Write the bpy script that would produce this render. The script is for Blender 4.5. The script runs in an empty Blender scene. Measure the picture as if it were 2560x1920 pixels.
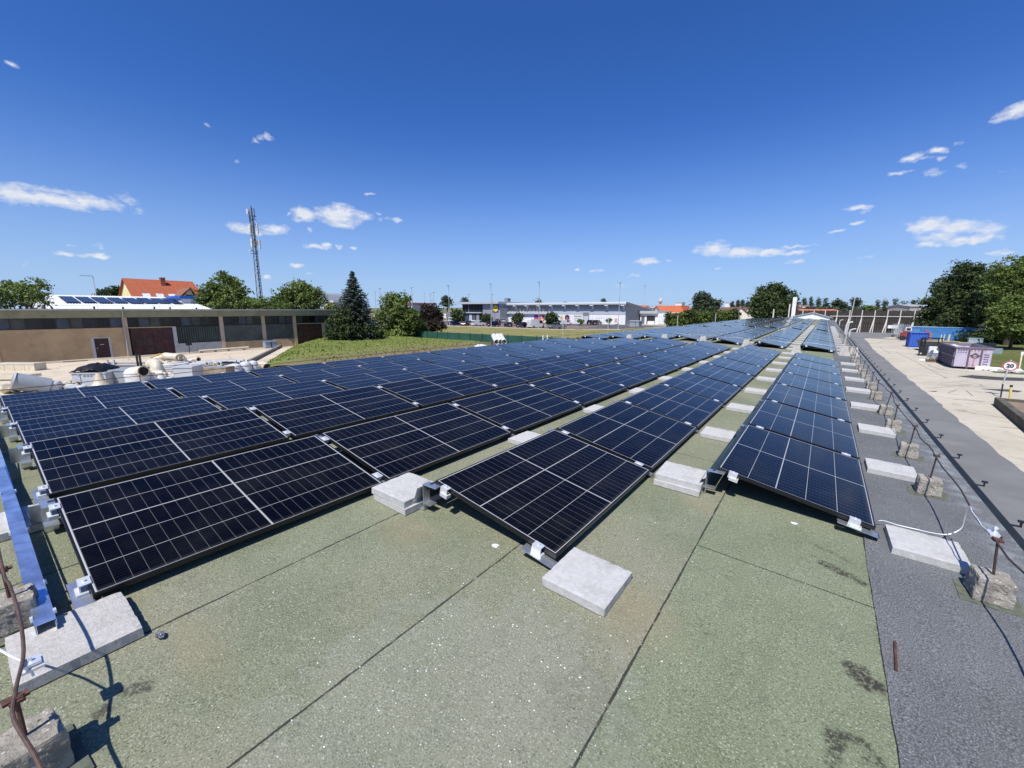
import bpy, bmesh, math, random
import numpy as np
from mathutils import Vector, Matrix, noise as mnoise
sc = bpy.context.scene
COL = sc.collection
# ------------------------------------------------------------------ camera
FPX, YAW, PITCH, ROLL = 1031.226, -0.642822, 0.17742, -0.00173
CH = 5.0                                             # eye height over the yard
_cy, _sy = math.cos(YAW), math.sin(YAW)
_f = Vector((_sy*math.cos(PITCH), _cy*math.cos(PITCH), -math.sin(PITCH)))
_r = Vector((_cy, -_sy, 0)); _d = _f.cross(_r)
_cr, _sr = math.cos(ROLL), math.sin(ROLL)
_r, _d = _cr*_r+_sr*_d, -_sr*_r+_cr*_d
cd = bpy.data.cameras.new('camera'); cam = bpy.data.objects.new('camera', cd); COL.objects.link(cam)
cd.sensor_width = 36; cd.lens = FPX/2560*36; cd.clip_start = .05; cd.clip_end = 6000
_u = -_d; _b = -_f
cam.matrix_world = Matrix(((_r.x,_u.x,_b.x,0),(_r.y,_u.y,_b.y,0),(_r.z,_u.z,_b.z,CH),(0,0,0,1)))
sc.camera = cam
# a pixel of the photograph (2560 x 1920) as a direction, and as a point on a level / upright plane
def ray(x, y): return _r*((x-1280)/FPX)+_d*((y-960)/FPX)+_f
def G(x, y, z=0.0):
    d = ray(x, y); t = (z-CH)/d.z; return Vector((d.x*t, d.y*t, z))
def AX(x, y, X):
    d = ray(x, y); t = X/d.x; return Vector((X, d.y*t, CH+d.z*t))
def AY(x, y, Y):
    d = ray(x, y); t = Y/d.y; return Vector((d.x*t, Y, CH+d.z*t))
EYE0 = Vector((0,0,CH))
# ------------------------------------------------------------------ light
SUN = Vector((.10, -.53, .845)).normalized()
SKY_STRENGTH = .083
w = bpy.data.worlds.new('World'); sc.world = w; w.use_nodes = True
wn = w.node_tree.nodes; wl = w.node_tree.links; wn.clear()
def nd(tree, typ, **kw):
    n = tree.nodes.new(typ)
    for k, v in kw.items():
        if k in n.inputs: n.inputs[k].default_value = v
        else: setattr(n, k, v)
    return n
wt = w.node_tree
sky = nd(wt, 'ShaderNodeTexSky', sky_type='NISHITA', sun_disc=False, sun_elevation=math.asin(SUN.z),
         sun_rotation=math.atan2(SUN.x, SUN.y), altitude=200, air_density=1.0, dust_density=.6, ozone_density=2.2)
geo = nd(wt, 'ShaderNodeTexCoord')
sep = nd(wt, 'ShaderNodeSeparateXYZ'); wl.new(geo.outputs['Generated'], sep.inputs[0])
def wm(op, a, b=None, c=None, clamp=False):
    n = wt.nodes.new('ShaderNodeMath'); n.operation = op; n.use_clamp = clamp
    for i, v in enumerate((a, b, c)):
        if v is None: continue
        if isinstance(v, (int, float)): n.inputs[i].default_value = v
        else: wl.new(v, n.inputs[i])
    return n.outputs[0]
az = wm('ARCTAN2', sep.outputs[0], sep.outputs[1]); el = wm('ARCSINE', sep.outputs[2])
ae = nd(wt, 'ShaderNodeCombineXYZ'); wl.new(az, ae.inputs[0]); wl.new(el, ae.inputs[1])
# small fair-weather clouds: centre (as seen in the photograph), half width, half height, thickness
CLOUDS = [(120,496,150,20,1),(40,484,70,24,1),(215,505,90,22,1),(110,474,120,9,.5),(320,498,25,14,.3),(350,530,16,9,.25),
 (158,633,34,7,.85),(240,639,42,7,.85),(181,613,18,4,.5),(252,616,15,7,.3),(63,658,16,6,.25),
 (600,567,40,11,.9),(690,573,42,12,1),(640,580,60,8,.7),(760,536,36,20,1),(846,538,70,28,1.1),(860,562,32,9,.8),(905,540,30,14,.8),(719,534,7,5,.7),
 (956,548,18,6,.4),(992,551,17,7,.7),(925,487,18,5,.9),(946,533,8,4,.5),(776,575,9,7,.4),
 (790,617,36,7,.9),(815,612,16,6,.8),(849,619,10,6,.8),(883,620,12,5,.7),(745,664,24,5,.9),(666,694,17,4,.8),(773,684,12,3,.3),
 (665,344,22,9,.75),(640,352,10,6,.3),(595,405,9,5,.25),(523,312,8,5,.25),
 (28,158,16,8,.6),(1785,620,45,18,.9),(1850,632,70,14,1),(1920,632,52,10,.9),(1985,633,44,7,.8),(1990,617,45,4,.6),(1988,655,30,6,.75),(1745,628,18,6,.4),
 (1610,654,36,8,.8),(1668,652,14,3,.3),(1440,673,9,4,.9),(1497,676,26,4,.4),(1585,689,18,5,.6),(1790,671,12,3,.6),(1553,716,20,4,.2),
 (2147,520,38,8,.9),(2162,530,20,5,.5),(2141,558,20,5,.8),(2088,579,24,4,.6),(2320,562,60,22,1),(2400,568,80,20,1),(2460,575,60,16,.7),(2350,590,80,12,.8),(2420,600,90,12,.95),(2320,612,40,9,.8),(2480,592,40,8,.8),(2490,633,42,6,.6),
 (2530,283,42,16,1),(2555,270,40,20,1),(2505,298,26,8,.5),(2285,392,36,10,.85),(2345,375,32,9,.9),(2310,398,40,5,.5),(2350,398,12,5,.5),(2394,361,16,5,.45),
 (2240,433,30,5,.6),(2275,428,20,3,.35),(2340,432,34,9,.45),(2405,415,20,7,.45),(2170,641,24,3,.25),(2500,430,40,3,.15)]
acc = None
nzc = nd(wt, 'ShaderNodeTexNoise', noise_dimensions='3D', Scale=26.0, Detail=7.0, Roughness=.6)
mpc = nd(wt, 'ShaderNodeMapping'); mpc.inputs['Scale'].default_value = (1, 2.1, 1)
wl.new(ae.outputs[0], mpc.inputs[0]); wl.new(mpc.outputs[0], nzc.inputs[0])
nzf = nd(wt, 'ShaderNodeTexNoise', Scale=75.0, Detail=5.0, Roughness=.6); wl.new(mpc.outputs[0], nzf.inputs[0])
nzw = nd(wt, 'ShaderNodeTexNoise', Scale=60.0, Detail=4.0); wl.new(ae.outputs[0], nzw.inputs[0])
wob = nd(wt, 'ShaderNodeVectorMath', operation='MULTIPLY_ADD'); wl.new(nzw.outputs['Color'], wob.inputs[0])
wob.inputs[1].default_value = (.030,.014,0); 
off = nd(wt, 'ShaderNodeVectorMath', operation='SUBTRACT'); wl.new(ae.outputs[0], off.inputs[0]); off.inputs[1].default_value = (.015,.007,0)
wl.new(off.outputs[0], wob.inputs[2])
for (px, py, rx, ry, th) in CLOUDS:
    d = ray(px, py).normalized(); d2 = ray(px+rx, py).normalized(); d3 = ray(px, py-ry).normalized()
    ca, ce = math.atan2(d.x, d.y), math.asin(d.z)
    ra = abs(math.atan2(d2.x, d2.y)-ca)*1.05; re = max(abs(math.asin(d3.z)-ce), .002)*1.15
    s = nd(wt, 'ShaderNodeVectorMath', operation='SUBTRACT'); wl.new(wob.outputs[0], s.inputs[0]); s.inputs[1].default_value = (ca, ce, 0)
    m = nd(wt, 'ShaderNodeVectorMath', operation='MULTIPLY'); wl.new(s.outputs[0], m.inputs[0]); m.inputs[1].default_value = (1/ra, 1/re, 1)
    ln = nd(wt, 'ShaderNodeVectorMath', operation='LENGTH'); wl.new(m.outputs[0], ln.inputs[0])
    v = wm('MULTIPLY_ADD', ln.outputs['Value'], -th, th)
    acc = v if acc is None else wm('MAXIMUM', acc, v)
acc = wm('MAXIMUM', acc, -.5)
dens = wm('ADD', acc, wm('MULTIPLY_ADD', nzc.outputs[0], 1.5, -.72))
dens = wm('ADD', dens, wm('MULTIPLY_ADD', nzf.outputs[0], .7, -.36))
dens = wm('MULTIPLY', wm('MULTIPLY', dens, 1.3, clamp=True), wm('MULTIPLY', wm('ADD', acc, .12), 5, clamp=True))
# faint high cirrus low in the east
hz = nd(wt, 'ShaderNodeTexNoise', Scale=3.0, Detail=5.0); mp2 = nd(wt, 'ShaderNodeMapping'); mp2.inputs['Scale'].default_value = (1, 7, 1)
wl.new(ae.outputs[0], mp2.inputs[0]); wl.new(mp2.outputs[0], hz.inputs[0])
cir = wm('MULTIPLY', wm('MULTIPLY', wm('ADD', az, .05), 2.2, clamp=True), wm('MULTIPLY_ADD', el, -6.0, 1.25, clamp=True))
cir = wm('MULTIPLY', cir, wm('MULTIPLY_ADD', hz.outputs[0], 1.6, -.5, clamp=True))
dens = wm('MAXIMUM', wm('MULTIPLY', dens, .93), wm('MULTIPLY', cir, .6))
shade = nd(wt, 'ShaderNodeMix', data_type='RGBA'); wl.new(wm('MULTIPLY_ADD', nzf.outputs[0], 1.6, -.3, clamp=True), shade.inputs[0])
shade.inputs[6].default_value = (7.0, 7.5, 8.6, 1); shade.inputs[7].default_value = (9.2, 9.4, 9.8, 1)
tint = nd(wt, 'ShaderNodeMix', data_type='RGBA', blend_type='MULTIPLY'); tint.inputs[0].default_value = 1; wl.new(sky.outputs[0], tint.inputs[6]); tint.inputs[7].default_value = (.53, .81, 1.42, 1)
low = nd(wt, 'ShaderNodeMix', data_type='RGBA'); wl.new(wm('POWER', wm('MULTIPLY_ADD', wm('ABSOLUTE', el), -2.4, 1.0, clamp=True), 2.2), low.inputs[0])
wl.new(tint.outputs[2], low.inputs[6]); low.inputs[7].default_value = (4.7, 6.5, 9.2, 1)
hsv = nd(wt, 'ShaderNodeHueSaturation', Saturation=1.05, Value=1.0); wl.new(low.outputs[2], hsv.inputs['Color'])
mixc = nd(wt, 'ShaderNodeMix', data_type='RGBA'); wl.new(dens, mixc.inputs[0]); wl.new(hsv.outputs[0], mixc.inputs[6]); wl.new(shade.outputs[2], mixc.inputs[7])
bg = nd(wt, 'ShaderNodeBackground', Strength=SKY_STRENGTH); wl.new(mixc.outputs[2], bg.inputs[0])
wo = nd(wt, 'ShaderNodeOutputWorld'); wl.new(bg.outputs[0], wo.inputs[0])
sd = bpy.data.lights.new('sun', 'SUN'); sd.energy = 5.0; sd.angle = math.radians(.53); sd.color = (1, .955, .89)
so = bpy.data.objects.new('sun', sd); COL.objects.link(so); so.rotation_euler = SUN.to_track_quat('Z', 'Y').to_euler(); so.location = (0, -20, 40)
vs = sc.view_settings; vs.view_transform = 'Standard'; vs.look = 'None'; vs.exposure = 0.22; vs.gamma = 1; vs.use_curve_mapping = False
sc.cycles.max_bounces = 6; sc.cycles.diffuse_bounces = 3; sc.cycles.glossy_bounces = 3; sc.cycles.transparent_max_bounces = 8

# ------------------------------------------------------------------ helpers
rnd = random.Random(7)
def thing(name, label, cat, loc=(0,0,0), group=None, rot=(0,0,0)):
    o = bpy.data.objects.new(name, None); COL.objects.link(o); o.location = loc; o.rotation_euler = rot
    o.empty_display_size = .2; o['label'] = label; o['category'] = cat
    if group: o['group'] = group
    return o
def tag(o, label, cat, group=None):
    o['label'] = label; o['category'] = cat
    if group: o['group'] = group
    return o
def struct(o, kind='structure'): o['kind'] = kind; return o
def inst(name, mesh, parent=None, loc=(0,0,0), rot=(0,0,0), scale=(1,1,1)):
    o = bpy.data.objects.new(name, mesh); COL.objects.link(o); o.parent = parent
    o.location = loc; o.rotation_euler = rot; o.scale = scale; return o
def dup_tree(src, loc, label, group=None, rotz=None, scale=None):
    r = src.copy(); COL.objects.link(r); r.location = loc; r['label'] = label
    if group: r['group'] = group
    if rotz is not None: r.rotation_euler = (0, 0, rotz)
    if scale is not None: r.scale = scale
    for ch in list(src.children):
        c = ch.copy(); COL.objects.link(c); c.parent = r
        for g in ch.children:
            d = g.copy(); COL.objects.link(d); d.parent = c
    return r
class MB:
    def __init__(s): s.v = []; s.f = []; s.mi = []; s.m = 0
    def add(s, vs, fs):
        n = len(s.v); s.v += [tuple(p) for p in vs]
        for f in fs: s.f.append([i+n for i in f]); s.mi.append(s.m)
        return s
    def hexa(s, p):      # 4 bottom ccw, 4 top ccw
        return s.add(p, [(3,2,1,0),(4,5,6,7),(0,1,5,4),(1,2,6,5),(2,3,7,6),(3,0,4,7)])
    def box(s, x0, y0, z0, x1, y1, z1):
        x0,x1 = sorted((x0,x1)); y0,y1 = sorted((y0,y1)); z0,z1 = sorted((z0,z1))
        return s.hexa([(x0,y0,z0),(x1,y0,z0),(x1,y1,z0),(x0,y1,z0),(x0,y0,z1),(x1,y0,z1),(x1,y1,z1),(x0,y1,z1)])
    def taper(s, cx, cy, z0, z1, ax, ay, bx, by):
        return s.hexa([(cx-ax,cy-ay,z0),(cx+ax,cy-ay,z0),(cx+ax,cy+ay,z0),(cx-ax,cy+ay,z0),(cx-bx,cy-by,z1),(cx+bx,cy-by,z1),(cx+bx,cy+by,z1),(cx-bx,cy+by,z1)])
    def prism(s, pts, ext):   # polygon pts (3d, ccw seen against ext) extruded by vector ext
        n = len(pts); e = Vector(ext); P = [Vector(p) for p in pts]; Q = [p+e for p in P]
        return s.add(P+Q, [tuple(range(n))[::-1], tuple(range(n, 2*n))]+[(i,(i+1)%n,(i+1)%n+n,i+n) for i in range(n)])
    def quad(s, *p): return s.add(p, [tuple(range(len(p)))])
    def ring(s, c, ax, r, n, rot=0.0):
        ax = Vector(ax).normalized(); a = ax.orthogonal().normalized(); b = ax.cross(a); c = Vector(c)
        return [c+a*r*math.cos(rot+2*math.pi*i/n)+b*r*math.sin(rot+2*math.pi*i/n) for i in range(n)]
    def tube(s, pts, r, n=8, cap=True):
        pts = [Vector(p) for p in pts]; rr = r if isinstance(r, (list, tuple)) else [r]*len(pts)
        base = len(s.v); ref = None
        for i, p in enumerate(pts):
            t = (pts[min(i+1, len(pts)-1)]-pts[max(i-1, 0)]).normalized()
            if ref is None: ref = t.orthogonal().normalized()
            ref = (ref-t*ref.dot(t)); ref = ref.normalized() if ref.length > 1e-6 else t.orthogonal().normalized()
            b = t.cross(ref)
            for k in range(n):
                a = 2*math.pi*k/n; s.v.append(tuple(p+ref*rr[i]*math.cos(a)+b*rr[i]*math.sin(a)))
        for i in range(len(pts)-1):
            for k in range(n):
                s.f.append([base+i*n+k, base+i*n+(k+1)%n, base+(i+1)*n+(k+1)%n, base+(i+1)*n+k]); s.mi.append(s.m)
        if cap:
            s.f.append([base+k for k in range(n)][::-1]); s.mi.append(s.m)
            e = base+(len(pts)-1)*n; s.f.append([e+k for k in range(n)]); s.mi.append(s.m)
        return s
    def curve(s, pts, r, n=8, k=6):   # the same through a smooth curve
        P = [Vector(p) for p in pts]; Q = []
        for i in range(len(P)-1):
            a, b, c, d = P[max(i-1,0)], P[i], P[i+1], P[min(i+2,len(P)-1)]
            for j in range(k):
                u = j/k; Q.append(.5*((2*b)+(c-a)*u+(2*a-5*b+4*c-d)*u*u+(3*b-3*c+d-a)*u**3))
        return s.tube(Q+[P[-1]], r, n)
    def cyl(s, p0, p1, r0, r1=None, n=12, cap=True): return s.tube([p0, p1], [r0, r0 if r1 is None else r1], n, cap)
    def pipe(s, p0, p1, ro, ri, n=20):    # open hollow pipe with wall thickness
        p0 = Vector(p0); p1 = Vector(p1); ax = p1-p0
        A = s.ring(p0, ax, ro, n); B = s.ring(p1, ax, ro, n); Cc = s.ring(p0, ax, ri, n); D = s.ring(p1, ax, ri, n)
        f = []
        for i in range(n):
            j = (i+1) % n
            f += [(i,j,n+j,n+i),(2*n+j,2*n+i,3*n+i,3*n+j),(j,i,2*n+i,2*n+j),(n+i,n+j,3*n+j,3*n+i)]
        return s.add(A+B+Cc+D, f)
    def ball(s, c, r, nu=10, nv=6, jit=0, seed=0):
        rr = random.Random(seed); c = Vector(c); r = (r,r,r) if isinstance(r, (int,float)) else r
        V = [c+Vector((0,0,-r[2]))]
        for j in range(1, nv):
            ph = -math.pi/2+math.pi*j/nv
            for i in range(nu):
                th = 2*math.pi*i/nu; q = 1+jit*(rr.random()-.5)
                V.append(c+Vector((r[0]*math.cos(ph)*math.cos(th)*q, r[1]*math.cos(ph)*math.sin(th)*q, r[2]*math.sin(ph)*q)))
        V.append(c+Vector((0,0,r[2]))); F = []
        for i in range(nu): F.append((0, 1+(i+1)%nu, 1+i))
        for j in range(nv-2):
            for i in range(nu):
                a = 1+j*nu; F.append((a+i, a+(i+1)%nu, a+nu+(i+1)%nu, a+nu+i))
        t = len(V)-1; a = 1+(nv-2)*nu
        for i in range(nu): F.append((a+i, a+(i+1)%nu, t))
        return s.add(V, F)
    def mesh(s, name, mats, smooth=False, org=(0,0,0), fixn=False):
        me = bpy.data.meshes.new(name); o = Vector(org)
        me.from_pydata([tuple(Vector(p)-o) for p in s.v], [], s.f)
        for m in (mats if isinstance(mats, (list, tuple)) else [mats]): me.materials.append(m)
        if isinstance(mats, (list, tuple)) and len(mats) > 1: me.polygons.foreach_set('material_index', s.mi)
        if fixn:
            b = bmesh.new(); b.from_mesh(me); bmesh.ops.recalc_face_normals(b, faces=b.faces); b.to_mesh(me); b.free()
        if smooth:
            me.polygons.foreach_set('use_smooth', [True]*len(me.polygons))
            try: me.set_sharp_from_angle(angle=math.radians(38))
            except Exception: pass
        me.update(); return me
    def build(s, name, mats, parent=None, smooth=False, org=(0,0,0), fixn=False):
        me = s.mesh(name, mats, smooth, org, fixn)
        return inst(name, me, parent, (0,0,0) if parent else org)
def W(p): return (p.location.x, p.location.y, p.location.z)
# ------------------------------------------------------------------ materials
def newmat(name):
    m = bpy.data.materials.new(name); m.use_nodes = True; t = m.node_tree
    return m, t, t.nodes['Principled BSDF']
def link(t, a, b): t.links.new(a, b)
def tm(t, op, a, b=None, c=None, clamp=False):
    n = t.nodes.new('ShaderNodeMath'); n.operation = op; n.use_clamp = clamp
    for i, v in enumerate((a, b, c)):
        if v is None: continue
        if isinstance(v, (int, float)): n.inputs[i].default_value = v
        else: t.links.new(v, n.inputs[i])
    return n.outputs[0]
def tmix(t, fac, a, b):
    n = t.nodes.new('ShaderNodeMix'); n.data_type = 'RGBA'
    for i, v in ((0, fac), (6, a), (7, b)):
        if isinstance(v, (int, float)): n.inputs[i].default_value = v
        elif isinstance(v, (tuple, list)): n.inputs[i].default_value = (*v[:3], 1)
        else: t.links.new(v, n.inputs[i])
    return n.outputs[2]
def tnoise(t, scale, detail=4.0, rough=.55, vec=None, out=0):
    n = nd(t, 'ShaderNodeTexNoise', Scale=scale, Detail=detail, Roughness=rough)
    if vec is None: vec = nd(t, 'ShaderNodeTexCoord').outputs['Object']
    t.links.new(vec, n.inputs['Vector']); return n.outputs[out]
def ramp(t, v, a, b): # smooth 0..1 between a and b
    n = nd(t, 'ShaderNodeMapRange', interpolation_type='SMOOTHSTEP'); n.inputs[1].default_value = a; n.inputs[2].default_value = b
    t.links.new(v, n.inputs[0]); return n.outputs[0]
def bump(t, b, h, strength, dist=.01):
    n = nd(t, 'ShaderNodeBump', Strength=strength, Distance=dist); t.links.new(h, n.inputs['Height']); t.links.new(n.outputs[0], b.inputs['Normal'])
MC = {}
def M(name, col, rough=.6, metal=0.0, var=.12, scale=3.0, bmp=0.0, bscale=40.0, dirt=None, dscale=1.5, damt=.5, spec=None):
    if name in MC: return MC[name]
    m, t, b = newmat(name); MC[name] = m
    b.inputs['Roughness'].default_value = rough; b.inputs['Metallic'].default_value = metal
    if spec is not None: b.inputs['Specular IOR Level'].default_value = spec
    vec = nd(t, 'ShaderNodeTexCoord').outputs['Object']
    n1 = tnoise(t, scale, 5, .6, vec)
    lo = tuple(max(0, c*(1-var)) for c in col); hi = tuple(min(1, c*(1+var)) for c in col)
    c = tmix(t, ramp(t, n1, .3, .7), lo, hi)
    if dirt:
        n2 = tnoise(t, dscale, 6, .65, vec); c = tmix(t, tm(t, 'MULTIPLY', ramp(t, n2, .5, .72), damt), c, dirt)
    link(t, c, b.inputs['Base Color'])
    if bmp: bump(t, b, tnoise(t, bscale, 4, .6, vec), bmp, .01)
    return m
galv = M('galvanised_steel', (.66,.69,.72), .32, .85, .10, 14)
galvd = M('galvanised_steel_dull', (.45,.47,.49), .5, .5, .15, 6)
alu = M('aluminium', (.82,.84,.86), .38, .55, .05, 20)
blackm = M('black_metal', (.012,.012,.014), .35, 0, .2, 10)
rust = M('rusted_steel', (.10,.045,.032), .8, .1, .4, 30, dirt=(.05,.02,.015))
darkrod = M('dark_rod', (.055,.035,.03), .7, .1, .3, 30)
concp = M('paver_concrete', (.46,.455,.435), .9, 0, .09, 30, .45, 140, dirt=(.29,.28,.25), dscale=6, damt=.5)
concp2 = M('paver_concrete_warm', (.42,.405,.375), .9, 0, .12, 40, .5, 120, dirt=(.30,.285,.25), dscale=9, damt=.5)
white = M('white_paint', (.78,.78,.77), .5, 0, .04, 2)
plastic_w = M('white_plastic', (.60,.605,.60), .35, 0, .08, 2, dirt=(.36,.34,.29), dscale=2.5, damt=.55)
plastic_c = M('cream_plastic', (.58,.52,.39), .4, 0, .10, 2, dirt=(.34,.28,.2), dscale=2.5, damt=.55)
plastic_g = M('grey_plastic', (.28,.31,.34), .4, 0, .08, 2, dirt=(.3,.3,.3), dscale=2, damt=.3)
plastic_lg = M('light_grey_plastic', (.44,.465,.49), .4, 0, .06, 2, dirt=(.4,.4,.4), dscale=2, damt=.3)
dark = M('dark_opening', (.012,.012,.012), .9)
glassd = M('dark_glass', (.015,.018,.02), .08, 0, .3, 1.5)
asphalt = M('asphalt', (.165,.166,.166), .92, 0, .14, .35, .4, 60, dirt=(.23,.225,.21), dscale=.25, damt=.6)
def patch_mask(t, vec, cx, cy, rx, ry, nz, rot=0.0, k=.9, soft=.22):
    mp = nd(t, 'ShaderNodeMapping', vector_type='TEXTURE'); mp.inputs['Location'].default_value = (cx, cy, 0)
    mp.inputs['Rotation'].default_value = (0,0,rot); mp.inputs['Scale'].default_value = (rx, ry, 1000)
    link(t, vec, mp.inputs[0]); ln = nd(t, 'ShaderNodeVectorMath', operation='LENGTH'); link(t, mp.outputs[0], ln.inputs[0])
    return ramp(t, tm(t, 'ADD', tm(t, 'SUBTRACT', 1.0, ln.outputs['Value']), tm(t, 'MULTIPLY_ADD', nz, 2*k, -k)), .02, soft)
def mat_roof():
    m, t, b = newmat('green_bitumen'); b.inputs['Roughness'].default_value = .95; b.inputs['Specular IOR Level'].default_value = .25
    vec = nd(t, 'ShaderNodeTexCoord').outputs['Object']; sp = nd(t, 'ShaderNodeSeparateXYZ'); link(t, vec, sp.inputs[0]); X, Y = sp.outputs[0], sp.outputs[1]
    fine = tnoise(t, 120, 3, .75, vec); mid = tnoise(t, 38, 5, .75, vec); big = tnoise(t, 1.6, 6, .65, vec); big2 = tnoise(t, .55, 4, .5, vec); big3 = tnoise(t, 6, 5, .7, vec)
    c = tmix(t, ramp(t, big, .32, .68), (.164,.182,.110), (.220,.234,.150))
    c = tmix(t, ramp(t, big2, .42, .62), c, (.235,.235,.160))
    c = tmix(t, tm(t, 'MULTIPLY', ramp(t, X, -.56, -.54), .35), c, (.165,.215,.115))
    c = tmix(t, tm(t, 'MULTIPLY', ramp(t, big3, .50, .72), .25), c, (.095,.105,.072))
    c = tmix(t, tm(t, 'MULTIPLY', ramp(t, mid, .54, .70), .42), c, (.060,.070,.046))
    c = tmix(t, tm(t, 'MULTIPLY', ramp(t, mid, .44, .30), .45), c, (.31,.33,.25))
    c = tmix(t, tm(t, 'MULTIPLY', ramp(t, fine, .57, .66), .8), c, (.46,.48,.39))
    c = tmix(t, tm(t, 'MULTIPLY', ramp(t, fine, .45, .36), .75), c, (.040,.050,.032))
    # worn pale area
    n3 = tnoise(t, 5, 5, .65, vec); vo = nd(t, 'ShaderNodeTexVoronoi', Scale=55.0); link(t, vec, vo.inputs['Vector'])
    fl = tm(t, 'MULTIPLY', ramp(t, vo.outputs['Distance'], .16, .10), ramp(t, tnoise(t, 9, 3, .6, vec), .46, .66))
    worn = patch_mask(t, vec, -1.0, .95, .75, .85, n3)
    c = tmix(t, tm(t, 'MULTIPLY', fl, tm(t, 'MULTIPLY_ADD', worn, .85, .06)), c, (.66,.66,.62))
    c = tmix(t, tm(t, 'MULTIPLY', worn, .12), c, (.36,.37,.34))
    # dark bald patches and yellow-brown stains
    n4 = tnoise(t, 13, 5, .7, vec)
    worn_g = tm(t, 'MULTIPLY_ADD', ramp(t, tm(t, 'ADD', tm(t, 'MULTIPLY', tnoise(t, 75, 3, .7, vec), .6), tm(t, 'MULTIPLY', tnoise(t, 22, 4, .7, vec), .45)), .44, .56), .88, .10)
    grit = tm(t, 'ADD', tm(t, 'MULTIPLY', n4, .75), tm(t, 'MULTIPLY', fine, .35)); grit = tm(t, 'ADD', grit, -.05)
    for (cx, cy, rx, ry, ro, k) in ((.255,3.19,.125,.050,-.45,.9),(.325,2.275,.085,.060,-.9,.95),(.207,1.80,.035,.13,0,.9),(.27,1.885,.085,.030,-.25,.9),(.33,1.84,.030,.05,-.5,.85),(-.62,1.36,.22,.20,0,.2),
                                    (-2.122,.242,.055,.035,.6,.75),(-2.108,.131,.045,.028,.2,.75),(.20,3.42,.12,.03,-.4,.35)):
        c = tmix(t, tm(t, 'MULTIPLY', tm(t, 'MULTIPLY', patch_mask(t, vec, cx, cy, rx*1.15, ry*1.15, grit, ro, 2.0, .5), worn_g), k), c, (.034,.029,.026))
    for (cx, cy, rx, ry, a) in ((-.62,1.98,.26,.30,.42),(-2.2,1.72,.3,.2,.38),(-2.15,.46,.35,.12,.35),(-.66,3.55,.2,.15,.3),(-3.0,.3,.5,.2,.3)):
        c = tmix(t, tm(t, 'MULTIPLY', patch_mask(t, vec, cx, cy, rx*1.3, ry*1.3, n3, 0, .45, .9), a), c, (.27,.225,.135))
    # lap seams of the rolls: every .953 m, and a few cross laps
    wob = tm(t, 'MULTIPLY_ADD', tnoise(t, 6, 4, .7, vec), .014, -.007)
    fx = tm(t, 'ABSOLUTE', tm(t, 'SUBTRACT', tm(t, 'FLOORED_MODULO', tm(t, 'ADD', tm(t, 'ADD', X, wob), .55+.4765), .953), .4765))
    sw = tm(t, 'MULTIPLY_ADD', tnoise(t, 5, 4, .7, vec), .013, -.0012)
    seam = tm(t, 'LESS_THAN', fx, sw)
    for (y0, xa, xb) in ((2.9,-.55,.45),(13.4,-.55,.45),(19.3,-.55,.45),(18.9,-1.5,-.55),(7.2,-2.46,-1.5),(4.7,-1.5,-.55)):
        sy = tm(t, 'LESS_THAN', tm(t, 'ABSOLUTE', tm(t, 'SUBTRACT', tm(t, 'ADD', Y, wob), y0)), .0045)
        sy = tm(t, 'MULTIPLY', sy, tm(t, 'MULTIPLY', tm(t, 'GREATER_THAN', X, xa), tm(t, 'LESS_THAN', X, xb))); seam = tm(t, 'MAXIMUM', seam, sy)
    seamn = tm(t, 'MULTIPLY', seam, ramp(t, tnoise(t, 25, 4, .7, vec), .25, .5))
    c = tmix(t, tm(t, 'MULTIPLY', seamn, .92), c, (.028,.028,.024))
    link(t, c, b.inputs['Base Color'])
    h = tm(t, 'ADD', fine, tm(t, 'MULTIPLY', seam, -3)); bump(t, b, h, .75, .008)
    return m
def mat_strip():
    m, t, b = newmat('grey_bitumen'); b.inputs['Roughness'].default_value = .93; b.inputs['Specular IOR Level'].default_value = .3
    vec = nd(t, 'ShaderNodeTexCoord').outputs['Object']
    fine = tnoise(t, 150, 3, .75, vec); big = tnoise(t, 1.7, 5, .6, vec); st = tnoise(t, 6, 5, .65, vec)
    c = tmix(t, ramp(t, big, .3, .7), (.108,.113,.112), (.142,.147,.146))
    c = tmix(t, ramp(t, fine, .55, .63), c, (.27,.28,.30)); c = tmix(t, ramp(t, fine, .46, .38), c, (.036,.038,.044))
    sp = nd(t, 'ShaderNodeSeparateXYZ'); link(t, vec, sp.inputs[0])
    # pale washed edge next to the gutter
    e = tm(t, 'MULTIPLY', ramp(t, sp.outputs[0], 1.0, 1.22), ramp(t, st, .4, .66))
    c = tmix(t, tm(t, 'MULTIPLY', e, .55), c, (.27,.31,.32))
    link(t, c, b.inputs['Base Color']); bump(t, b, fine, .5, .006); return m
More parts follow.
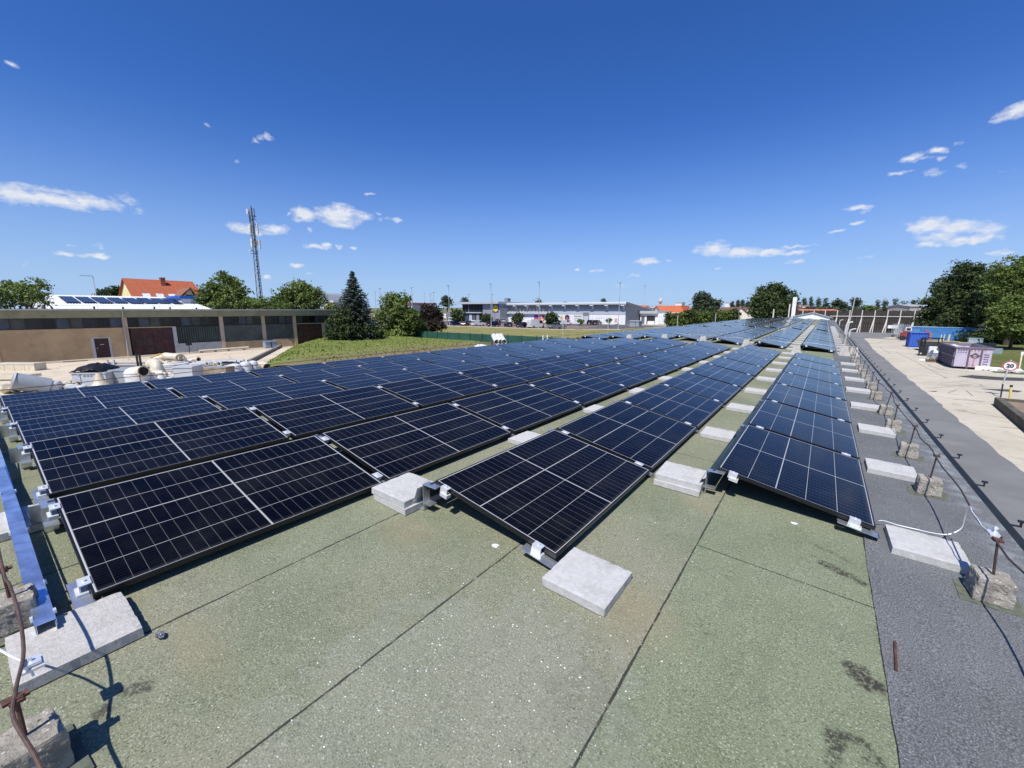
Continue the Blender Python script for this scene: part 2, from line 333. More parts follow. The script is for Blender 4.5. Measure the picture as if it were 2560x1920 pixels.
def mat_cells():
    m, t, b = newmat('photovoltaic_cells'); vec = nd(t, 'ShaderNodeTexCoord').outputs['Object']
    sp = nd(t, 'ShaderNodeSeparateXYZ'); link(t, vec, sp.inputs[0]); x, y = sp.outputs[0], sp.outputs[1]
    Wd, L = 1.096, 1.754
    # five columns across, the gap after the second one wide; two halves of twelve third-cut cells along
    def band(v, pos, half): return tm(t, 'LESS_THAN', tm(t, 'ABSOLUTE', tm(t, 'SUBTRACT', v, pos)), half)
    cw = (Wd-.046)/5
    wl_ = None
    for i in range(1, 5):
        n = band(x, .023+cw*i, .0042 if i == 2 else .0019); wl_ = n if wl_ is None else tm(t, 'MAXIMUM', wl_, n)
    wl_ = tm(t, 'MAXIMUM', wl_, band(y, L/2, .0056))
    edge = tm(t, 'GREATER_THAN', tm(t, 'ABSOLUTE', tm(t, 'SUBTRACT', y, L/2)), L/2-.0185)
    edge = tm(t, 'MAXIMUM', edge, tm(t, 'LESS_THAN', x, .0175)); edge = tm(t, 'MAXIMUM', edge, tm(t, 'GREATER_THAN', x, Wd-.0155))
    ch = (L/2-.0265)/12
    yy = tm(t, 'SUBTRACT', tm(t, 'ABSOLUTE', tm(t, 'SUBTRACT', y, L/2)), .0062)
    fy = tm(t, 'ABSOLUTE', tm(t, 'SUBTRACT', tm(t, 'FLOORED_MODULO', tm(t, 'ADD', yy, ch/2), ch), ch/2))
    thin = tm(t, 'LESS_THAN', fy, .0013)
    bx = tm(t, 'ABSOLUTE', tm(t, 'SUBTRACT', tm(t, 'FLOORED_MODULO', tm(t, 'ADD', tm(t, 'SUBTRACT', x, .023), cw/18), cw/9), cw/18))
    bus = tm(t, 'LESS_THAN', bx, .0007)
    ob = nd(t, 'ShaderNodeObjectInfo'); rn = ob.outputs['Random']
    cell = tmix(t, rn, (.0006,.0006,.0014), (.0011,.0011,.0026))
    c = tmix(t, tm(t, 'MULTIPLY', bus, .05), cell, (.35,.36,.40))
    c = tmix(t, tm(t, 'MULTIPLY', thin, .21), c, (.44,.43,.40))
    c = tmix(t, wl_, c, (.35,.35,.345)); c = tmix(t, edge, c, (.41,.415,.415))
    ov = nd(t, 'ShaderNodeVectorMath', operation='ADD'); link(t, vec, ov.inputs[0]); cx3 = nd(t, 'ShaderNodeCombineXYZ'); link(t, tm(t, 'MULTIPLY', rn, 57.0), cx3.inputs[0]); link(t, tm(t, 'MULTIPLY', rn, 131.0), cx3.inputs[1]); link(t, cx3.outputs[0], ov.inputs[1])
    dust = tnoise(t, 2.2, 6, .65, ov.outputs[0])
    c = tmix(t, tm(t, 'MULTIPLY', ramp(t, dust, .35, .8), .018), c, (.5,.48,.42))
    vd = nd(t, 'ShaderNodeTexVoronoi', Scale=1.3); link(t, ov.outputs[0], vd.inputs['Vector'])
    c = tmix(t, tm(t, 'MULTIPLY', ramp(t, tm(t, 'ADD', vd.outputs['Distance'], tm(t, 'MULTIPLY', tnoise(t, 60, 2, .6, vec), .02)), .030, .022), .7), c, (.6,.6,.56))
    low = tm(t, 'MULTIPLY', ramp(t, x, Wd-.05, Wd-.012), .05); c = tmix(t, low, c, (.45,.43,.38))
    link(t, c, b.inputs['Base Color'])
    b.inputs['Roughness'].default_value = .12; b.inputs['IOR'].default_value = 1.25
    return m
ROOF_M, STRIP_M, CELL_M = mat_roof(), mat_strip(), mat_cells()
# ------------------------------------------------------------------ the roof we stand on
XR, XG, XE, XL, Y0R, Y1R = -5.2, .40, 1.37, -11.75, -.5, 97.0
def RZ(X): return CH-1.414-.0442*abs(X-XR)
hall = thing('flat_roof_hall', 'long low hall whose gently pitched roof carries the solar panels', 'building', (0, 20, 0))
oh = (0, 20, 0)
def slab(mb, x0, x1, y0, y1, th, lift=0.0, nx=1, ny=1):
    a, c = RZ(x0)+lift, RZ(x1)+lift
    mb.hexa([(x0,y0,a-th),(x1,y0,c-th),(x1,y1,c-th),(x0,y1,a-th),(x0,y0,a),(x1,y0,c),(x1,y1,c),(x0,y1,a)])
mb = MB(); slab(mb, XL, XR, Y0R, Y1R, .12); slab(mb, XR, XG+.02, Y0R, Y1R, .12)
me = mb.mesh('green_roof_sheet', ROOF_M); inst('green_roof_sheet', me, hall, (0, -20, 0))
# ragged torn edge where the new grey roll overlaps the green one
mb = MB(); pr = None; yy = Y0R; V = []
while yy < Y1R:
    V.append((XG+.012*mnoise.noise((yy*3.1, 0, 0))+.008*mnoise.noise((yy*14, 5, 0))+(-.03 if 2.2 < yy < 3.4 else 0)*0, yy)); yy += .07 if yy < 14 else 1.0
V.append((XG, Y1R))
for (xa, ya), (xb, yb) in zip(V[:-1], V[1:]):
    z = [RZ(q)+.007 for q in (xa, XE, XE, xb)]
    mb.hexa([(xa,ya,z[0]-.03),(XE,ya,z[1]-.03),(XE,yb,z[2]-.03),(xb,yb,z[3]-.03),(xa,ya,z[0]),(XE,ya,z[1]),(XE,yb,z[2]),(xb,yb,z[3])])
inst('grey_roof_strip', mb.mesh('grey_roof_strip', STRIP_M), hall, (0, -20, 0))
hw = M('hall_render', (.44,.40,.33), .9, 0, .12, .8, dirt=(.3,.27,.22), dscale=.5)
mb = MB(); mb.prism([(XL+.3,Y0R+.3,0),(XE-.3,Y0R+.3,0),(XE-.3,Y0R+.3,RZ(XE)-.13),(XR,Y0R+.3,RZ(XR)-.13),(XL+.3,Y0R+.3,RZ(XL)-.13)], (0, Y1R-Y0R-.6, 0))
mb.build('wall', hw, hall, org=oh, fixn=True)
mb = MB(); z = RZ(XE)
mb.prism([(XE-.055,Y0R-.02,z+.009),(XE+.005,Y0R-.02,z+.014),(XE+.02,Y0R-.02,z-.10),(XE-.055,Y0R-.02,z-.10)], (0, Y1R-Y0R, 0))
mb.build('edge_trim', M('dark_edge_trim', (.010,.013,.012), .6, 0, .3, 4), hall, org=oh, fixn=True)
mb = MB(); z = RZ(XL); mb.prism([(XL+.055,Y0R,z+.009),(XL-.05,Y0R,z-.10),(XL+.055,Y0R,z-.10)], (0, Y1R-Y0R, 0)); mb.build('edge_trim', MC['dark_edge_trim'], hall, org=oh, fixn=True)
k = 0; z = RZ(XE)
for k in range(70):
    yk = 1.0+.985*k; mb = MB()
    mb.box(XE+.01, yk-.012, z-.02, XE+.075, yk+.012, z-.012); mb.box(XE+.075, yk-.012, z-.02, XE+.083, yk+.012, z+.035); mb.box(XE+.06, yk-.016, z+.02, XE+.10, yk+.016, z+.034)
    mb.build('gutter_hook', blackm, hall, org=oh)
# far gable cap of the hall
ga = thing('white_gable_hood', 'white gabled hood closing the far end of the panelled roof', 'roof hood', (-1.9, 96.2, RZ(-1.9)))
og = W(ga); mb = MB(); px0, pz0 = -1.88, CH-.28
mb.prism([(-4.9,95.5,RZ(-4.9)),(.75,95.5,RZ(.75)),(.75,95.5,CH-1.2),(px0,95.5,pz0-.15),(-4.9,95.5,CH-1.05)], (0, .5, 0)); mb.build('wall', white, ga, org=og, fixn=True)
mb = MB()
for xa, za in ((-5.3, CH-1.12), (1.15, CH-1.27)):
    mb.hexa([(xa,95.3,za-.14),(px0,95.3,pz0-.14),(px0,96.9,pz0-.14),(xa,96.9,za-.14),(xa,95.3,za),(px0,95.3,pz0),(px0,96.9,pz0),(xa,96.9,za)])
mb.build('roof', galvd, ga, org=og, fixn=True)
# ------------------------------------------------------------------ solar panels
PW, PL, PP = 1.096, 1.754, 1.8129
ROWS = [(-.6104,3.8543,CH-1.3596,11.06),(-2.2587,2.042,CH-1.2887,11.47),(-3.9137,.2247,CH-1.2136,11.57),(-5.5699,.2337,CH-1.168,10.09),
        (-7.2373,.2412,CH-1.248,5.8),(-8.9246,.2498,CH-1.3202,5.8),(-10.5247,.2528,CH-1.3725,5.8)]
mb = MB(); lip = .010
for a in ((0,0,PW,lip),(0,PL-lip,PW,PL),(0,lip,lip,PL-lip),(PW-lip,lip,PW,PL-lip)): mb.box(a[0],a[1],-.032,a[2],a[3],0)
frame_me = mb.mesh('frame', M('black_anodised_frame', (.014,.014,.016), .35, .3, .2, 8))
mb = MB(); mb.box(lip,lip,-.010,PW-lip,PL-lip,-.0022); glass_me = mb.mesh('cell_glass', CELL_M)
mb = MB(); mb.box(-.038,-.030,.0015,.042,.030,.006); mb.box(-.018,-.016,.006,.020,.016,.010); mb.cyl((0,0,.010),(0,0,.016),.008,n=6); mb.box(-.03,-.026,-.03,.03,.026,.0015)
clamp_me = mb.mesh('clamp', [M('clamp_aluminium', (.66,.68,.70), .40, .4, .05, 20)])
mb = MB(); mb.box(-.034,-.030,.0015,.034,.012,.007); mb.box(-.034,-.036,-.045,.034,-.030,.007); mb.cyl((0,-.012,.007),(0,-.012,.016),.008,n=6); mb.box(-.02,-.05,-.06,.05,-.004,-.034)
endclamp_me = mb.mesh('end_clamp', MC['clamp_aluminium'])
mb = MB()   # sloping sheet metal behind the high edge
prof = [(-.004,-.034),(-.030,-.030),(-.044,-.05),(-.082,-.20),(-.105,-.205)]
for (xa,za),(xb,zb) in zip(prof[:-1], prof[1:]): mb.hexa([(xb,-.03,zb-.002),(xa,-.03,za-.002),(xa,PL+.03,za-.002),(xb,PL+.03,zb-.002),(xb,-.03,zb),(xa,-.03,za),(xa,PL+.03,za),(xb,PL+.03,zb)])
defl_me = mb.mesh('wind_deflector', M('deflector_sheet', (.030,.045,.045), .42, .25, .1, 5))
def bracket_mesh(h):   # hat-shaped high leg, drawn for a high edge h above the roof; local frame un-tilted
    m_ = MB(); w_ = .033
    m_.box(-.082,-w_,-h,-.077,w_,-.030); m_.box(-.082,-w_,-.036,.06,w_,-.031); m_.box(-.15,-w_,-h+.002,-.077,w_,-h+.007)
    m_.hexa([(-.15,-w_-.05,-h+.05),(-.088,-w_-.05,-.05),(-.088,-w_+.05,-.05),(-.15,-w_+.05,-h+.05),(-.147,-w_-.05,-h+.05),(-.085,-w_-.05,-.05),(-.085,-w_+.05,-.05),(-.147,-w_+.05,-h+.05)])
    m_.box(-.12,-.035,-h+.06,-.0,.035,-h+.066)
    return m_.mesh('high_bracket', galv)
brk_me = bracket_mesh(.25)
mb = MB(); mb.box(-.16,-.04,-.052,.09,.036,-.047); mb.hexa([(.085,-.04,-.10),(.09,-.04,-.10),(.09,.036,-.10),(.085,.036,-.10),(.085,-.04,-.047),(.09,-.04,-.047),(.09,.036,-.047),(.085,.036,-.047)]); mb.box(.085,-.05,-.102,.16,.046,-.097)
foot_me = mb.mesh('low_foot', galv)
mb = MB(); mb.box(-.06,-.02,-.02,.06,.02,.02)
ORD = ['first','second','third','fourth','fifth','sixth','seventh','eighth','ninth','tenth']
RN = ['rightmost row','second row from the right','third row from the right','middle row','third row from the left','second row from the left','leftmost row']
BN = ['nearest block','second block','third block','fourth block','farthest block']
SECT = [None, (20.6,10), (40.4,8), (56.4,7), (70.6,5)]
npan = 0
for s in range(5):
    for r, (hx, hy, hz_, tilt) in enumerate(ROWS):
        if s == 0: y0, n = hy, (7,9,10,10,10,10,10)[r]
        else: y0, n = SECT[s]
        for k in range(n):
            yk = y0+k*PP; tr = math.radians(tilt+rnd.uniform(-.3,.3))
            colr = 'black' if yk < 9 else 'dark blue'
            t = thing('solar_panel', '%s panel, %s along the %s, %s' % (colr, ORD[k], RN[r], BN[s]), 'solar panel', (hx, yk, hz_), 'solar panels', (rnd.uniform(-.004,.004), tr, 0))
            inst('frame', frame_me, t); inst('cell_glass', glass_me, t)
            for cx in (.125, PW-.125):
                if k < n-1: inst('clamp', clamp_me, t, (cx, PL+(PP-PL)/2, 0))
                else: inst('clamp', endclamp_me, t, (cx, PL, 0), (0, 0, math.pi))
                if k == 0: inst('clamp', endclamp_me, t, (cx, 0, 0))
            if yk < 40: inst('wind_deflector', defl_me, t)
            if k == 0 or (s == 0 and r < 3 and k < 6):
                b_ = inst('high_bracket', brk_me, t, (.0, -.03, 0), (0, -tr, 0))
                inst('low_foot', foot_me, t, (PW-.06, -.03, 0))
            npan += 1
mb = MB()
fmats = [CELL_M, MC['black_anodised_frame']]
for r, (hx, hy, hz_, tilt) in enumerate(ROWS):
    tr = math.radians(tilt)
    for k in range(5, 10):
        yk = 70.6+k*PP; q = lambda x, y, z: (hx+x*math.cos(tr)+z*math.sin(tr), yk+y, hz_-x*math.sin(tr)+z*math.cos(tr))
        mb.hexa([q(0,0,-.03),q(PW,0,-.03),q(PW,PL,-.03),q(0,PL,-.03),q(0,0,0),q(PW,0,0),q(PW,PL,0),q(0,PL,0)])
o = mb.build('distant_solar_panels', M('distant_panel', (.01,.013,.028), .15)); struct(o, 'stuff'); tag(o, 'farthest solar panels, five deep across all rows below the white gable', 'solar panels')
# ------------------------------------------------------------------ ballast pavers
def paver_mesh(seed, sx=.40, sy=.40, sz=.052, mat=concp):
    b = bmesh.new(); bmesh.ops.create_cube(b, size=1)
    bmesh.ops.scale(b, vec=(sx, sy, sz), verts=b.verts); bmesh.ops.translate(b, vec=(0,0,sz/2), verts=b.verts)
    bmesh.ops.subdivide_edges(b, edges=[e for e in b.edges if e.calc_length() > .2], cuts=14, use_grid_fill=True)
    for v in b.verts:
        e = (abs(abs(v.co.x)-sx/2) < 1e-4)+(abs(abs(v.co.y)-sy/2) < 1e-4)+(abs(v.co.z-sz) < 1e-4)+(abs(v.co.z) < 1e-4)
        if e >= 2:
            n = mnoise.noise(v.co*22+Vector((seed*7.3, 0, 0))); q = .0022+max(0, n)*.006
            v.co.x -= math.copysign(q, v.co.x) if abs(abs(v.co.x)-sx/2) < 1e-4 else 0
            v.co.y -= math.copysign(q, v.co.y) if abs(abs(v.co.y)-sy/2) < 1e-4 else 0
            if abs(v.co.z-sz) < 1e-4: v.co.z -= q
    me = bpy.data.meshes.new('ballast_paver'); b.to_mesh(me); b.free(); me.materials.append(mat); return me
PV = [paver_mesh(i, mat=concp) for i in range(3)]+[paver_mesh(3, mat=concp2)]
npv = 0
def paver(x, y, lab, lift=0.0, rz=0.0, v=None, rx=None):
    global npv
    o = inst('ballast_paver', PV[npv % 3 if v is None else v], None, (x, y, RZ(x)+.006+lift), (0, math.atan(.0442) if x > XR else -math.atan(.0442), rz)); npv += 1
    tag(o, lab, 'paver', 'concrete ballast pavers'); return o
paver(-.965, 2.04, 'square light concrete paver lying alone before the second row of panels'); 
paver(-2.595, 2.03, 'upper paver of the stacked pair behind the tall bracket, left of the second row', .053, .03); paver(-2.575, 2.03, 'lower paver of the stacked pair behind the tall bracket, left of the second row', 0, .0)
paver(-.915, 3.89, 'upper paver of the stacked pair in the gap left of the rightmost row', .053, .05); paver(-.915, 3.87, 'lower paver of the stacked pair in the gap left of the rightmost row', 0, .02)
paver(-2.625, .13, 'near left concrete paver under the end of the blue cable duct', .0, .01, 3)
paver(-4.25, .10, 'concrete paver at the left picture edge behind the cable duct', 0, .02, 3)
OR2 = ORD+['eleventh','twelfth','thirteenth','fourteenth','fifteenth']
for j, k in enumerate(range(0, 9)):
    if k < 8: paver(.725+rnd.uniform(-.015,.015), 3.87+k*PP+rnd.uniform(-.02,.02), 'concrete paver on the grey roof strip, %s from the near end beside the rightmost row' % OR2[j], 0, rnd.uniform(-.02,.02))
for j, k in enumerate(range(1, 9)):
    paver(-.93+rnd.uniform(-.015,.015), 3.87+k*PP+rnd.uniform(-.02,.02), 'single concrete paver, %s from the near end between the two rightmost rows' % OR2[j], 0, rnd.uniform(-.02,.02))
for j, k in enumerate(range(1, 10)):
    paver(-2.585+rnd.uniform(-.015,.015), 2.05+k*PP+rnd.uniform(-.02,.02), 'single concrete paver, %s from the near end between second and third rows' % OR2[j], 0, rnd.uniform(-.02,.02))
for s, (y0, n) in enumerate(SECT[1:3]):
    for k in range(n+1):
        yk = y0-.03+k*PP
        paver(.725, yk, 'concrete paver %s along the right edge of the %s' % ((OR2)[k], BN[s+1]), 0, rnd.uniform(-.03,.03))
        paver(-.93, yk, 'concrete paver %s between the two rightmost rows of the %s' % ((OR2)[k], BN[s+1]), 0, rnd.uniform(-.03,.03))
        if k < 2: paver(-2.585, yk, 'concrete paver %s between second and third rows of the %s' % (ORD[k], BN[s+1]))
# ------------------------------------------------------------------ lightning protection
def rough_block(seed, a=.085, b=.078, h=.15, mat=None):
    bm_ = bmesh.new(); bmesh.ops.create_cube(bm_, size=1); bmesh.ops.subdivide_edges(bm_, edges=bm_.edges, cuts=11, use_grid_fill=True)
    for v in bm_.verts:
        t_ = v.co.z+.5; s_ = a*(1-t_)+b*t_; p = Vector((v.co.x*2*s_, v.co.y*2*s_, t_*h))
        cnr = (abs(v.co.x) > .49)+(abs(v.co.y) > .49)+(abs(v.co.z) > .49)
        n = mnoise.noise(p*26+Vector((seed*3.7,0,0)))*.006+mnoise.noise(p*70+Vector((0,seed,0)))*.004
        c = Vector((0,0,h/2)); v.co = p+(p-c).normalized()*n-(p-c)*(.03*max(0,cnr-1))
    me = bpy.data.meshes.new('concrete_block'); bm_.to_mesh(me); bm_.free(); me.materials.append(mat); return me
def mat_agg():
    m, t, b = newmat('old_aggregate_concrete'); b.inputs['Roughness'].default_value = .95; vec = nd(t, 'ShaderNodeTexCoord').outputs['Object']
    vo = nd(t, 'ShaderNodeTexVoronoi', Scale=60.0); link(t, vec, vo.inputs['Vector'])
    c = tmix(t, ramp(t, tnoise(t, 12, 5, .6, vec), .35, .7), (.22,.20,.165), (.40,.37,.31))
    c = tmix(t, tm(t, 'MULTIPLY', ramp(t, vo.outputs['Distance'], .34, .2), ramp(t, tnoise(t, 30, 2, .5, vec), .5, .6)), c, (.60,.57,.48))
    c = tmix(t, ramp(t, tnoise(t, 45, 3, .6, vec), .40, .28), c, (.07,.06,.048))
    link(t, c, b.inputs['Base Color']); bump(t, b, tnoise(t, 70, 5, .7, vec), .8, .012); return m
AGG = mat_agg(); BL = [rough_block(i, mat=AGG) for i in range(4)]
padm = M('bitumen_pad', (.10,.11,.08), .95, 0, .3, 20)
def rod_block(x, y, lab, rz=0, lean=0, seed=0, grp='lightning rod blocks along the right roof edge', rodh=.23, mat=darkrod):
    z = RZ(x)+.007; t = thing('conductor_block', lab, 'conductor block', (x, y, z), grp, (0, math.atan(.0442), rz))
    mb = MB(); mb.prism([(-.14,-.12,0),(.14,-.12,0),(.15,.11,0),(-.12,.12,0)], (0,0,.004)); mb.build('pad', padm, t)
    inst('concrete_block', BL[seed % 4], t, (0,0,.004))
    mb = MB(); mb.tube([(0,0,.14),(lean*.5,0,.14+rodh*.5),(lean,0,.14+rodh)], .0065, 8); mb.build('rod', mat, t)
    mb = MB(); zc = .14+rodh; mb.box(lean-.022,-.018,zc-.008,lean+.022,.018,zc+.002); mb.box(lean-.012,-.03,zc-.003,lean+.012,.03,zc+.006); mb.cyl((lean+.016,.014,zc),(lean+.016,.014,zc+.02),.005,n=6); mb.build('clamp', rust, t)
    return Vector((x+lean, y, z+.14+rodh))
tops = []
BY = [2.27, 3.45, 5.22, 6.46, 7.76, 8.95, 10.4, 11.72, 13.0, 14.3, 15.5, 16.8, 18.0, 19.2, 20.5, 21.7, 23.0, 24.2, 25.5, 27, 28.5, 30, 31.5, 33, 34.5, 36]
for i, y in enumerate(BY):
    lab = 'rough rod block on the right roof edge, %s' % (('farther ones, %s back' % OR2[min(14, i-13)] if i > 13 else ORD[i]+' from the near end') if i < 10 or i > 13 else OR2[i]+' from the near end')
    if i > 13: lab = 'tiny far rod block on the right roof edge, %d places beyond the fourteenth' % (i-13)
    tops.append(rod_block((.945 if i else .985)+rnd.uniform(-.012,.012), y, lab, rnd.uniform(-.12,.12), rnd.uniform(-.03,.03), i))
pts = [Vector((1.15, -.3, RZ(1.1)+.30))]
for a, b in zip([pts[0]]+tops[:-1], tops):
    n = 6
    for k in range(1, n):
        u = k/n; p = a.lerp(b, u); p.z += .012*math.sin(u*9+a.y)-.025*math.sin(math.pi*u); p.x += .02*math.sin(math.pi*u)+.008*math.sin(u*7+b.y*3); pts.append(p)
    pts.append(b+Vector((0,0,.006)))
mb = MB(); mb.tube(pts, .0055, 7); o = mb.build('lightning_conductor', darkrod, None, True, W_ := (1.0, 3, RZ(1))); tag(o, 'thin rusty conductor wire waving along the rods on the right roof edge', 'wire')
# bright aluminium wire looping from the paver to the first visible clamp
c0 = tops[1]; zr = RZ(.7)
AW = [(2196,1302,4.10),(2210,1302,4.12),(2246,1313,4.13),(2290,1323,4.13),(2319,1330,4.12),(2356,1336,4.11),(2379,1334,4.12),(2403,1321,4.14),(2411,1299,4.12),(2416,1279,4.08),(2420,1268,4.0),(2426,1267,3.92),(2431,1279,3.82),(2444,1297,3.72),(2454,1313,3.62),(2467,1325,3.55),(2477,1335,3.47)]
mb = MB(); mb.curve([AY(*q) for q in AW], .0034, 8)
o = mb.build('aluminium_wire', M('bright_aluminium', (.86,.87,.88), .30, .35, .03, 5), None, True, (.8,4.1,zr)); tag(o, 'bright aluminium wire looping over the nearest right-hand paver', 'wire')
mb = MB(); mb.box(c0.x-.01,3.47,c0.z+.004,c0.x+.035,3.56,c0.z+.014); mb.cyl((c0.x+.02,3.53,c0.z+.01),(c0.x+.02,3.53,c0.z+.05),.005,n=6); mb.cyl((c0.x+.02,3.53,c0.z+.035),(c0.x+.02,3.53,c0.z+.045),.011,n=6)
o = mb.build('wire_clamp', alu, None, False, (c0.x,3.5,c0.z)); tag(o, 'shiny bolted wire clamp above the nearest right-hand block', 'clamp')
# near left corner
tl = rod_block(-1.985, -.055, 'large rough concrete block with rod in the near left corner', .12, -.012, 5, 'blocks along the near roof edge', .155, rust)
tl2 = rod_block(-2.98, -.03, 'rough concrete block cut by the left picture edge beside the cable duct', -.1, .0, 6, 'blocks along the near roof edge', .16, rust)
mb = MB(); mb.curve([(-6,-.02,RZ(-6)+.30),(-4.2,-.03,RZ(-4)+.31),tl2+Vector((0,0,.006)),(-2.75,-.02,tl2.z+.012),(-2.45,-.012,tl2.z+.005),(-2.2,-.02,tl2.z-.02),tl+Vector((-.05,.008,.012)),tl+Vector((0,0,.006)),tl+Vector((.10,-.01,-.01)),(-1.7,-.035,tl.z-.055),(-1.45,-.02,tl.z-.09),(-1.1,-.06,tl.z-.05),(-.4,-.2,tl.z-.03),(1,-.35,RZ(1)+.3)], .0056, 8)
o = mb.build('lightning_conductor', M('brown_rod', (.085,.05,.04), .7, .1, .3, 30), None, True, (-2,0,tl.z)); tag(o, 'brown conductor rod arching over the near left corner', 'wire')
mb = MB(); mb.curve([(-2.5,-.12,tl.z-.03),(-2.34,-.08,tl.z+.01),(-2.24,-.05,tl.z+.012),(-2.17,-.02,tl.z-.005),(-2.14,-.01,tl.z-.045)], .0042, 8); o = mb.build('aluminium_wire', MC['bright_aluminium'], None, True, (-2.3,-.05,tl.z)); tag(o, 'short white aluminium wire end at the left picture edge', 'wire')
mb = MB(); mb.box(-2.185,-.035,tl.z-.012,-2.115,.02,tl.z-.003); mb.box(-2.175,-.03,tl.z+.003,-2.125,.015,tl.z+.012); mb.cyl((-2.15,-.01,tl.z-.03),(-2.15,-.01,tl.z+.025),.006,n=8)
o = mb.build('wire_clamp', alu, None, False, (-2.15,0,tl.z)); tag(o, 'pale metal clamp joining two wires above the near left paver', 'clamp')
# cable duct
mb = MB(); dx0, dx1 = -9.5, -2.72
def dz(x): return RZ(x)+.062
for xa in np.arange(dx0, dx1-.01, (dx1-dx0)/5):
    xb = xa+(dx1-dx0)/5-.004; za, zb = dz(xa), dz(xb); ya, yb = .020, .088
    mb.hexa([(xa,ya,za-.001+.04),(xb,ya,zb+.04-.001),(xb,yb,zb+.04-.001),(xa,yb,za+.04-.001),(xa,ya,za+.041),(xb,ya,zb+.041),(xb,yb,zb+.041),(xa,yb,za+.041)])
    for y_ in (ya, yb-.0015): mb.hexa([(xa,y_,za),(xb,y_,zb),(xb,y_+.0015,zb),(xa,y_+.0015,za),(xa,y_,za+.04),(xb,y_,zb+.04),(xb,y_+.0015,zb+.04),(xa,y_+.0015,za+.04)])
dt = thing('cable_duct', 'blue sky-tinted galvanised cable duct along the near left roof edge', 'cable duct', (-4, .05, RZ(-4)))
mb.build('cover', M('sky_tinted_galvanised', (.45,.57,.82), .20, .8, .28, 9), dt, org=W(dt))  # bare galvanised cover; blue of the reflected sky is put into its base colour
mb = MB(); ez = dz(dx1)
mb.box(dx1-.02,.024,ez-.005,dx1-.002,.026,ez+.04); mb.box(dx1-.03,.082,ez-.05,dx1+.02,.0845,ez+.03); mb.box(dx1-.03,.026,ez-.05,dx1+.015,.082,ez-.046); mb.box(dx1-.01,.03,ez-.046,dx1+.012,.045,ez-.02)
mb.build('end_bracket', galv, dt, org=W(dt))
for xs in (-2.80,-3.12,-3.9,-4.7):
    for y_ in (.012,.086):
        mb = MB(); zz = dz(xs); mb.box(xs-.012,y_,zz+.03,xs+.012,y_+.010,zz+.048); mb.build('cover_clip', alu, dt, org=W(dt))
# deflector sheets that catch the sky at the left ends of the rows are part of the panels; loose bits on the roof:
mb = MB(); mb.tube([(.442,2.40,RZ(.44)+.014),(.459,2.627,RZ(.46)+.014)], .006, 8); o = mb.build('rusty_rod', rust, None, True, (.45,2.5,RZ(.45))); tag(o, 'short rusty rod lying loose on the grey roof strip', 'rod')
mb = MB(); mb.ball((-2.37,.375,RZ(-2.37)+.016), (.030,.015,.011), 14, 9, .4, 3); o = mb.build('foil_lump', M('crumpled_lead', (.22,.23,.25), .35, .7, .5, 60, 1, 90), None, False, (-2.3,.385,RZ(-2.3))); tag(o, 'crumpled grey foil lump beside the near left paver', 'debris')
b = MB(); rr_ = random.Random(5)
chipm = M('pale_chips', (.70,.69,.64), .9, 0, .15, 50)
for i in range(650):
    if i < 470: x, y = rr_.gauss(-1.0,.42), abs(rr_.gauss(1.0,.55))+.2
    else: x, y = rr_.uniform(-2.4,.3), rr_.uniform(.2,3.2)
    if -2.85 < x < .35:
        s = rr_.choice((.0012,.0016,.002,.0025,.0025,.004)) ; a = rr_.random()*6.28; z = RZ(x)+.001
        P = [(x+s*1.4*math.cos(a+q)*rr_.uniform(.6,1.2), y+s*math.sin(a+q)*rr_.uniform(.6,1.2)) for q in (0,1.3,2.5,3.8,5.0)]
        b.add([(p[0],p[1],z) for p in P]+[(x,y,z+s*.7)], [(i_,(i_+1)%5,5) for i_ in range(5)])
o = b.build('paint_chips', chipm); struct(o, 'stuff'); tag(o, 'pale paint chips scattered over the green roof', 'chips')
for (x, y, s, lab) in ((-1.62,1.98,.024,'pale round splash on the green roof before the second row'),(-.02,3.72,.022,'pale round splash on the green roof before the rightmost row'),(-3.02,.31,.030,'pale splash by the lower left panel corner')):
    mb = MB(); n = 16; ctr = (x,y,RZ(x)+.0035); P = [(x+s*(1+.25*math.sin(3*q+x*9))*math.cos(q), y+s*1.1*(1+.2*math.cos(2*q))*math.sin(q), RZ(x)+.002) for q in [2*math.pi*i/n for i in range(n)]]
    mb.add(P+[ctr], [(i,(i+1)%n,n) for i in range(n)]); o = mb.build('paint_splash', M('splash_white', (.72,.68,.64), .9, 0, .2, 60, dirt=(.5,.4,.36), dscale=60), None, False, (x,y,RZ(x))); tag(o, lab, 'splash', 'pale splashes')
# trapezoid concrete feet and cross wires in the gaps between blocks, rods at the right edge
ft = MB(); ft.taper(0,0,0,.34,.17,.14,.09,.08); foot_c = ft.mesh('concrete_foot', M('pale_concrete', (.42,.40,.36), .9, 0, .15, 8, .4, 80))
FE = [(-.72,18.6,'between the two rightmost rows'),(.72,19.9,'left one of the pair near the right roof edge'),(1.0,19.9,'right one of the pair near the right roof edge'),(-2.5,19.6,'between second and third rows'),(-4.2,19.7,'between third and middle rows'),(-5.9,19.8,'left of the middle row'),(-7.6,19.8,'between the leftmost rows')]
for x, y, l in FE: tag(inst('tapered_block', foot_c, None, (x,y,RZ(x)+.004)), 'pale tapered concrete block, %s' % l, 'block', 'tapered blocks in the gap')
mb = MB(); ps = []
for i in range(25):
    x = -6.8+7.8*i/24; ps.append((x, 20.35+.1*math.sin(i), RZ(x)+.36-.05*abs(math.sin(i*.8))))
mb.tube(ps, .0055, 6); o = mb.build('cross_wire', galvd, None, True, (-2,20.3,RZ(-2))); tag(o, 'bright wire crossing the rows in the first gap', 'wire')
def lr(px_, py_, X, r): 
    b0 = Vector((X, 0, 0)); return b0
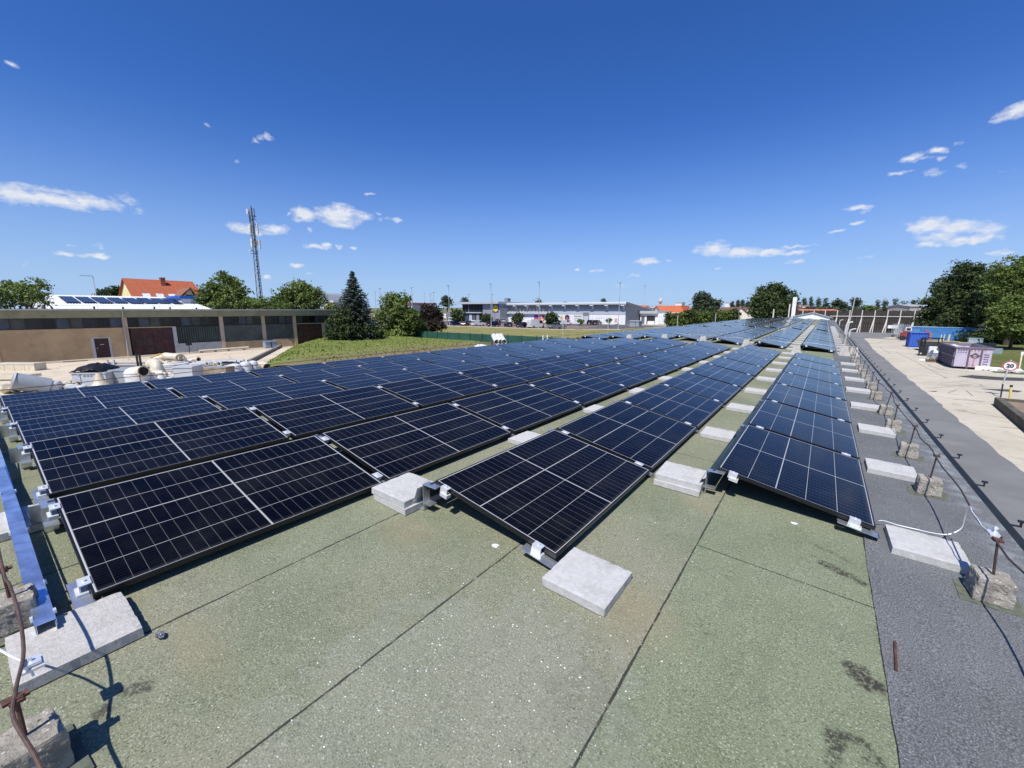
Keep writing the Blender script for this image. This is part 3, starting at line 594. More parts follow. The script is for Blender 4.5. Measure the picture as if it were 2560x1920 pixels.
_d0 = ray(2107,878); _t = (-1.644+.012)/(_d0.z+.0442*_d0.x); mp0 = EYE0+_d0*_t
mastp = thing('lightning_mast', 'thin leaning pale lightning rod standing at the right roof edge', 'lightning rod', tuple(mp0))
om = W(mastp); mb = MB(); tp = AY(2138,744,mp0.y+.3); mb.tube([mp0, tp], [.020,.013], 8); mb.build('pole', M('pale_pole', (.50,.49,.46), .6, .1), mastp, org=om)
mb = MB(); mb.taper(mp0.x,mp0.y,mp0.z+.004,mp0.z+.2,.15,.15,.11,.11); mb.build('base', MC['pale_concrete'], mastp, org=om)
print('mast', mp0)
# thin wire with posts on the left roof edge
XW = -11.6; wt_ = thing('edge_wire', 'thin dark wire on short posts along the far left roof edge', 'wire', (XW, 20, RZ(XW))); ow = W(wt_)
mb = MB(); ps = []
for i in range(0, 60): ps.append((XW, -.3+i*.75, RZ(XW)+.30-.03*math.sin(math.pi*((i*.75) % 2.2)/2.2)))
mb.tube(ps, .007, 5); mb.build('strand', darkrod, wt_, org=ow)
for i in range(21):
    y = .0+i*2.2; mb = MB(); mb.cyl((XW,y,RZ(XW)),(XW,y,RZ(XW)+.32),.008,n=5); mb.taper(XW,y,RZ(XW)+.003,RZ(XW)+.10,.08,.08,.06,.06); mb.build('post', darkrod, wt_, org=ow)
lad = thing('ladder', 'aluminium ladder whose top shows above the left roof edge', 'ladder', (-12.1, 15.3, 0)); ol = W(lad)
lt = [AX(1358,838,-11.9), AX(1369,837,-11.9)]
for q in lt:
    mb = MB(); mb.box(q.x-.03, q.y-.03, .0, q.x+.03, q.y+.03, q.z); mb.build('rail', alu, lad, org=ol)
for i in range(15):
    mb = MB(); z = .3+i*.27
    if z < lt[0].z: mb.cyl((lt[0].x,lt[0].y,z),(lt[1].x,lt[1].y,z),.016,n=6); mb.build('rung', alu, lad, org=ol)
# ================================================================== the ground and everything beyond the roof
EYE = Vector((0,0,CH)); RH = math.atan2(-_sy, _cy)     # heading of the picture's horizontal
def at(px, py, D): return EYE+ray(px, py)*D
def dep(p): return (Vector(p)-EYE).dot(_f)
def base(px, py, z=0.0): p = G(px, py, z); return p, dep(p)/FPX
def poly(name, mat, pts, z, kind='structure'):
    mb = MB(); mb.add([(p[0],p[1],z) for p in pts], [tuple(range(len(pts)))]); o = mb.build(name, mat, None, False, (0,0,0))
    if o.data.polygons[0].normal.z < 0: o.data.flip_normals()
    return struct(o, kind)
earth = M('dry_earth', (.30,.26,.18), .95, 0, .25, .06, dirt=(.16,.19,.08), dscale=.03, damt=.9)
def mat_grass(name, a, b_, c_, d=None):
    m, t, b = newmat(name); b.inputs['Roughness'].default_value = .95; b.inputs['Specular IOR Level'].default_value = .15
    vec = nd(t, 'ShaderNodeTexCoord').outputs['Object']
    c = tmix(t, ramp(t, tnoise(t, .22, 6, .65, vec), .32, .66), a, b_); c = tmix(t, ramp(t, tnoise(t, 1.6, 6, .7, vec), .48, .7), c, c_)
    c = tmix(t, tm(t, 'MULTIPLY', ramp(t, tnoise(t, 9, 3, .7, vec), .5, .65), .55), c, tuple(q*.45 for q in a))
    if d: c = d(t, vec, c)
    link(t, c, b.inputs['Base Color']); bump(t, b, tnoise(t, 8, 4, .7, vec), .8, .15); return m
def mound_dirt(t, vec, c):
    n = tnoise(t, .5, 5, .7, vec); sp = nd(t, 'ShaderNodeSeparateXYZ'); link(t, vec, sp.inputs[0])
    k = tm(t, 'MULTIPLY', ramp(t, tm(t, 'ADD', sp.outputs[0], tm(t, 'MULTIPLY', n, 16)), -31, -25), ramp(t, tnoise(t, 1.7, 5, .7, vec), .3, .55))
    return tmix(t, k, c, (.22,.17,.10))
def mat_yard(name, a, b_, crack=.5):
    m, t, b = newmat(name); b.inputs['Roughness'].default_value = .93; vec = nd(t, 'ShaderNodeTexCoord').outputs['Object']
    n = tnoise(t, .16, 6, .65, vec); n2 = tnoise(t, 1.3, 6, .7, vec)
    c = tmix(t, ramp(t, n, .3, .7), a, b_); c = tmix(t, tm(t, 'MULTIPLY', ramp(t, n2, .48, .72), .45), c, tuple(q*.5 for q in a)); n3 = tnoise(t, .55, 6, .7, vec); c = tmix(t, tm(t, 'MULTIPLY', ramp(t, n3, .55, .70), .40), c, tuple(q*.6 for q in a))
    wv = nd(t, 'ShaderNodeVectorMath', operation='MULTIPLY_ADD'); link(t, tnoise(t, .5, 4, .6, vec, 1), wv.inputs[0]); wv.inputs[1].default_value = (2.2,2.2,0); link(t, vec, wv.inputs[2])
    vo = nd(t, 'ShaderNodeTexVoronoi', Scale=.17, feature='DISTANCE_TO_EDGE'); link(t, wv.outputs[0], vo.inputs['Vector'])
    cr = tm(t, 'MULTIPLY', ramp(t, vo.outputs[0], .022, .006), ramp(t, tnoise(t, .3, 3, .6, vec), .40, .55))
    c = tmix(t, tm(t, 'MULTIPLY', cr, crack), c, (.10,.09,.075))
    link(t, c, b.inputs['Base Color']); bump(t, b, tnoise(t, 30, 4, .7, vec), .3, .01); return m
yardm = mat_yard('yard_concrete', (.425,.385,.300), (.505,.465,.370), .5); yardl = mat_yard('left_yard_concrete', (.50,.42,.31), (.58,.50,.38), .5)
lawn_m = mat_grass('lawn_grass', (.185,.185,.055), (.30,.26,.115), (.125,.15,.04)); rlawn_m = mat_grass('right_lawn_grass', (.11,.135,.035), (.17,.165,.06), (.07,.10,.025))
mound_m = mat_grass('mound_grass', (.155,.195,.045), (.205,.225,.065), (.115,.165,.035), mound_dirt)
poly('ground', earth, [(-2500,-300),(2500,-300),(2500,3000),(-2500,3000)], 0)
poly('left_yard', yardl, [(-62,-40),(XL,-40),(XL,60),(-30,60),(-62,60)], .004)
poly('yard', yardm, [(XE-.3,-20),(70,-20),(70,50),(11.6,50.5),(12.2,90),(60,110),(60,131),(XE-.3,131)], .004)
rag = random.Random(3)
ed = [(5.5+rag.uniform(-.07,.07)+.03*math.sin(y*.45), y) for y in np.arange(8, 75, .9)]
poly('asphalt_strip', asphalt, [(XE-.2,-20),(5.4,-20)]+ed+[(6.0,88),(6.0,98),(6.4,99.5),(9,103),(13,117),(40,122),(40,130.5),(XE-.2,130.5)], .008)
crk = []
for pl in ([(2310,968),(2332,971),(2380,966),(2430,961)],[(2370,983),(2392,974),(2415,976),(2432,990)],[(2240,880),(2290,905),(2335,930),(2365,945)],[(2300,955),(2350,958),(2420,952)],[(2200,868),(2215,878),(2228,885)]):
    Q = [G(*q) for q in pl]; mb = MB(); hw_ = .022
    L_, R2 = [], []
    for i, q in enumerate(Q):
        d = (Q[min(i+1,len(Q)-1)]-Q[max(i-1,0)]).normalized(); n_ = Vector((-d.y,d.x,0))*hw_; L_.append(q+n_); R2.append(q-n_)
    struct(poly('yard_crack', M('crack_dark', (.11,.095,.075), .95, 0, .3, 3), L_+R2[::-1], .0065))
tar = M('tar_repair', (.05,.048,.045), .85, 0, .3, 2)
for i, pg in enumerate([[(2395,941),(2430,938),(2500,943),(2560,945),(2560,953),(2500,951),(2440,947)],[(2450,972),(2520,974),(2556,978),(2545,981),(2500,978)],[(2318,978),(2345,978),(2338,980)],[(2165,845),(2200,846),(2258,850),(2215,848)]]):
    struct(poly('tar_patch', tar, [G(*q) for q in pg], .012))
poly('wall_paving', M('old_asphalt', (.33,.29,.23), .9, 0, .2, .3, dirt=(.2,.18,.15), dscale=.4), [(-60.2,-40),(-57.5,-40),(-57.5,27),(-60.2,27)], .008)
poly('lawn', lawn_m, [(-170,46),(XL-.4,46),(XL-.4,118),(-42,118),(-42.5,103.5),(-47,102),(-50.5,98.5),(-51.5,95.5),(-55,93.5),(-62,93.2),(-170,92)], .006)
poly('right_lawn', rlawn_m, [(11.6,50.5),(70,44),(80,120),(12.3,96)], .008)
poly('car_park', M('car_park_asphalt', (.085,.083,.085), .9, 0, .15, .2), [(-190,92),(-62,93.2),(-55,93.5),(-51.5,95.5),(-50.5,98.5),(-47,102),(-42.5,103.5),(-42,118),(-42,137),(-190,137)], .005)
poly('parking_bays', M('red_paving', (.19,.125,.105), .9, 0, .2, .5), [(-110,93.3),(-57,93.9),(-54,97),(-55,121),(-110,121)], .009)
kerbm = M('pale_kerb', (.55,.53,.48), .9, 0, .1, 2)
mb = MB(); kp = [(-110,93.1),(-62,93.3),(-55,93.6),(-51.6,95.6),(-50.6,98.5),(-47,102),(-42.5,103.6),(-42,112)]
for (xa,ya),(xb,yb) in zip(kp[:-1], kp[1:]):
    d = Vector((yb-ya, xa-xb, 0)).normalized()*.12; mb.hexa([(xa-d.x,ya-d.y,0),(xb-d.x,yb-d.y,0),(xb+d.x,yb+d.y,0),(xa+d.x,ya+d.y,0),(xa-d.x,ya-d.y,.13),(xb-d.x,yb-d.y,.13),(xb+d.x,yb+d.y,.13),(xa+d.x,ya+d.y,.13)])
struct(mb.build('kerb', kerbm, None, False, (-60,95,0), True))
# grassy mound
mb = MB(); nx, ny = 70, 50; P = []
A0, A1 = Vector((-43.2,16.2)), Vector((-58.6,26.0)); ab = (A1-A0); nrm = Vector((-ab.y, ab.x)).normalized()
if nrm.y < 0: nrm = -nrm
for j in range(ny):
    for i in range(nx):
        x = -61+49*i/(nx-1); y = 15+33*j/(ny-1); dl = (Vector((x,y))-A0).dot(nrm)
        h = max(0, min(1, dl/5.5)); h = h*h*(3-2*h); e = max(0, min(1, (-30-x-(y-40)*.25+2*mnoise.noise(Vector((x*.2,y*.2,3))))/7)); h *= e*e*(3-2*e)
        h *= max(0, min(1, (50-y)/8))
        P.append((x, y, -.15+1.0*h+.10*h*mnoise.noise(Vector((x*.5,y*.5,0)))+.05*h*mnoise.noise(Vector((x*2,y*2,1)))))
mb.add(P, [(j*nx+i, j*nx+i+1, (j+1)*nx+i+1, (j+1)*nx+i) for j in range(ny-1) for i in range(nx-1)])
struct(mb.build('grass_mound', mound_m, None, True))
mb = MB(); rg = random.Random(11)
for i in range(4500):
    x, y = rg.uniform(-60,-32), rg.uniform(17,47); dl = (Vector((x,y))-A0).dot(nrm)
    if dl < .3: continue
    h = max(0, min(1, dl/5.5)); h = h*h*(3-2*h); e = max(0, min(1, (-30-x-(y-40)*.25)/7)); h *= e*e*(3-2*e)*max(0, min(1, (50-y)/8)); z = -.16+h
    if z < 0: continue
    a = rg.random()*6.28; s = rg.uniform(.05,.15); dx, dy = math.cos(a)*.07, math.sin(a)*.07
    mb.add([(x-dx,y-dy,z),(x+dx,y+dy,z),(x+dx*.3+rg.uniform(-.1,.1),y+dy*.3,z+s),(x-dx*.6,y-dy*.6+rg.uniform(-.1,.1),z+s*.8)], [(0,1,2,3)])
o = mb.build('grass_tufts', mound_m); struct(o, 'stuff'); tag(o, 'rough grass tufts on the mound behind the panels', 'grass')
kd = (A1-A0).normalized(); kn = Vector((-kd.y, kd.x)); mb = MB(); q = [A0-kn*.12, A1-kn*.12, A1+kn*.12, A0+kn*.12]; mb.hexa([(p.x,p.y,0) for p in q]+[(p.x,p.y,.35) for p in q])
tag(mb.build('retaining_kerb', M('dark_kerb', (.22,.20,.17), .9, 0, .2, 2), None, False, (A0.x,A0.y,0), True), 'low dark kerb wall along the foot of the grassy mound', 'kerb')
# ------------------------------------------------------------------ foliage
def mat_leaf(name, a, b_, tr=.25):
    m = bpy.data.materials.new(name); m.use_nodes = True; t = m.node_tree; b = t.nodes['Principled BSDF']; out = t.nodes['Material Output']
    b.inputs['Roughness'].default_value = .6; b.inputs['Specular IOR Level'].default_value = .25
    g = nd(t, 'ShaderNodeNewGeometry'); a = tuple(q*.7 for q in a); b_ = tuple(q*1.15 for q in b_); c = tmix(t, g.outputs['Random Per Island'], a, b_)
    vec = nd(t, 'ShaderNodeTexCoord').outputs['Object']; c = tmix(t, tm(t, 'MULTIPLY', ramp(t, tnoise(t, .35, 3, .6, vec), .42, .62), .5), c, tuple(q*1.45 for q in b_))
    link(t, c, b.inputs['Base Color']); tl_ = nd(t, 'ShaderNodeBsdfTranslucent'); link(t, c, tl_.inputs[0]); mx = nd(t, 'ShaderNodeMixShader'); mx.inputs[0].default_value = tr
    link(t, b.outputs[0], mx.inputs[1]); link(t, tl_.outputs[0], mx.inputs[2]); link(t, mx.outputs[0], out.inputs[0]); return m
leaf_mid = mat_leaf('leaf_mid', (.062,.100,.020), (.120,.165,.038)); leaf_dark = mat_leaf('leaf_dark', (.030,.050,.016), (.060,.088,.028)); leaf_light = mat_leaf('leaf_light', (.075,.115,.022), (.135,.18,.042))
leaf_spruce = mat_leaf('needle_blue_green', (.026,.040,.030), (.066,.088,.072), .1); leaf_plum = mat_leaf('leaf_plum', (.020,.015,.011), (.042,.030,.022)); leaf_far = mat_leaf('leaf_far', (.036,.056,.032), (.066,.090,.050))
bark = M('bark', (.07,.055,.04), .95, 0, .3, 3)
def leaves(lobes, n, size, seed, org, shell=.55, clump=15):
    rg = np.random.default_rng(seed); vol = np.array([l[3]*l[4]*l[5] for l in lobes])**.8; pr = vol/vol.sum()
    nc = max(1, n//clump); idx = rg.choice(len(lobes), nc, p=pr); L = np.array(lobes)[idx]
    d = rg.normal(size=(nc,3)); d /= np.linalg.norm(d, axis=1)[:,None]; r = shell+(1.06-shell)*rg.random((nc,1))**.6
    cc = L[:,:3]+d*r*L[:,3:6]*(.92+.16*rg.random((nc,1)))
    c = np.repeat(cc, clump, 0); dd = np.repeat(d, clump, 0); N = len(c)
    c = c+rg.normal(size=(N,3))*size*1.7*np.array([1,1,.6])
    nn = dd*.6+rg.normal(size=(N,3))*.75+np.array([0,0,.45]); nn /= np.linalg.norm(nn, axis=1)[:,None]
    a = np.cross(nn, rg.normal(size=(N,3))); a /= np.linalg.norm(a, axis=1)[:,None]; b = np.cross(nn, a)
    s = size*(.55+.9*rg.random((N,1))); V = np.stack([c+a*s, c+b*s*.6+nn*s*.15, c-a*s, c-b*s*.6+nn*s*.15], 1)-np.array(org)
    return V.reshape(-1,3)
def leafmesh(name, V, mat):
    me = bpy.data.meshes.new(name); n = len(V)//4
    me.vertices.add(n*4); me.vertices.foreach_set('co', V.astype(np.float32).ravel()); me.loops.add(n*4); me.loops.foreach_set('vertex_index', np.arange(n*4, dtype=np.int32))
    me.polygons.add(n); me.polygons.foreach_set('loop_start', np.arange(0, n*4, 4, dtype=np.int32)); me.polygons.foreach_set('loop_total', np.full(n, 4, dtype=np.int32))
    me.materials.append(mat); me.update(calc_edges=True); return me
TS = 100
def tree(name, label, cat, D, lobes, mat, n=2500, leaf=.0, trunk=True, group=None, gz=0.0, depthk=.9):
    """lobes in photograph pixels (x, y, half width, half height), standing at forward distance D"""
    global TS; TS += 1; k = D/FPX; Ls = []; fw = Vector((_sy,_cy,0)); rg = random.Random(TS)
    for (px, py, rx, ry) in lobes:
        p = at(px, py, D)+fw*rg.uniform(-.25,.25)*rx*k; rx *= k; ry *= k
        Ls.append((p.x, p.y, p.z, rx*.98, rx*depthk, ry))
        for _ in range(5):     # smaller bulges make the outline uneven
            a, e = rg.uniform(0,6.28), rg.uniform(-.5,1.3); q = .62; Ls.append((p.x+rx*.75*math.cos(a)*math.cos(e), p.y+rx*.75*math.sin(a)*math.cos(e), p.z+ry*.78*math.sin(e), rx*.36, rx*.36, ry*.36))
    cx = sum(l[0] for l in Ls)/len(Ls); cy = sum(l[1] for l in Ls)/len(Ls); zb = min(l[2]-l[5] for l in Ls); zt = max(l[2]+l[5] for l in Ls)
    t = thing(name, label, cat, (cx, cy, gz), group); org = W(t); leaf = leaf or k*max(.9, min(2.6, .15*max(l[2] for l in lobes)))
    inst('crown', leafmesh('crown', np.concatenate([leaves(Ls, int(n*1.25), leaf, TS, org), leaves([(a,b_,c,d*.72,e*.72,f*.74) for a,b_,c,d,e,f in Ls], int(n*.34), leaf*1.5, TS+999, org, .2)]), mat), t)
    if trunk:
        mb = MB(); R = max(.10, (zt-gz)*.022); top = gz+(zt-gz)*.62
        mb.tube([(cx,cy,gz-.05),(cx+.1*R,cy,gz+(top-gz)*.4),(cx-.3*R,cy+.2*R,top)], [R*1.25,R,R*.55], 8)
        for i, l in enumerate(Ls[::3][:9]): mb.tube([(cx,cy,gz+(top-gz)*(.35+.06*i)),((cx+l[0])/2,(cy+l[1])/2,(gz+(top-gz)*.5+l[2])/2+.2),(l[0],l[1],l[2])], [R*.55,R*.38,R*.15], 6)
        mb.build('trunk', bark, t, True, org)
    return t
def DX(px, py, X): return X/ray(px, py).x
def DY(px, py, Y): return Y/ray(px, py).y
GB = 'trees behind the left workshop'
tree('leafy_tree', 'light green leafy tree at the left picture edge above the workshop roof', 'tree', DX(45,740,-74), [(18,738,56,36),(62,722,40,30),(92,752,26,24),(-40,745,50,35)], leaf_light, 3800, group=GB)
tree('dark_tree', 'small dark tree peeping up between white warehouse and yellow house', 'tree', DX(278,733,-135), [(268,736,18,11),(290,731,14,13)], leaf_dark, 900, group=GB)
tree('leafy_tree', 'dark green tree with high crown right of the yellow house', 'tree', DX(555,735,-82), [(558,716,36,34),(585,742,32,34),(528,742,32,32),(505,762,24,22)], leaf_mid, 4200, group=GB)
tree('leafy_shrub', 'greyish bush under the antenna mast behind the workshop', 'shrub', DX(622,760,-78), [(610,762,34,18),(650,762,30,20),(560,766,40,14),(690,766,44,16),(640,768,50,14)], leaf_mid, 2600, group=GB)
tree('leafy_tree', 'broad green tree right of the mast above the workshop roof', 'tree', DX(745,735,-76), [(745,724,34,24),(712,745,30,28),(783,748,30,30),(748,758,52,24),(690,762,24,18)], leaf_mid, 4600, group=GB)
tree('leafy_shrub', 'low pale shrub beside the white roof left of the spruce', 'shrub', DX(830,770,-78), [(830,772,16,11)], leaf_light, 500, group=GB)
# blue spruce: whorls of drooping boughs
def spruce(label, px, pytop, pybase, halfw, gpx):
    p, k = base(*gpx); D = dep(p); top = at(px, pytop, D).z; Rm = halfw*k; rg = np.random.default_rng(5); t = thing('blue_spruce', label, 'tree', (p.x,p.y,0)); V = []
    nl = 30
    for i in range(nl):
        u = i/(nl-1); z = .9+(top-.9)*u; R = Rm*(1-u)**.97*(.84+.32*rg.random())+.12
        nb = int(9+12*(1-u)); a0 = rg.random()*6.28
        for j in range(nb):
            a = a0+6.283*j/nb+rg.normal()*.12; Rb = R*(.78+.34*rg.random()); m_ = max(3, int(Rb/.13))
            for q in range(m_):
                f = (q+.6)/m_; c = np.array([math.cos(a)*Rb*f, math.sin(a)*Rb*f, z-.30*Rb*f*(1-.55*f)+.06*rg.normal()])
                for w_ in range(3):
                    s = .21*(1.15-.40*f); n_ = np.array([rg.normal()*.5, rg.normal()*.5, 1.0]); n_ /= np.linalg.norm(n_); t1 = np.array([math.cos(a+rg.normal()*.6), math.sin(a+rg.normal()*.6), -.3+rg.normal()*.25]); t1 -= n_*t1.dot(n_); t1 /= np.linalg.norm(t1); t2 = np.cross(n_, t1)
                    o_ = c+np.array([rg.normal()*.10, rg.normal()*.10, rg.normal()*.05]); V += [o_+t1*s*1.3, o_+t2*s*.5-n_*.04, o_-t1*s*.6, o_-t2*s*.5-n_*.04]
    inst('crown', leafmesh('crown', np.array(V), leaf_spruce), t); mb = MB(); mb.tube([(p.x,p.y,-.05),(p.x,p.y,top-.2)], [.2,.03], 8); mb.build('trunk', bark, t, True, W(t))
spruce('tall dark blue spruce standing at the right end of the workshop', 891, 684, 858, 76, (892,861))
GS = 'bushes right of the workshop'
def dS(px, py): return dep(G(px, py))
tree('leafy_shrub', 'dark green bush hiding the right corner of the workshop', 'shrub', dS(860,866), [(855,812,30,40),(875,828,28,26),(838,838,24,20),(862,790,18,20)], leaf_dark, 2600, trunk=False, group=GS)
tree('leafy_shrub', 'low dark bush below the blue spruce', 'shrub', dS(915,862), [(912,822,26,28),(935,835,24,20),(895,838,20,16)], leaf_dark, 2200, trunk=False, group=GS)
tree('leafy_tree', 'tall yellow-green bushy tree with wispy top right of the spruce', 'tree', dS(990,850), [(985,775,36,32),(1005,805,40,32),(958,808,28,34),(1028,800,22,28),(985,838,50,14),(978,745,22,14),(1005,748,20,14)], leaf_light, 5200, group=GS)
tree('dark_shrub', 'dark green rounded bush beside the purple-leaved plum', 'shrub', dS(1035,848), [(1042,822,22,22),(1020,832,22,16)], leaf_dark, 1600, trunk=False, group=GS)
tree('plum_tree', 'purple-leaved plum tree standing before the car park', 'tree', dS(1080,836), [(1072,788,28,26),(1085,808,28,26),(1060,808,22,24)], leaf_plum, 3200, group=GS)
# ------------------------------------------------------------------ left workshop
BX = -60.2
LBW = thing('workshop_building', 'long low ochre workshop with clerestory strip and flat roof', 'building', (BX, 15, 0)); ol_ = W(LBW)
ochre = M('ochre_render', (.56,.385,.20), .92, 0, .13, .7, dirt=(.40,.27,.155), dscale=.6, damt=.6); ochre2 = M('ochre_pillar', (.54,.41,.27), .92, 0, .12, 1, dirt=(.5,.45,.38), dscale=1.4, damt=.5)
def bb(name, mat, y0, y1, z0, z1, d0=0.0, d1=.3, parent=None, org=None):
    mb = MB(); mb.box(BX+d0, y0, z0, BX+d1, y1, z1); return mb.build(name, mat, parent or LBW, org=org or ol_)
Ya, Yb = -34.0, 40.0
mb = MB(); mb.box(BX-14, Ya, 0, BX-.45, Yb, 4.9); mb.build('core', M('dark_interior', (.03,.03,.03), .9), LBW, org=ol_)
bb('roof_slab', M('flat_roof_felt', (.16,.16,.155), .9), Ya-.3, Yb+.3, 4.93, 5.05, -14.3, .55); bb('fascia', M('olive_fascia', (.31,.285,.17), .85, 0, .10, .8, dirt=(.17,.155,.09), dscale=1), Ya, Yb, 4.16, 4.93, -.4, .40)
mb = MB(); mb.box(BX+.50, Ya-.3, 4.90, BX+.60, Yb+.3, 5.01); mb.build('gutter', galvd, LBW, org=ol_)
def openings(y0, y1): 
    pass
brown = M('brown_door_wood', (.050,.022,.018), .7, 0, .35, 1.2, dirt=(.09,.045,.035), dscale=2); framew = M('dark_window_frame', (.035,.025,.02), .6); whitep = M('whitewash', (.55,.53,.49), .9, 0, .15, 2, dirt=(.4,.33,.25), dscale=2)
def clerestory(y0, y1, z0=3.08, z1=4.16, step=.92):
    n = max(1, round((y1-y0)/step)); s = (y1-y0)/n
    for i in range(n):
        f = MB(); a, c = y0+i*s, y0+(i+1)*s; t_ = .05
        for q in ((a,z0,a+t_,z1),(c-t_,z0,c,z1),(a+t_,z0,c-t_,z0+t_),(a+t_,z1-t_,c-t_,z1)): f.box(BX-.12, q[0], q[1], BX-.04, q[2], q[3])
        fo = f.build('window_frame', framew, LBW, org=ol_); g_ = MB(); g_.box(BX-.10, a+t_, z0+t_, BX-.085, c-t_, z1-t_)
        ms = [M('dusty_glass_%s' % q, col, .25, 0, .3, 1.3) for q, col in (('dark',(.02,.022,.02)),('grey',(.055,.06,.055)),('blue',(.05,.065,.085)),('black',(.008,.008,.008)))]
        gp = g_.build('pane', ms[(i*7+int(y0)) % 4], fo, org=ol_)
PIL = [-25.2,-16.2,-7.2,1.8,10.87,19.83,28.82,37.8]
for y in PIL: bb('pillar', ochre2, y-.2, y+.2, 0, 4.16, -.2, .14)
# bay with the small door
for y0, y1 in ((-34,-25.4),(-25,-16.4),(-16,-7.4),(-7,1.6)): bb('wall', ochre, y0, y1, 0, 3.08, -.3, 0); clerestory(y0, y1)
for a in ((2.0,8.1,0,3.08),(9.5,10.67,0,3.08),(8.1,9.5,2.12,3.08)): bb('wall', ochre, a[0], a[1], a[2], a[3], -.3, 0)
clerestory(2.0, 10.67)
for a in ((8.08,8.31,0,2.12),(9.40,9.56,0,2.12),(8.31,9.40,2.02,2.12)): bb('door_surround', whitep, a[0], a[1], a[2], a[3], -.28, .012)
dr = bb('door', brown, 8.31, 9.40, .02, 2.02, -.16, -.06); bb('handle', galv, 8.42, 8.52, 1.0, 1.04, -.06, -.01, dr); bb('door_plate', white, 8.72, 9.02, 1.36, 1.41, -.06, -.05, dr)
# garage bay, green sheet bay
bb('lintel', ochre, 11.07, 15.26, 2.98, 3.08, -.3, 0); clerestory(11.07, 19.63)
def gate(y0, y1, z1, cols, rows):
    g_ = bb('gate', brown, y0, y1, .02, z1, -.2, -.12); n = 0
    for i in range(cols):
        for j in range(rows):
            a = y0+(y1-y0)*i/cols; c = y0+(y1-y0)*(i+1)/cols; z0 = .02+(z1-.02)*j/rows; zz = .02+(z1-.02)*(j+1)/rows
            mb = MB(); mb.box(BX-.12, a+.06, z0+.06, BX-.095, c-.06, zz-.06); mb.build('gate_panel', M('brown_panel_a', (.062,.028,.022), .75, 0, .4, 1.5, dirt=(.11,.06,.05), dscale=3) if (i+j) % 3 else M('brown_panel_b', (.075,.022,.020), .7, 0, .3, 1.5), g_, org=ol_)
gate(11.22, 14.93, 2.98, 4, 3)
bb('door_surround', whitep, 14.93, 15.26, 0, 2.98, -.25, .02)
grn = M('green_sheet', (.055,.075,.060), .6, .1, .25, .9, dirt=(.12,.13,.11), dscale=.8, damt=.5)
def corrug(y0, y1, z0, z1, name='corrugated_panel', mat=None):
    mb = MB(); n = int((y1-y0)/.22); s = (y1-y0)/n
    for i in range(n):
        a = y0+i*s; mb.hexa([(BX-.14,a,z0),(BX-.06,a+s*.25,z0),(BX-.06,a+s*.75,z0),(BX-.14,a+s,z0),(BX-.14,a,z1),(BX-.06,a+s*.25,z1),(BX-.06,a+s*.75,z1),(BX-.14,a+s,z1)])
    mb.build(name, mat or grn, LBW, org=ol_, fixn=True)
corrug(15.34, 19.63, 1.06, 3.02); bb('wall', whitep, 15.26, 19.63, 0, 1.02, -.3, .01); bb('sill', whitep, 15.26, 19.63, 1.02, 1.08, -.2, .06)
def flatpanel(y0, y1): bb('board_panel', M('grey_green_board', (.075,.085,.075), .65, 0, .3, .8, dirt=(.16,.165,.15), dscale=.9, damt=.6), y0, y1, .98, 3.02, -.14, -.06); bb('wall', ochre, y0, y1, 0, .98, -.3, 0); bb('lintel', framew, y0, y1, 3.02, 3.08, -.2, -.02)
clerestory(20.03, 24.5); flatpanel(20.03, 24.5); bb('post', ochre2, 24.5, 24.95, 0, 3.05, -.25, .06); clerestory(24.95, 28.62); flatpanel(24.95, 28.62); bb('post', ochre2, 24.5, 24.95, 3.05, 4.16, -.25, -.02)
clerestory(29.02, 37.6); bb('lintel', ochre, 29.02, 37.6, 2.98, 3.08, -.3, 0); gate(29.12, 32.85, 2.98, 4, 3); bb('post', ochre2, 32.85, 33.3, 0, 2.98, -.25, .04); flatpanel(33.3, 37.6)
mb = MB(); mb.tube([(BX+.48,10.75,4.93),(BX+.46,10.75,4.35),(BX+.2,10.75,4.05),(BX+.2,10.75,.2)], .055, 8); mb.build('downpipe', galvd, LBW, True, ol_)
for y in np.arange(-3, 37, 1.0):
    mb = MB(); mb.box(BX+.40, y-.03, 4.30, BX+.408, y+.03, 4.36); mb.build('bolt', M('dark_bolt', (.09,.08,.05), .8), LBW, org=ol_)
for y, h in ((5.3,.5),(8.7,.35),(10.9,.3),(13.5,.35),(14.9,.3),(17.4,.25)):
    mb = MB(); mb.box(BX+.2, y-.07, 5.05, BX+.34, y+.07, 5.05+h*.7); mb.build('roof_stub', M('dark_vent', (.05,.05,.05), .7), LBW, org=ol_)
mb = MB(); mb.tube([(BX+.2,1,5.4),(BX+.2,9,5.35),(BX+.2,18,5.42),(BX+.2,28,5.36),(BX+.2,39,5.4)], .012, 5)
for y in (1,5,9,14,18,23,28,33,39): mb.cyl((BX+.2,y,5.05),(BX+.2,y,5.42),.012,n=5)
mb.build('roof_wire', darkrod, LBW, org=ol_)
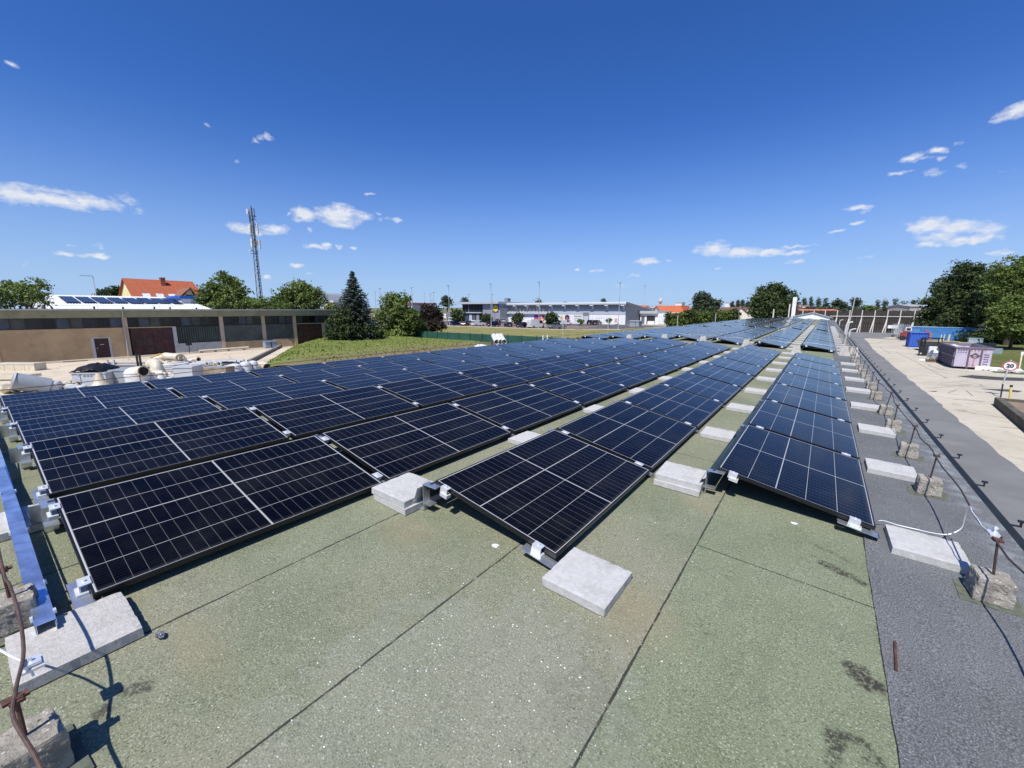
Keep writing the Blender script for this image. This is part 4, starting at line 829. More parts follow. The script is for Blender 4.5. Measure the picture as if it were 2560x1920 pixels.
# things by that wall
t = thing('trestle_pipe', 'long pale pipe lying on the ground along the workshop wall', 'pipe', (-57.8,19,0)); mb = MB(); mb.tube([(-58.1,16.6,.22),(-58.0,21.8,.30)], .13, 10); mb.build('pipe', plastic_c, t, True, W(t)); mb = MB()
for y in (16.8,18.2,19.6,21.3): mb.box(-58.35,y-.06,0,-57.8,y+.06,.12)
mb.build('support_blocks', M('old_timber', (.16,.11,.07), .9), t, org=W(t))
t = thing('blue_grey_box', 'blue-grey metal cabinet on the ground before the workshop post', 'cabinet', (-58.6,24.4,0)); mb = MB(); mb.box(-59,23.9,.05,-58.2,25.3,.85); mb.box(-59.05,23.85,.85,-58.15,25.35,.90); mb.build('cabinet', M('blue_grey_paint', (.26,.32,.40), .5), t, org=W(t)); mb = MB(); mb.box(-58.19,24.55,.1,-58.17,24.65,.8); mb.build('door_joint', dark, t, org=W(t))
t = thing('leaning_boards', 'dark boards leaning on the wall beside the blue-grey cabinet', 'boards', (-59.4,27,0)); mb = MB(); mb.hexa([(-59.3,25.6,0),(-59.3,28.3,0),(-59.35,28.3,.0),(-59.35,25.6,0),(-59.9,25.6,1.05),(-59.9,27.6,1.0),(-59.96,27.6,1.0),(-59.96,25.6,1.05)]); mb.hexa([(-59.0,26.4,0),(-59.0,28.0,0),(-59.05,28.0,0),(-59.05,26.4,0),(-59.7,26.6,.8),(-59.7,27.9,.75),(-59.75,27.9,.75),(-59.75,26.6,.8)]); mb.build('boards', M('old_timber', (.16,.11,.07), .9), t, org=W(t), fixn=True)
t = thing('wall_lamp_post', 'dark floodlight on a short post before the green sheet panel', 'floodlight', (-58.9,15.9,0)); mb = MB(); mb.box(-58.93,15.87,0,-58.87,15.93,.9); mb.build('post', blackm, t, org=W(t)); mb = MB(); mb.box(-59.1,15.65,.9,-58.7,16.15,1.2); mb.build('lamp_head', blackm, t, org=W(t))
t = thing('timber_plank', 'weathered plank on the ground below the small brown door', 'plank', (-57.8,7,0)); mb = MB(); mb.box(-58.0,5.6,.0,-57.75,7.3,.07); mb.box(-57.7,5.9,.0,-57.5,7.0,.05); mb.build('plank', M('old_timber', (.16,.11,.07), .9), t, org=W(t))
# ------------------------------------------------------------------ behind the workshop
def quadroof(mb, a, b, c, d, th=.12):
    n = (Vector(b)-Vector(a)).cross(Vector(d)-Vector(a)).normalized()*th; mb.hexa([tuple(Vector(p)-n) for p in (a,b,c,d)]+[tuple(p) for p in (a,b,c,d)])
wh = thing('white_warehouse', 'white metal-roofed warehouse carrying a row of solar panels', 'building', (-86, 12, 0)); o_ = W(wh)
xe, xr = -78.0, -92.0; r0, r1 = AX(112,737,xr), AX(440,743,xr); e0, e1 = AX(108,771,xe), AX(520,773,xe)
ze, zr_ = e0.z, r0.z; ya_, yb_ = min(r0.y, e0.y), r1.y+2
mb = MB(); mb.prism([(xe,r0.y-1,0),(xe,r0.y-1,ze-.1),(xr,r0.y-1,zr_-.1),(xr-13,r0.y-1,ze-.1),(xr-13,r0.y-1,0)], (0, r1.y-r0.y+1.5, 0)); mb.build('wall', M('white_cladding', (.66,.67,.68), .6, 0, .05, 1), wh, org=o_, fixn=True)
mb = MB(); quadroof(mb, (xe+.5,r0.y-1.2,ze-.12),(xe+.5,r1.y+.8,ze-.12),(xr,r1.y+.8,zr_),(xr,r0.y-1.2,zr_)); quadroof(mb, (xr,r0.y-1.2,zr_),(xr,r1.y+.8,zr_),(xr-13.5,r1.y+.8,ze-.12),(xr-13.5,r0.y-1.2,ze-.12)); 
ny_ = 60
for i in range(ny_):
    y = r0.y-1.1+(r1.y-r0.y+1.8)*i/ny_; mb.hexa([(xe+.5,y,ze-.11),(xe+.5,y+.08,ze-.11),(xr,y+.08,zr_+.01),(xr,y,zr_+.01),(xe+.5,y,ze-.06),(xe+.5,y+.08,ze-.06),(xr,y+.08,zr_+.06),(xr,y,zr_+.06)])
mb.build('roof', M('white_sheet_roof', (.72,.73,.74), .45, 0, .04, 1), wh, org=o_, fixn=True)
def onroof(px, py):
    d = ray(px, py); s = (zr_-ze+.12)/(xr-xe-.5); t_ = (ze-.12-s*(xe+.5)+.22-CH)/(d.z-s*d.x); return EYE+d*t_
PX0 = [(142,740),(183,741),(222,742),(262,743),(299,744),(335,744),(371,745),(400,745)]; PX1 = [(158,755),(200,755),(237,756),(280,756),(320,757),(355,757),(387,757),(421,758)]
for i in range(8):
    tp0 = onroof(*PX0[i]); wdt = (onroof(*PX0[min(7,i+1)]).y-tp0.y) if i < 7 else onroof(430,746).y-tp0.y; bt = onroof(*PX1[i])
    mb = MB(); quadroof(mb, (bt.x,tp0.y+.1,bt.z),(bt.x,tp0.y+wdt*.93,bt.z),(tp0.x,tp0.y+wdt*.93,tp0.z),(tp0.x,tp0.y+.1,tp0.z), .05)
    tag(mb.build('roof_solar_panel', M('far_panel_blue', (.014,.018,.038), .25), None, False, tuple(tp0)), 'dark blue panel field on the white warehouse roof, %s from the left' % ORD[i], 'solar panel', 'panels on the white warehouse')
yh = thing('yellow_house', 'yellow house with steep orange tiled roof and brick chimney', 'house', (-118, 28, 0)); o_ = W(yh)
xr2 = -118.0; a, b = AX(304,695,xr2), AX(481,704,xr2); xe2 = -110.0; ez0 = AX(326,744,xe2); yel = M('yellow_render', (.68,.62,.33), .85, 0, .05, 1); tile = M('orange_roof_tiles', (.33,.085,.035), .85, 0, .18, 3, .4, 8)
eav = CH+1.2
mb = MB(); mb.prism([(xe2,a.y+.4,0),(xe2,a.y+.4,eav-.1),(xr2,a.y+.4,a.z-.2),(2*xr2-xe2,a.y+.4,eav-.1),(2*xr2-xe2,a.y+.4,0)], (0, b.y-a.y-.6, 0)); mb.build('wall', yel, yh, org=o_, fixn=True)
mb = MB(); quadroof(mb, (xe2+.5,a.y,eav-.4),(xe2+.5,b.y+.6,eav-.4),(xr2,b.y,b.z),(xr2,a.y,a.z)); quadroof(mb, (xr2,a.y,a.z),(xr2,b.y,b.z),(2*xr2-xe2-.5,b.y+.6,eav-.4),(2*xr2-xe2-.5,a.y,eav-.4))
rf = mb.build('roof', tile, yh, org=o_, fixn=True)
c_ = AX(405,700,-116.5); mb = MB(); mb.box(-117,c_.y-.35,c_.z-4.5,-116.0,c_.y+.45,c_.z+.3); mb.box(-117.05,c_.y-.4,c_.z+.3,-115.95,c_.y+.5,c_.z+.5); mb.build('chimney', M('chimney_brick', (.28,.10,.06), .9, 0, .2, 4), rf, org=o_)
sl = (a.z-eav+.4)/(xr2-xe2-.5)
for (px, py) in ((367,735),(401,736),(432,735)):
    q = AX(px, py, -112.2); zz = eav-.4+sl*(-112.2-xe2-.5)
    mb = MB(); mb.hexa([(-111.5,q.y-.6,zz-.7*-sl+.0),(-111.5,q.y+.6,zz+.7*sl),(-113,q.y+.6,zz-.8*sl),(-113,q.y-.6,zz-.8*sl),(-111.4,q.y-.6,zz+.7*sl+.15),(-111.4,q.y+.6,zz+.7*sl+.15),(-112.9,q.y+.6,zz-.8*sl+.15),(-112.9,q.y-.6,zz-.8*sl+.15)]); mb.build('skylight', M('pale_skylight', (.55,.60,.66), .2), rf, org=o_, fixn=True)
g0, g1, gp = AX(452,742,-108.5), AX(490,738,-108.5), AX(474,718,-108.5)
mb = MB(); mb.prism([(-108.5,g0.y,CH-2),(-108.5,g1.y,CH-2),(-108.5,g1.y,g1.z-1.3),(-108.5,gp.y,gp.z-.3),(-108.5,g0.y,g0.z-.4)], (-6,0,0)); mb.build('dormer', yel, yh, org=o_, fixn=True)
mb = MB(); quadroof(mb, (-108,g0.y-.9,g0.z-.5),(-108,gp.y,gp.z),(-116,gp.y,gp.z),(-116,g0.y-.9,g0.z-.5)); quadroof(mb, (-108,gp.y,gp.z),(-108,g1.y+.7,g1.z-1.4),(-116,g1.y+.7,g1.z-1.4),(-116,gp.y,gp.z)); mb.build('dormer_roof', M('brown_tiles', (.22,.09,.05), .9, 0, .2, 3), yh, org=o_, fixn=True)
mb = MB(); mb.box(-108.5,gp.y-.9,gp.z-3.0,-108.42,gp.y+.9,gp.z-1.6); mb.build('window', glassd, yh, org=o_)
bs = thing('blue_edged_shed', 'low shed with blue roof edge in front of the yellow house', 'shed', (-84, 33, 0)); o_ = W(bs); p0, p1 = AX(452,739,-84), AX(500,745,-84); mb = MB(); mb.box(-92,p0.y,0,-84,p1.y,p0.z-.5); mb.build('wall', M('white_cladding', (.66,.67,.68), .6), bs, org=o_); mb = MB(); mb.box(-92.2,p0.y-.2,p0.z-.5,-83.7,p1.y+.2,p0.z); mb.build('roof_edge', M('blue_fascia', (.02,.10,.40), .5), bs, org=o_)
# antenna mast
am = thing('antenna_mast', 'tall lattice antenna mast with white panel antennas', 'mast', (0,0,0)); Dm = 122.0; pb, pt = at(650,737,Dm), at(628,548,Dm); bx, by = pb.x, pb.y; am.location = (bx, by, 0); o_ = W(am)
mb = MB(); ht = pt.z; lat = M('mast_steel', (.11,.115,.12), .5, .4, .1, 4)
def rad(z): return .95-.50*z/ht
lv = [ht*i/17 for i in range(18)]; cor = [(math.cos(2.1*i+.4), math.sin(2.1*i+.4)) for i in range(3)]
for c in cor: mb.tube([(bx+c[0]*rad(z),by+c[1]*rad(z),z) for z in (0,ht*.5,ht)], .10, 6)
for z0, z1 in zip(lv[:-1], lv[1:]):
    for i in range(3):
        c, d = cor[i], cor[(i+1) % 3]; mb.cyl((bx+c[0]*rad(z0),by+c[1]*rad(z0),z0),(bx+d[0]*rad(z1),by+d[1]*rad(z1),z1),.05,n=4); mb.cyl((bx+c[0]*rad(z1),by+c[1]*rad(z1),z1),(bx+d[0]*rad(z1),by+d[1]*rad(z1),z1),.05,n=4)
mb.tube([(bx+.25,by,0),(bx+.2,by,ht)], .12, 5)
mb.build('lattice', lat, am, org=o_)
kz = Dm/FPX
for (px, py0, py1, w_, off) in ((621,523,535,5,0),(632,520,548,1.2,0),(637,522,545,1.2,0),(625,530,558,1.5,0),(628,558,582,7,.4),(632,565,583,6,-.5),(640,558,584,2.5,.6),(633,597,617,6,0),(647,600,622,3,.4),(636,600,612,3,.8),(627,624,628,4,0)):
    a, b = at(px, py1, Dm), at(px, py0, Dm); mb = MB(); hw_ = w_*kz*.8; mb.taper(a.x, a.y+off, a.z, b.z, hw_, hw_*.7, hw_, hw_*.7); mb.build('panel_antenna', plastic_w if w_ > 2 else lat, am, org=o_)
for py in (540,548,560,588,605,628,634):
    a = at(632 if py < 600 else 637, py, Dm); mb = MB(); mb.cyl((a.x-1.1,a.y,a.z),(a.x+1.1,a.y,a.z),.08,n=5); mb.cyl((a.x,a.y-1.0,a.z),(a.x,a.y+1.0,a.z),.08,n=5); mb.build('cross_arm', lat, am, org=o_)
mb = MB(); mb.tube([(bx,by,ht),(bx,by,at(630,523,Dm).z)], [.28,.1], 6); mb.build('top_pole', lat, am, org=o_)
st = thing('street_lamp', 'thin street lamp with short arm above the white warehouse', 'street lamp', (0,0,0)); p = at(240,737,DX(240,737,-100)); q = at(231,691,DX(240,737,-100)); st.location = (p.x,p.y,0); mb = MB(); mb.tube([(p.x,p.y,0),(p.x,p.y,q.z)], [.1,.06], 6); mb.build('pole', galvd, st, org=W(st)); mb = MB(); mb.box(p.x-.1,p.y-1.6,q.z-.05,p.x+.1,p.y,q.z+.08); mb.build('lamp_head', galvd, st, org=W(st))
for i, (x0, y0_, x1, y1_, rc, lab) in enumerate([(806,733,812,752,'white','white flat-roofed house seen between tree and spruce'),(812,752,868,772,'sheet','pale low hall roof left of the spruce'),(1015,757,1046,772,'tile','long house with red tiled roof right of the bushes')]):
    D = 165; a, b = at(x0, y1_, D), at(x1, y0_, D); h = thing('distant_building', lab, 'building', ((a.x+b.x)/2, (a.y+b.y)/2+4, 0)); o_ = W(h); mb = MB(); mb.box(a.x, a.y, 0, b.x, b.y+9, b.z-.7); mb.build('wall', M('pale_wall', (.6,.58,.54), .85), h, org=o_); mb = MB(); mb.box(a.x-.4, a.y-.4, b.z-.7, b.x+.4, b.y+9.4, b.z); mb.build('roof', M('far_roof_%d' % i, [(.6,.6,.6),(.55,.57,.6),(.4,.14,.09)][i], .7), h, org=o_)
# ------------------------------------------------------------------ supermarket
YM, YE = 137.0, 131.4
mk = thing('supermarket', 'grey and white supermarket with a round yellow logo sign', 'building', (-80, YM, 0)); o_ = W(mk)
def sx(px, Y): return AY(px, 790, Y).x
def sz(px, py, Y): return AY(px, py, Y).z
g3x = lambda x: 1080+x/5.53
g3y = lambda y: 680+y/5.53
h3x = lambda x: 1440+x/5.53
xa, xb = sx(g3x(425), YE), sx(g3x(941), YE); xg = sx(g3x(702), YE); zr0, zr1 = 7.45, 8.45
clad = M('grey_metal_cladding', (.30,.315,.335), .5, .1, .06, .5); cladd = M('dark_grey_cladding', (.20,.21,.22), .5, .1, .08, .5); lite = M('light_metal_band', (.45,.475,.505), .5, .1, .05, .6); wwhite = M('shop_white', (.74,.74,.74), .7, 0, .04, .6)
mb = MB(); mb.box(xg, YE, 0, xb, 160, zr0); mb.build('grey_wall', clad, mk, org=o_)
for z in (1.5, 3.0, 4.5, 6.0):
    mb = MB(); mb.box(xg, YE-.02, z-.03, xb, YE, z+.03); mb.build('panel_joint', cladd, mk, org=o_)
mb = MB(); mb.box(xa, YE+.9, 0, xg, 160, zr0); mb.build('foyer_core', M('foyer_interior', (.02,.022,.025), .5, 0, .4, .4), mk, org=o_)
mb = MB(); mb.box(xa, YE+.05, 4.1, xg, YE+.10, zr0); mb.box(xa, YE+.05, .2, xg, YE+.10, 3.7); gl = mb.build('glass_front', glassd, mk, org=o_)
for i in range(8):
    x = xa+(xg-xa)*i/7; mb = MB(); mb.box(x-.08, YE-.02, 0, x+.08, YE+.04, zr0); mb.build('mullion', M('anthracite_frame', (.05,.05,.055), .5), mk, org=o_)
mb = MB(); mb.box(xa-.2, YE-1.2, 3.7, xg, YE+.04, 4.1); mb.build('canopy', lite, mk, org=o_)
mb = MB(); mb.box(xa-2.2, YE-1.5, zr0, xb+.2, 162, zr1-.15); mb.build('roof_slab', lite, mk, org=o_)
for i, (u, c) in enumerate(((.25,(.05,.07,.20)),(.45,(.45,.46,.5)),(.62,(.08,.09,.12)),(.8,(.25,.26,.3)))):
    x = xa+(xg-xa)*u; mb = MB(); mb.box(x-.8, YE-.6, .4, x+.8, YE-.45, 3.2); mb.build('window_poster', M('foyer_poster_%d' % i, c, .6), mk, org=o_)
# logo
lx0, lx1, lz0, lz1 = sx(g3x(843), YE), sx(g3x(920), YE), sz(g3x(880), g3y(556), YE), sz(g3x(880), g3y(452), YE)
lc = ((lx0+lx1)/2, (lz0+lz1)/2); lr_ = (lx1-lx0)*.46
lg = thing('logo_sign', 'square blue sign with yellow disc and red ring on the supermarket wall', 'sign', (lc[0], YE-.1, lc[1])); ol2 = W(lg)
mb = MB(); mb.box(lx0, YE-.14, lz0, lx1, YE-.02, lz1); mb.build('board', M('sign_blue', (.012,.05,.28), .5, 0, .02), lg, org=ol2)
def disc(r, y, name, m): mb = MB(); mb.cyl((lc[0],y,lc[1]),(lc[0],y-.02,lc[1]), r, n=40); mb.build(name, m, lg, org=ol2)
disc(lr_*1.02, YE-.145, 'red_ring', M('sign_red', (.62,.015,.02), .5, 0, .02)); disc(lr_*.94, YE-.17, 'yellow_disc', M('sign_yellow', (.85,.66,.01), .5, 0, .02))
def text3d(s, size, mat, parent, loc, name='lettering', ext=.01, rot=(math.pi/2,0,0), bold=.0):
    cu = bpy.data.curves.new(name, 'FONT'); cu.body = s; cu.size = size; cu.extrude = ext; cu.offset = bold; cu.align_x = 'CENTER'; cu.align_y = 'CENTER'
    tmp = bpy.data.objects.new('t', cu); COL.objects.link(tmp); bpy.context.view_layer.update()
    me = bpy.data.meshes.new_from_object(tmp.evaluated_get(bpy.context.evaluated_depsgraph_get())); bpy.data.objects.remove(tmp); me.materials.clear(); me.materials.append(mat)
    return inst(name, me, parent, loc, rot)
SB, SRD = MC['sign_blue'], MC['sign_red']
k = lr_*.62
text3d('L', k, SB, lg, (-k*.80,-.10,0), bold=.02); text3d('I', k*.85, SRD, lg, (-k*.28,-.10,-k*.04), bold=.03, rot=(math.pi/2,-.18,0)); text3d('D', k, SB, lg, (k*.22,-.10,0), bold=.02); text3d('L', k, SB, lg, (k*.86,-.10,0), bold=.02)
# main hall
x0, x1 = sx(g3x(945), YM), sx(h3x(685), YM)
mb = MB(); mb.prism([(x1,YM,0),(x1,YM+27,0),(x1,YM+27,4.6),(x1,YM,7.0)], (x0-x1-2,0,0)); mb.build('upper_wall', clad, mk, org=o_, fixn=True)
mb = MB(); mb.prism([(x1+.6,YM-1.6,7.35),(x1+.6,YM-1.6,6.95),(x1+.6,YM+28,4.55),(x1+.6,YM+28,5.0),(x1+.6,YM-1.4,7.8)], (x0-x1-2.5,0,0)); mb.build('sloping_roof', lite, mk, org=o_, fixn=True)
mb = MB(); mb.prism([(x1+.62,YM-1.6,6.95),(x1+.66,YM-1.6,6.95),(x1+.66,YM+28,4.55),(x1+.66,YM+28,5.0),(x1+.66,YM-1.6,7.8),(x1+.62,YM-1.6,7.8)][1:5], (-.04,0,0)); mb.build('gable_trim', cladd, mk, org=o_, fixn=True)
zb0, zb1 = 3.45, 4.15
xw = sx(g3x(1612), YM)
mb = MB(); mb.box(x0, YM-.9, zb0, xw, YM-.02, zb1); mb.build('front_canopy', lite, mk, org=o_)
mb = MB(); mb.box(xw, YM-.12, 3.5, x1-.02, YM-.004, 5.5); mb.build('light_band', lite, mk, org=o_)
mb = MB(); mb.box(x0, YM-.06, .1, x1-.02, YM-.003, 3.45); mb.build('white_wall', wwhite, mk, org=o_)
for px in (g3x(1062), g3x(1600), g3x(1735), g3x(1945), h3x(235), h3x(430), h3x(640)):
    x = sx(px, YM); mb = MB(); mb.box(x-.06, YM-.075, .1, x+.06, YM-.06, 3.45); mb.build('wall_joint', M('joint_grey', (.5,.5,.5), .7), mk, org=o_)
mb = MB(); mb.box(sx(g3x(1145), YM), YM-.05, 4.25, xw, YM-.004, 6.3); mb.build('louvre_strip', M('louvre_grey', (.26,.25,.24), .6, .1, .2, 1), mk, org=o_)
for i in range(9):
    x = sx(g3x(1175+46*i), YM); mb = MB(); mb.box(x-.45, YM-.09, 4.4, x+.35, YM-.05, 6.0-.25*(i % 3)); mb.build('roof_light', M('pale_louvre', (.46,.46,.44), .5), mk, org=o_)
for i in range(14):
    x = sx(g3x(1090+38*i), YM); mb = MB(); mb.box(x-.35, YM-.85, zb1, x+.3, YM-.5, zb1+.25); mb.build('canopy_box', white, mk, org=o_)
for px in (g3x(1162), g3x(1322), g3x(1490), g3x(1660), g3x(1840), g3x(2025), h3x(230), h3x(432), h3x(658)):
    x = sx(px, YM); mb = MB(); mb.box(x-.6, YM-1.45, 6.5, x+.6, YM-.05, 6.95); mb.box(x-.35, YM-.13, 5.5, x+.35, YM-.005, 6.5); mb.build('roof_bracket', white, mk, org=o_)
mb = MB(); a, b = sx(g3x(2088), YM), sx(g3x(2175), YM); mb.box(a, YM-.14, 0, b, YM-.07, 4.2); dz_ = mb.build('entrance_bay', cladd, mk, org=o_); mb = MB(); mb.box(a+.25, YM-.2, .1, b-.25, YM-.14, 2.9)
mb.build('door', M('pale_glass_door', (.5,.53,.54), .25), mk, org=o_)
for a0, a1, z0, z1, c, nm in ((1412,1478,.8,3.2,(.60,.05,.06),'red_blue_poster'),(1482,1553,.6,3.25,(.62,.06,.05),'red_poster'),(1770,1815,.9,3.1,(.66,.58,.45),'beige_poster'),(1825,1925,.7,3.2,(.66,.66,.66),'round_logo_poster'),(1958,2080,.5,3.2,(.62,.63,.62),'window_poster')):
    mb = MB(); a, b = sx(g3x(a0), YM), sx(g3x(a1), YM); mb.box(a, YM-.10, z0, b, YM-.08, z1); q = mb.build(nm, M(nm, c, .6, 0, .04), mk, org=o_)
    xm, zm = (a+b)/2, (z0+z1)/2; mb = MB()
    if nm == 'red_blue_poster': mb.box(a+.3, YM-.12, zm, b-.3, YM-.10, z1-.25); mm = M('poster_blue', (.05,.10,.45), .6)
    elif nm == 'red_poster':
        mb.ball((xm-.2,YM-.11,zm+.5),(.55,.02,.6)); mb.ball((xm+.3,YM-.11,zm-.6),(.5,.02,.35)); mm = M('poster_white', (.75,.72,.68), .6)
    elif nm == 'beige_poster': mb.ball((xm,YM-.11,zm),(.5,.02,.7)); mm = M('poster_tan', (.5,.33,.18), .6)
    elif nm == 'round_logo_poster':
        mb.cyl((xm-.1,YM-.10,zm+.35),(xm-.1,YM-.13,zm+.35),1.0,n=24); mm = M('poster_navy', (.03,.03,.07), .6)
    else: mb.pipe((xm-.6,YM-.10,zm-.2),(xm-.6,YM-.13,zm-.2),.65,.5); mb.box(a+.3,YM-.13,z1-.5,b-.3,YM-.1,z1-.2); mm = M('poster_grey', (.2,.22,.22), .6)
    mb.build('motif', mm, q, org=o_)
    if nm == 'round_logo_poster': mb = MB(); mb.ball((xm-.1,YM-.14,zm+.1),(.5,.02,.35)); mb.box(xm+.6,YM-.13,z0+.2,xm+1.2,YM-.1,z0+.8); mb.build('motif', M('poster_red', (.6,.08,.05), .6), q, org=o_)
mb = MB(); a, b = sx(h3x(550), YM), sx(h3x(597), YM); mb.box(a, YM-1.2, .3, b, YM-1.1, 2.4); sg = mb.build('notice_board', wwhite, None, False, ((a+b)/2, YM-1.15, 0)); tag(sg, 'tall white and red notice board at the right end of the supermarket wall', 'sign')
mb = MB(); mb.box(a+.15, YM-1.23, .9, b-.15, YM-1.2, 2.2); mb.build('poster', M('poster_pink', (.62,.30,.27), .7, 0, .3, 2), sg, org=((a+b)/2, YM-1.15, 0))
for i, px in enumerate((g3x(285+1592-1592)+0, )): pass
for i in range(4):
    x = sx(h3x(285+34*i), YM); mb = MB(); mb.prism([(x-.28,YM-.065,2.1),(x+.28,YM-.065,2.1),(x-.1,YM-.065,2.75)], (0,-.02,0)); mb.build('wall_motif', M('joint_grey', (.5,.5,.5), .7), mk, org=o_, fixn=True)
mb = MB(); a, b = sx(g3x(1003), YM+4), sx(g3x(1047), YM+4); mb.box(a, YM+4, 6.2, b, YM+6, 9.7); mb.box(a-.1, YM+3.9, 9.7, b+.1, YM+6.1, 9.9); mb.build('chimney', M('chimney_grey', (.2,.19,.18), .8), mk, org=o_)
mb = MB(); x = sx(g3x(1795), YM); mb.box(x-.5, YM+2, 7.3, x+.5, YM+3, 8.1); mb.build('roof_unit', blackm, mk, org=o_)
# annex with dark opening
Yx = 150.0; an = thing('loading_annex', 'small pale annex with a dark delivery gate beside the supermarket', 'building', (-54, Yx, 0)); o_ = W(an)
a, b, c = sx(h3x(890), Yx), sx(h3x(1120), Yx), sx(h3x(1222), Yx); zt = sz(h3x(1000), 680+537/5.53, Yx); zl = sz(h3x(1000), 680+575/5.53, Yx)
mb = MB(); mb.box(a, Yx, 0, c, Yx+12, zl); mb.build('wall', wwhite, an, org=o_); mb = MB(); mb.box(a-.3, Yx-.8, zl, b+.4, Yx+12.3, zt); mb.build('roof', lite, an, org=o_)
mb = MB(); mb.box(sx(h3x(980), Yx), Yx-.05, .15, sx(h3x(1095), Yx), Yx-.004, sz(h3x(1000), 680+605/5.53, Yx)); mb.build('gate', M('dark_gate', (.03,.032,.035), .5), an, org=o_)
mb = MB(); mb.box(sx(h3x(905), Yx), Yx-.05, .15, sx(h3x(950), Yx), Yx-.004, 2.9); mb.build('door', M('grey_blue_door', (.12,.14,.17), .5), an, org=o_)
mb = MB(); mb.box(b+.5, Yx-.06, .1, c-.1, Yx-.004, zl-.3); mb.build('roller_shutter', M('pale_shutter', (.66,.68,.70), .5), an, org=o_)
mb = MB(); x = sx(h3x(1055), Yx); mb.box(x-1.2, Yx-1.2, 0, x+1.2, Yx-.9, 1.2); tag(mb.build('white_crate', white, None, False, (x, Yx-1, 0)), 'white crate standing before the dark delivery gate', 'crate')
eb = thing('electric_kiosk', 'grey-blue transformer kiosk beside the car park kerb', 'kiosk', (-46.5, 126, 0)); o_ = W(eb); a, b, c = sx(h3x(750), 125.5), sx(h3x(828), 125.5), sx(h3x(876), 125.5); zt = sz(h3x(800), 680+672/5.53, 125.5); mb = MB(); mb.box(a, 125.5, 0, c, 128, zt-.25); mb.build('wall', M('kiosk_grey', (.27,.31,.34), .6), eb, org=o_); mb = MB(); mb.box(a-.1, 125.3, zt-.25, c+.1, 128.2, zt); mb.build('roof', lite, eb, org=o_); mb = MB(); mb.box(b-.05, 125.46, .1, b+.05, 125.5, zt-.3); mb.box(c-1.2,125.46,.1,c-.2,125.5,zt-.4); mb.build('door', clad, eb, org=o_)
# ------------------------------------------------------------------ lamps
def lamp(px, py, ptop, label, grp='tall car park lamps', two=True):
    p, k_ = base(px, py); h = at(px, ptop, dep(p)).z if ptop else 12.2
    t = thing('car_park_lamp', label, 'street lamp', (p.x, p.y, 0), grp); mb = MB(); mb.tube([(0,0,0),(0,0,h*.5),(0,0,h)], [.11,.085,.06], 8); mb.build('pole', M('lamp_pole', (.42,.44,.47), .5, .3), t, True)
    mb = MB(); mb.hexa([(-.15,-.75,h-.05),(.15,-.75,h-.05),(.15,.1,h+.0),(-.15,.1,h+.0),(-.15,-.75,h+.12),(.15,-.75,h+.12),(.12,.1,h+.14),(-.12,.1,h+.14)]); mb.build('lamp_head', M('lamp_head_grey', (.22,.23,.25), .5), t)
    mb = MB(); mb.cyl((0,0,0),(0,0,.25),.22,n=8); mb.build('base', concp2, t)
lamp(g3x(243), g3y(745), g3y(197), 'tall lamp beside the globe tree left of the supermarket glass front')
lamp(g3x(819), g3y(760), g3y(175), 'tall lamp in front of the yellow logo sign')
lamp(g3x(1477), g3y(780), g3y(153), 'tall lamp in front of the red wall posters')
lamp(h3x(583), 680+785/5.53, 680+160/5.53, 'tall lamp at the right end of the supermarket')
lamp(h3x(925), 680+715/5.53, 680+195/5.53, 'tall lamp between supermarket and delivery annex')
for i, (px, pt, D, lab) in enumerate(((940,730,150,'thin far lamp just right of the spruce'),(952,722,120,'taller thin lamp right of the spruce'),(1031,720,130,'thin lamp above the wispy bush'),(1077,735,160,'first of two thin lamps above the plum tree'),(1085,731,150,'second of two thin lamps above the plum tree'),(1172,736,175,'thin far lamp above the supermarket entrance roof'),(1231,736,165,'thin far lamp beside the lamp before the logo'),(1062,733,190,'far double-arm lamp above the dark bush'))):
    p = at(px, 775, D); h = at(px, pt, D).z; t = thing('far_lamp', lab, 'street lamp', (p.x,p.y,0), 'thin far lamps'); mb = MB(); mb.tube([(0,0,0),(0,0,h)], [.10,.07], 6); mb.build('pole', MC['lamp_pole'], t); mb = MB(); mb.box(-.5,-.15,h-.08,.5,.15,h+.06); mb.build('lamp_head', MC['lamp_head_grey'], t)
for i, (px, py, pt, lab) in enumerate(((1407,842,804,'thin pale pole rising beside the tilted frame at the roof edge'),(1520,828,797,'thin pale pole on the lawn left of the kiosk'),(1693,813,788,'thin pale pole before the hedge'),(1788,804,784,'thin pale pole at the right part of the hedge'))):
    D = 62; p = at(px, py, D); h = at(px, pt, D).z; mb = MB(); mb.tube([(0,0,0),(0,0,h)], .05, 6); tag(mb.build('thin_pole', MC['pale_pole'], None, False), lab, 'pole', 'thin poles beyond the roof').location = (p.x,p.y,0)
# ------------------------------------------------------------------ globe trees
for px, py, rx, ry, bpy_, lab in ((1146,792,15,13,813,'round clipped tree left of the white van'),(1217,797,11,11,812,'round clipped tree below the logo sign'),(1294,797,12,13,815,'round clipped tree in front of the white shop wall'),(1380,799,15,14,821,'round clipped tree beside the grey pickup'),(1452,804,7,6,815,'small round tree before the entrance bay'),(1522,801,6,6,818,'small round tree right of the two dark cars')):
    tree('globe_tree', lab, 'tree', dS(px, bpy_), [(px,py,rx,ry)], leaf_dark if rx > 8 else leaf_mid, 900 if rx > 8 else 450, group='round clipped trees in the car park')
